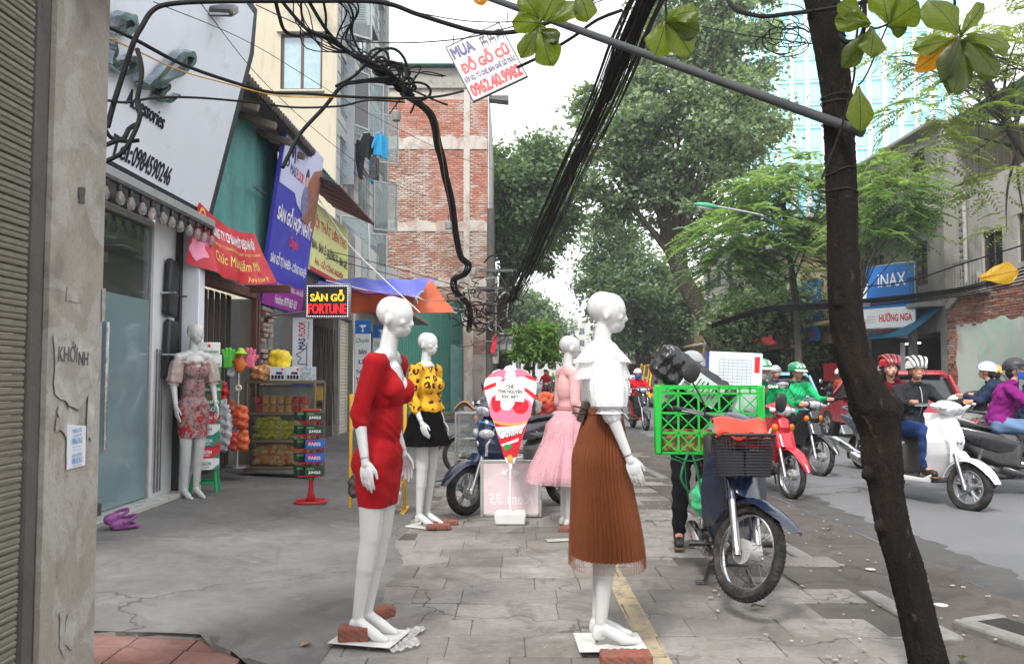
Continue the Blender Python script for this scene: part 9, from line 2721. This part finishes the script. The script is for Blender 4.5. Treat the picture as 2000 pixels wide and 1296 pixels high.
# pole, meters and the tangle
up_=thing('utility_pole','dark concrete pole carrying meter boxes under the wire tangle','pole',G(958,830))
pb=V(up_.location);Yp=pb.y
m=MB();m.tube([(0,0,0),(0,0,6.2)],[.15,.11],12);part('pole',m,M_DKCONC,up_)
for z in(3.9,4.4):
 m=MB();m.box((.2,-.1,z),(1.1,.07,.07));part('crossarm',m,M_STEEL,up_)
for i in range(4):
 a=P(968+14*(i%3),672+(0 if i<3 else 24),Yp-.3)-pb
 m=MB();m.box(tuple(a),(.19,.16,.42),.02);mb_=part('meter_box',m,mat('grey_meter_box',(.34,.35,.34),.5,dirt=((.15,.14,.13),.4,8)),up_)
 m=MB();m.box(tuple(a+V((0,-.082,.08))),(.12,.01,.13),.004);part('meter_window',m,M_DKGLASS,mb_)
m=MB();m.box(tuple(P(965,672,Yp-.45)-pb),(.12,.01,.5),0,(0,.2,0));part('red_notice',m,I_RED,up_)
for i in range(60):
 cx,cy=rng.gauss(950,26),rng.gauss(600,34);rx_,ry_=rng.uniform(8,36),rng.uniform(6,30);a=rng.uniform(0,6);n_=rng.randrange(4,8)
 cable('thin wire in the tangle around the meter pole',[(cx+rx_*cos(a+t_*.7)+t_*rng.uniform(-3,3),cy+ry_*sin(a+t_*.7),Yp-.6+.05*t_)for t_ in range(n_)],rng.choice((.7,.9,1.2,1.6)),rng.choice((M_CABLE,M_CABLE2,M_CABLE2,mat('pale_wire',(.30,.29,.27),.7))),'wire tangle around the meter pole',4)
for i in range(8):cable('grey wire stretched from the cable rope to the pole',ramp_y([(rng.uniform(880,920),rng.uniform(560,640)),(rng.uniform(920,940),rng.uniform(590,650)),(rng.uniform(950,1000),rng.uniform(570,650))],20,Yp-.4),rng.choice((1.0,1.5)),M_CABLE2,'wires from the rope to the pole',4)
# --- near trunk with the big leaves
TYp=3.95
prof=[(-60,1596,66),(0,1605,66),(100,1621,61),(200,1634,57),(300,1640,57),(400,1645,58),(450,1646,56),(600,1652,61),(700,1668,66),(760,1692,78),(800,1706,90),(850,1719,72),(905,1724,74),(960,1732,62),(1030,1744,63),(1100,1765,66),(1200,1790,67),(1296,1815,74),(1350,1828,92),(1385,1834,130)]
base=P(1834,1392,TYp)
at_=thing('almond_tree','near dark leaning tree trunk at the right with big round almond leaves overhead','tree',(base.x,TYp,0))
bb_=V(at_.location)
cp=spline([P(u,v,TYp)-bb_ for v,u,w in prof],9);wr_=[q[2]for q in prof]
m=MB()
rings=[]
for i,p in enumerate(cp):
 w_=lerp(wr_[min(i//9,len(wr_)-1)],wr_[min(i//9+1,len(wr_)-1)],(i%9)/9)*.5*TYp/FPX
 rings.append([p+V((cos(a),sin(a),0))*w_*(1+.04*sin(a*3+i*.11)+.03*sin(a*7-i*.07))for a in[2*pi*k_/36 for k_ in range(36)]])
m.loft(rings,True,True)
for(u,v,r_,dy)in((1694,925,11,-.03),(1719,1028,11,-.03),(1798,1145,13,-.02),(1752,920,13,-.03),(1738,800,26,-.02),(1690,800,22,-.03),(1640,590,12,-.04)):
 q=P(u,v,TYp+dy)-bb_;m.ell(tuple(q),(r_*TYp/FPX,r_*TYp/FPX*.9,r_*TYp/FPX*1.3))
me=blob(m,.0065,3,'trunk')
NRB=lambda co:.0032*np.sin(co[:,2]*60+3*np.sin(co[:,0]*40))*np.sin(np.arctan2(co[:,1],co[:,0])*9)+.0025*np.sin(co[:,0]*170+co[:,2]*40)*np.sin(co[:,1]*150-co[:,2]*23)+.0022*np.sin(co[:,2]*210+co[:,0]*90)
BR=np.random.default_rng(2)
warp(me,lambda co,no:.0022*np.sin(np.arctan2(no[:,1],no[:,0])*13+2.5*np.sin(co[:,2]*5)+1.3*np.sin(co[:,2]*13))*(.6+.4*np.sin(co[:,2]*31+no[:,0]*5))+.0014*BR.normal(size=len(co)));part('trunk',me,M_BARKD,at_)
for i,(v,tilt)in enumerate(((192,.0),(205,-.1),(242,.05),(335,.28),(375,-.06))):
 u=interp([(q[0],q[1])for q in prof],v);w_=interp([(q[0],q[2])for q in prof],v)*.53*TYp/FPX
 c_=P(u,v,TYp)-bb_
 m=MB();m.tube([c_+V((w_*cos(a),w_*sin(a),tilt*w_*cos(a)+.004*sin(3*a)))for a in[2*pi*k_/24 for k_ in range(24)]],.0032,5,loop=True);part('tie_wire',m,M_CABLE2,at_)
def almond_mat(name,a,b,vein,trans):
 t=NT(name)
 o=t.coord();sx=t.node('SeparateXYZ');t.l.new(o,sx.inputs[0])
 ax_=t.math('ABSOLUTE',sx.outputs[0])
 rib=t.math('LESS_THAN',ax_,.0022)
 side=t.math('FRACT',t.math('MULTIPLY',t.math('SUBTRACT',sx.outputs[1],t.math('MULTIPLY',ax_,.75)),42.0))
 sv=t.math('LESS_THAN',side,.09)
 c=t.ramp(t.noise(13,6,.65,o,.6),[(.3,a),(.55,mix3(a,b,.5)),(.75,b)])
 c=t.mix(t.ramp(t.noise(40,5,.7,o),[(.62,0.0),(.72,.5)]),c,(.10,.06,.02))
 c=t.mix(t.math('MAXIMUM',rib,t.math('MULTIPLY',sv,.55)),c,vein)
 t.color(c);t.rough(.42)
 tl=t.node('BsdfTranslucent');t.l.new(t.mix(1.0,c,(1.7,1.8,.7),'MULTIPLY'),tl.inputs[0])
 m1=t.node('MixShader');m1.inputs[0].default_value=trans
 t.l.new(t.b.outputs[0],m1.inputs[1]);t.l.new(tl.outputs[0],m1.inputs[2]);t.l.new(m1.outputs[0],t.out.inputs[0])
 return t.m
AL_G=almond_mat('almond_leaf_green',(.085,.12,.008),(.17,.21,.018),(.035,.055,.008),.62);AL_D=almond_mat('almond_leaf_dark',(.045,.065,.008),(.085,.11,.014),(.02,.03,.006),.55);AL_O=almond_mat('almond_leaf_orange',(.42,.16,.01),(.60,.28,.02),(.2,.07,.01),.5);AL_Y=almond_mat('almond_leaf_yellow',(.48,.26,.02),(.62,.38,.04),(.25,.12,.01),.5)
def almond(b,t_,w,Y,m_,seed,tw=0.0,par=None,dy=0.0):
 q=random.Random(seed)
 B0,T0_=P(*b,Y),P(*t_,Y+dy)
 L=(T0_-B0).length;W_=w*Y/FPX/2
 ya_=(T0_-B0).normalized();vw=V((0,-1,0));zz=(vw-ya_*vw.dot(ya_)).normalized()
 zz=(Mx.Rotation(tw,3,ya_)@zz);xa_=ya_.cross(zz)
 m=MB()
 def fn(u,v):
  s_=(u-.5)*2
  prof_=W_*1.12*(.08+.92*sin(pi*min(1,v**1.6*.90+.02))**.7)*max(.02,1-v**12)**.5*(1-.15*(v>.97))
  prof_*=1+.05*sin(v*17+seed)*abs(s_)
  return V((s_*prof_,v*L,-.18*W_*s_*s_+.06*L*sin(v*pi)+.012*sin(s_*5+v*7+seed)*abs(s_)))
 m.grid(8,14,fn)
 o=part('leaf',m,m_,par or at_,fix=False)
 M_=Mx.Translation(B0-(bb_ if par is None else V(par.location)))@Mx((xa_,ya_,zz)).transposed().to_4x4()
 o.matrix_local=M_
 return o
LV=[((1058,46),(1000,42),40,AL_G),((1052,50),(1018,113),34,AL_G),((1056,50),(1076,129),54,AL_G),((1060,40),(1088,-18),58,AL_G),((1075,40),(1140,5),46,AL_G),((1058,60),(1092,78),34,AL_D),((1130,-20),(1150,40),44,AL_G),((1050,30),(1020,-14),40,AL_G),((1050,50),(1040,100),24,AL_D),((1300,42),(1280,108),52,AL_G),((1303,40),(1350,108),60,AL_G),((1302,38),(1366,62),50,AL_D),((1302,36),(1364,20),40,AL_G),((1697,46),(1630,36),42,AL_G),((1705,54),(1645,132),40,AL_D),((1706,56),(1700,110),46,AL_G),((1700,50),(1640,5),40,AL_G),((1735,46),(1795,5),66,AL_G),((1735,44),(1720,-25),56,AL_G),((1872,66),(1812,0),74,AL_G),((1878,66),(1922,6),30,AL_G),((1735,50),(1772,55),36,AL_D),((1868,74),(1788,136),42,AL_O),((1880,76),(1862,182),78,AL_D),((1884,74),(1948,150),66,AL_D),((1888,70),(1974,92),54,AL_G),((1862,78),(1784,96),36,AL_G),((1876,70),(1840,160),50,AL_D),((1677,168),(1680,256),46,AL_G),((948,-26),(930,6),30,AL_O)]
for i,(b,t_,w,m_)in enumerate(LV):almond(b,t_,w,3.7-.012*(i%7),m_,i,tw=rng.uniform(-.5,.5),dy=rng.uniform(-.05,.05))
for pts,r_ in(([(1620,-70),(1750,-60),(1850,-30),(1866,20),(1872,55),(1880,72)],.006),([(1790,-20),(1750,35),(1715,55),(1700,52)],.005),([(1735,45),(1700,130),(1685,158),(1676,166)],.004),([(1610,-60),(1400,-70),(1310,-20),(1302,40)],.006),([(1400,-70),(1160,-40),(1070,-10),(1056,46)],.006)):
 m=MB();m.tube(spline([P(u,v,3.72)-bb_ for u,v in pts],5),r_,6);part('branch',m,M_BARKD,at_)
yl=thing('fallen_leaf','yellow almond leaf caught on the wires at the right edge','leaf',P(1950,536,5.0));almond((1915,543),(1990,528),38,5.0,AL_Y,77,par=yl)
# -------- litter and small things on the ground
for i,(u,v,s_,cc)in enumerate(((1700,1112,.035,(.42,.41,.39)),(1838,1182,.04,(.42,.41,.39)))):
 p=G(u,v);m=MB();m.cyl((p.x,p.y,.003),(p.x,p.y,.007),s_,n=18);solo('paper_disc',m,mat('pale_litter',cc,.8),('pale flattened paper cup lid on the dirt strip, farther one','pale flattened lid on the dirt strip, nearer the trunk')[i],'litter')
q=MB()
for i in range(260):
 x=rng.uniform(1.2,3.3);y=rng.uniform(3.6,16);q.box((x,y,.012+(x<2.0)*.004),(rng.uniform(.006,.03),rng.uniform(.006,.022),.005),0,(0,0,rng.uniform(0,3)))
reg(part('gravel_crumbs',q,mat('pale_crumbs',(.30,.285,.26),.9,var=.4)),kind='stuff')
for i,(u,v,rz,mt,lab)in enumerate(((1480,1187,.3,AL_G,'dry olive leaf lying on the pavers below the delivery wheel'),(1880,1288,1.0,AL_G,'pale green leaf on the dirt at the bottom right'),(620,1112,.2,AL_D,'dark curled leaf on the smooth concrete'),(1620,1030,.8,AL_G,'tiny olive leaf on the road edge'),(598,1262,1.2,M_CARD,'brown scrap on the concrete by the red tiles'))):
 p=G(u,v,apron_z((u-1000)/350,5)if u<700 else .01);m=MB();m.sheet(4,6,lambda a,b:((b-.5)*.09,(a-.5)*.045*sin(pi*min(.98,b+.05)),.012+.012*abs(a-.5)+.006*sin(b*5)),.001);o=part('fallen_leaf',m,mt);o.location=p;o.rotation_euler=(0,0,rz);reg(o,lab,'leaf')
# kerb drain at the bottom right
t=thing('drain_slab','broken concrete drain slab with a dark gap at the bottom right','drain',G(1950,1240),.35)
m=MB();m.box((-.02,-.12,.004),(.13,.7,.05),.012);part('slab',m,M_KERB,t);m=MB();m.box((.16,-.05,.006),(.24,.5,.02),.004);part('dark_gap',m,mat('drain_dark',(.012,.011,.01),.9),t);m=MB();m.box((.17,.24,.0),(.3,.07,.04),.012);part('slab_edge',m,M_KERB,t)
# fruit seller and goods far along the pavement
for i,(u,v,Y,s_,cc,lab)in enumerate(((1056,815,26,.3,(176,40,40),'red bundle on the pavement beyond the pink mannequin'),(1078,812,26,.26,(190,60,50),'second red bundle beside the first on the far pavement'),(1040,806,25,.3,(200,196,190),'pale pile of bags on the far pavement'),(1066,790,27,.3,(214,90,50),'heap of orange fruit in a basket far along the pavement'))):
 bx=MB();bx.ell((0,0,.18),(s_,s_*.7,.2),p=.8);me=blob(bx,.03,2,'bundle');crumple(me,.03,12,i);o=part('bundle',me,mat('bundle_%d'%i,C(*cc),.7,var=.5,scale=9));o.location=P(u,v,Y);reg(o,lab,'bundle')
bpy.data.scenes.remove(TMP)
# -------- thin haze over the far end of the street
m=MB();m.box((0,115,45),(330,330,93));hz=part('haze',m,[],None,smooth=0)
hm_=bpy.data.materials.new('haze_air');hm_.use_nodes=True
hn=hm_.node_tree.nodes;hn.remove(hn['Principled BSDF'])
pv=hn.new('ShaderNodeVolumePrincipled');pv.inputs['Color'].default_value=(.93,.95,1,1);pv.inputs['Density'].default_value=.0012;pv.inputs['Anisotropy'].default_value=.3
hm_.node_tree.links.new(pv.outputs[0],hn['Material Output'].inputs['Volume'])
hz.data.materials.clear();hz.data.materials.append(hm_);reg(hz,kind='stuff')
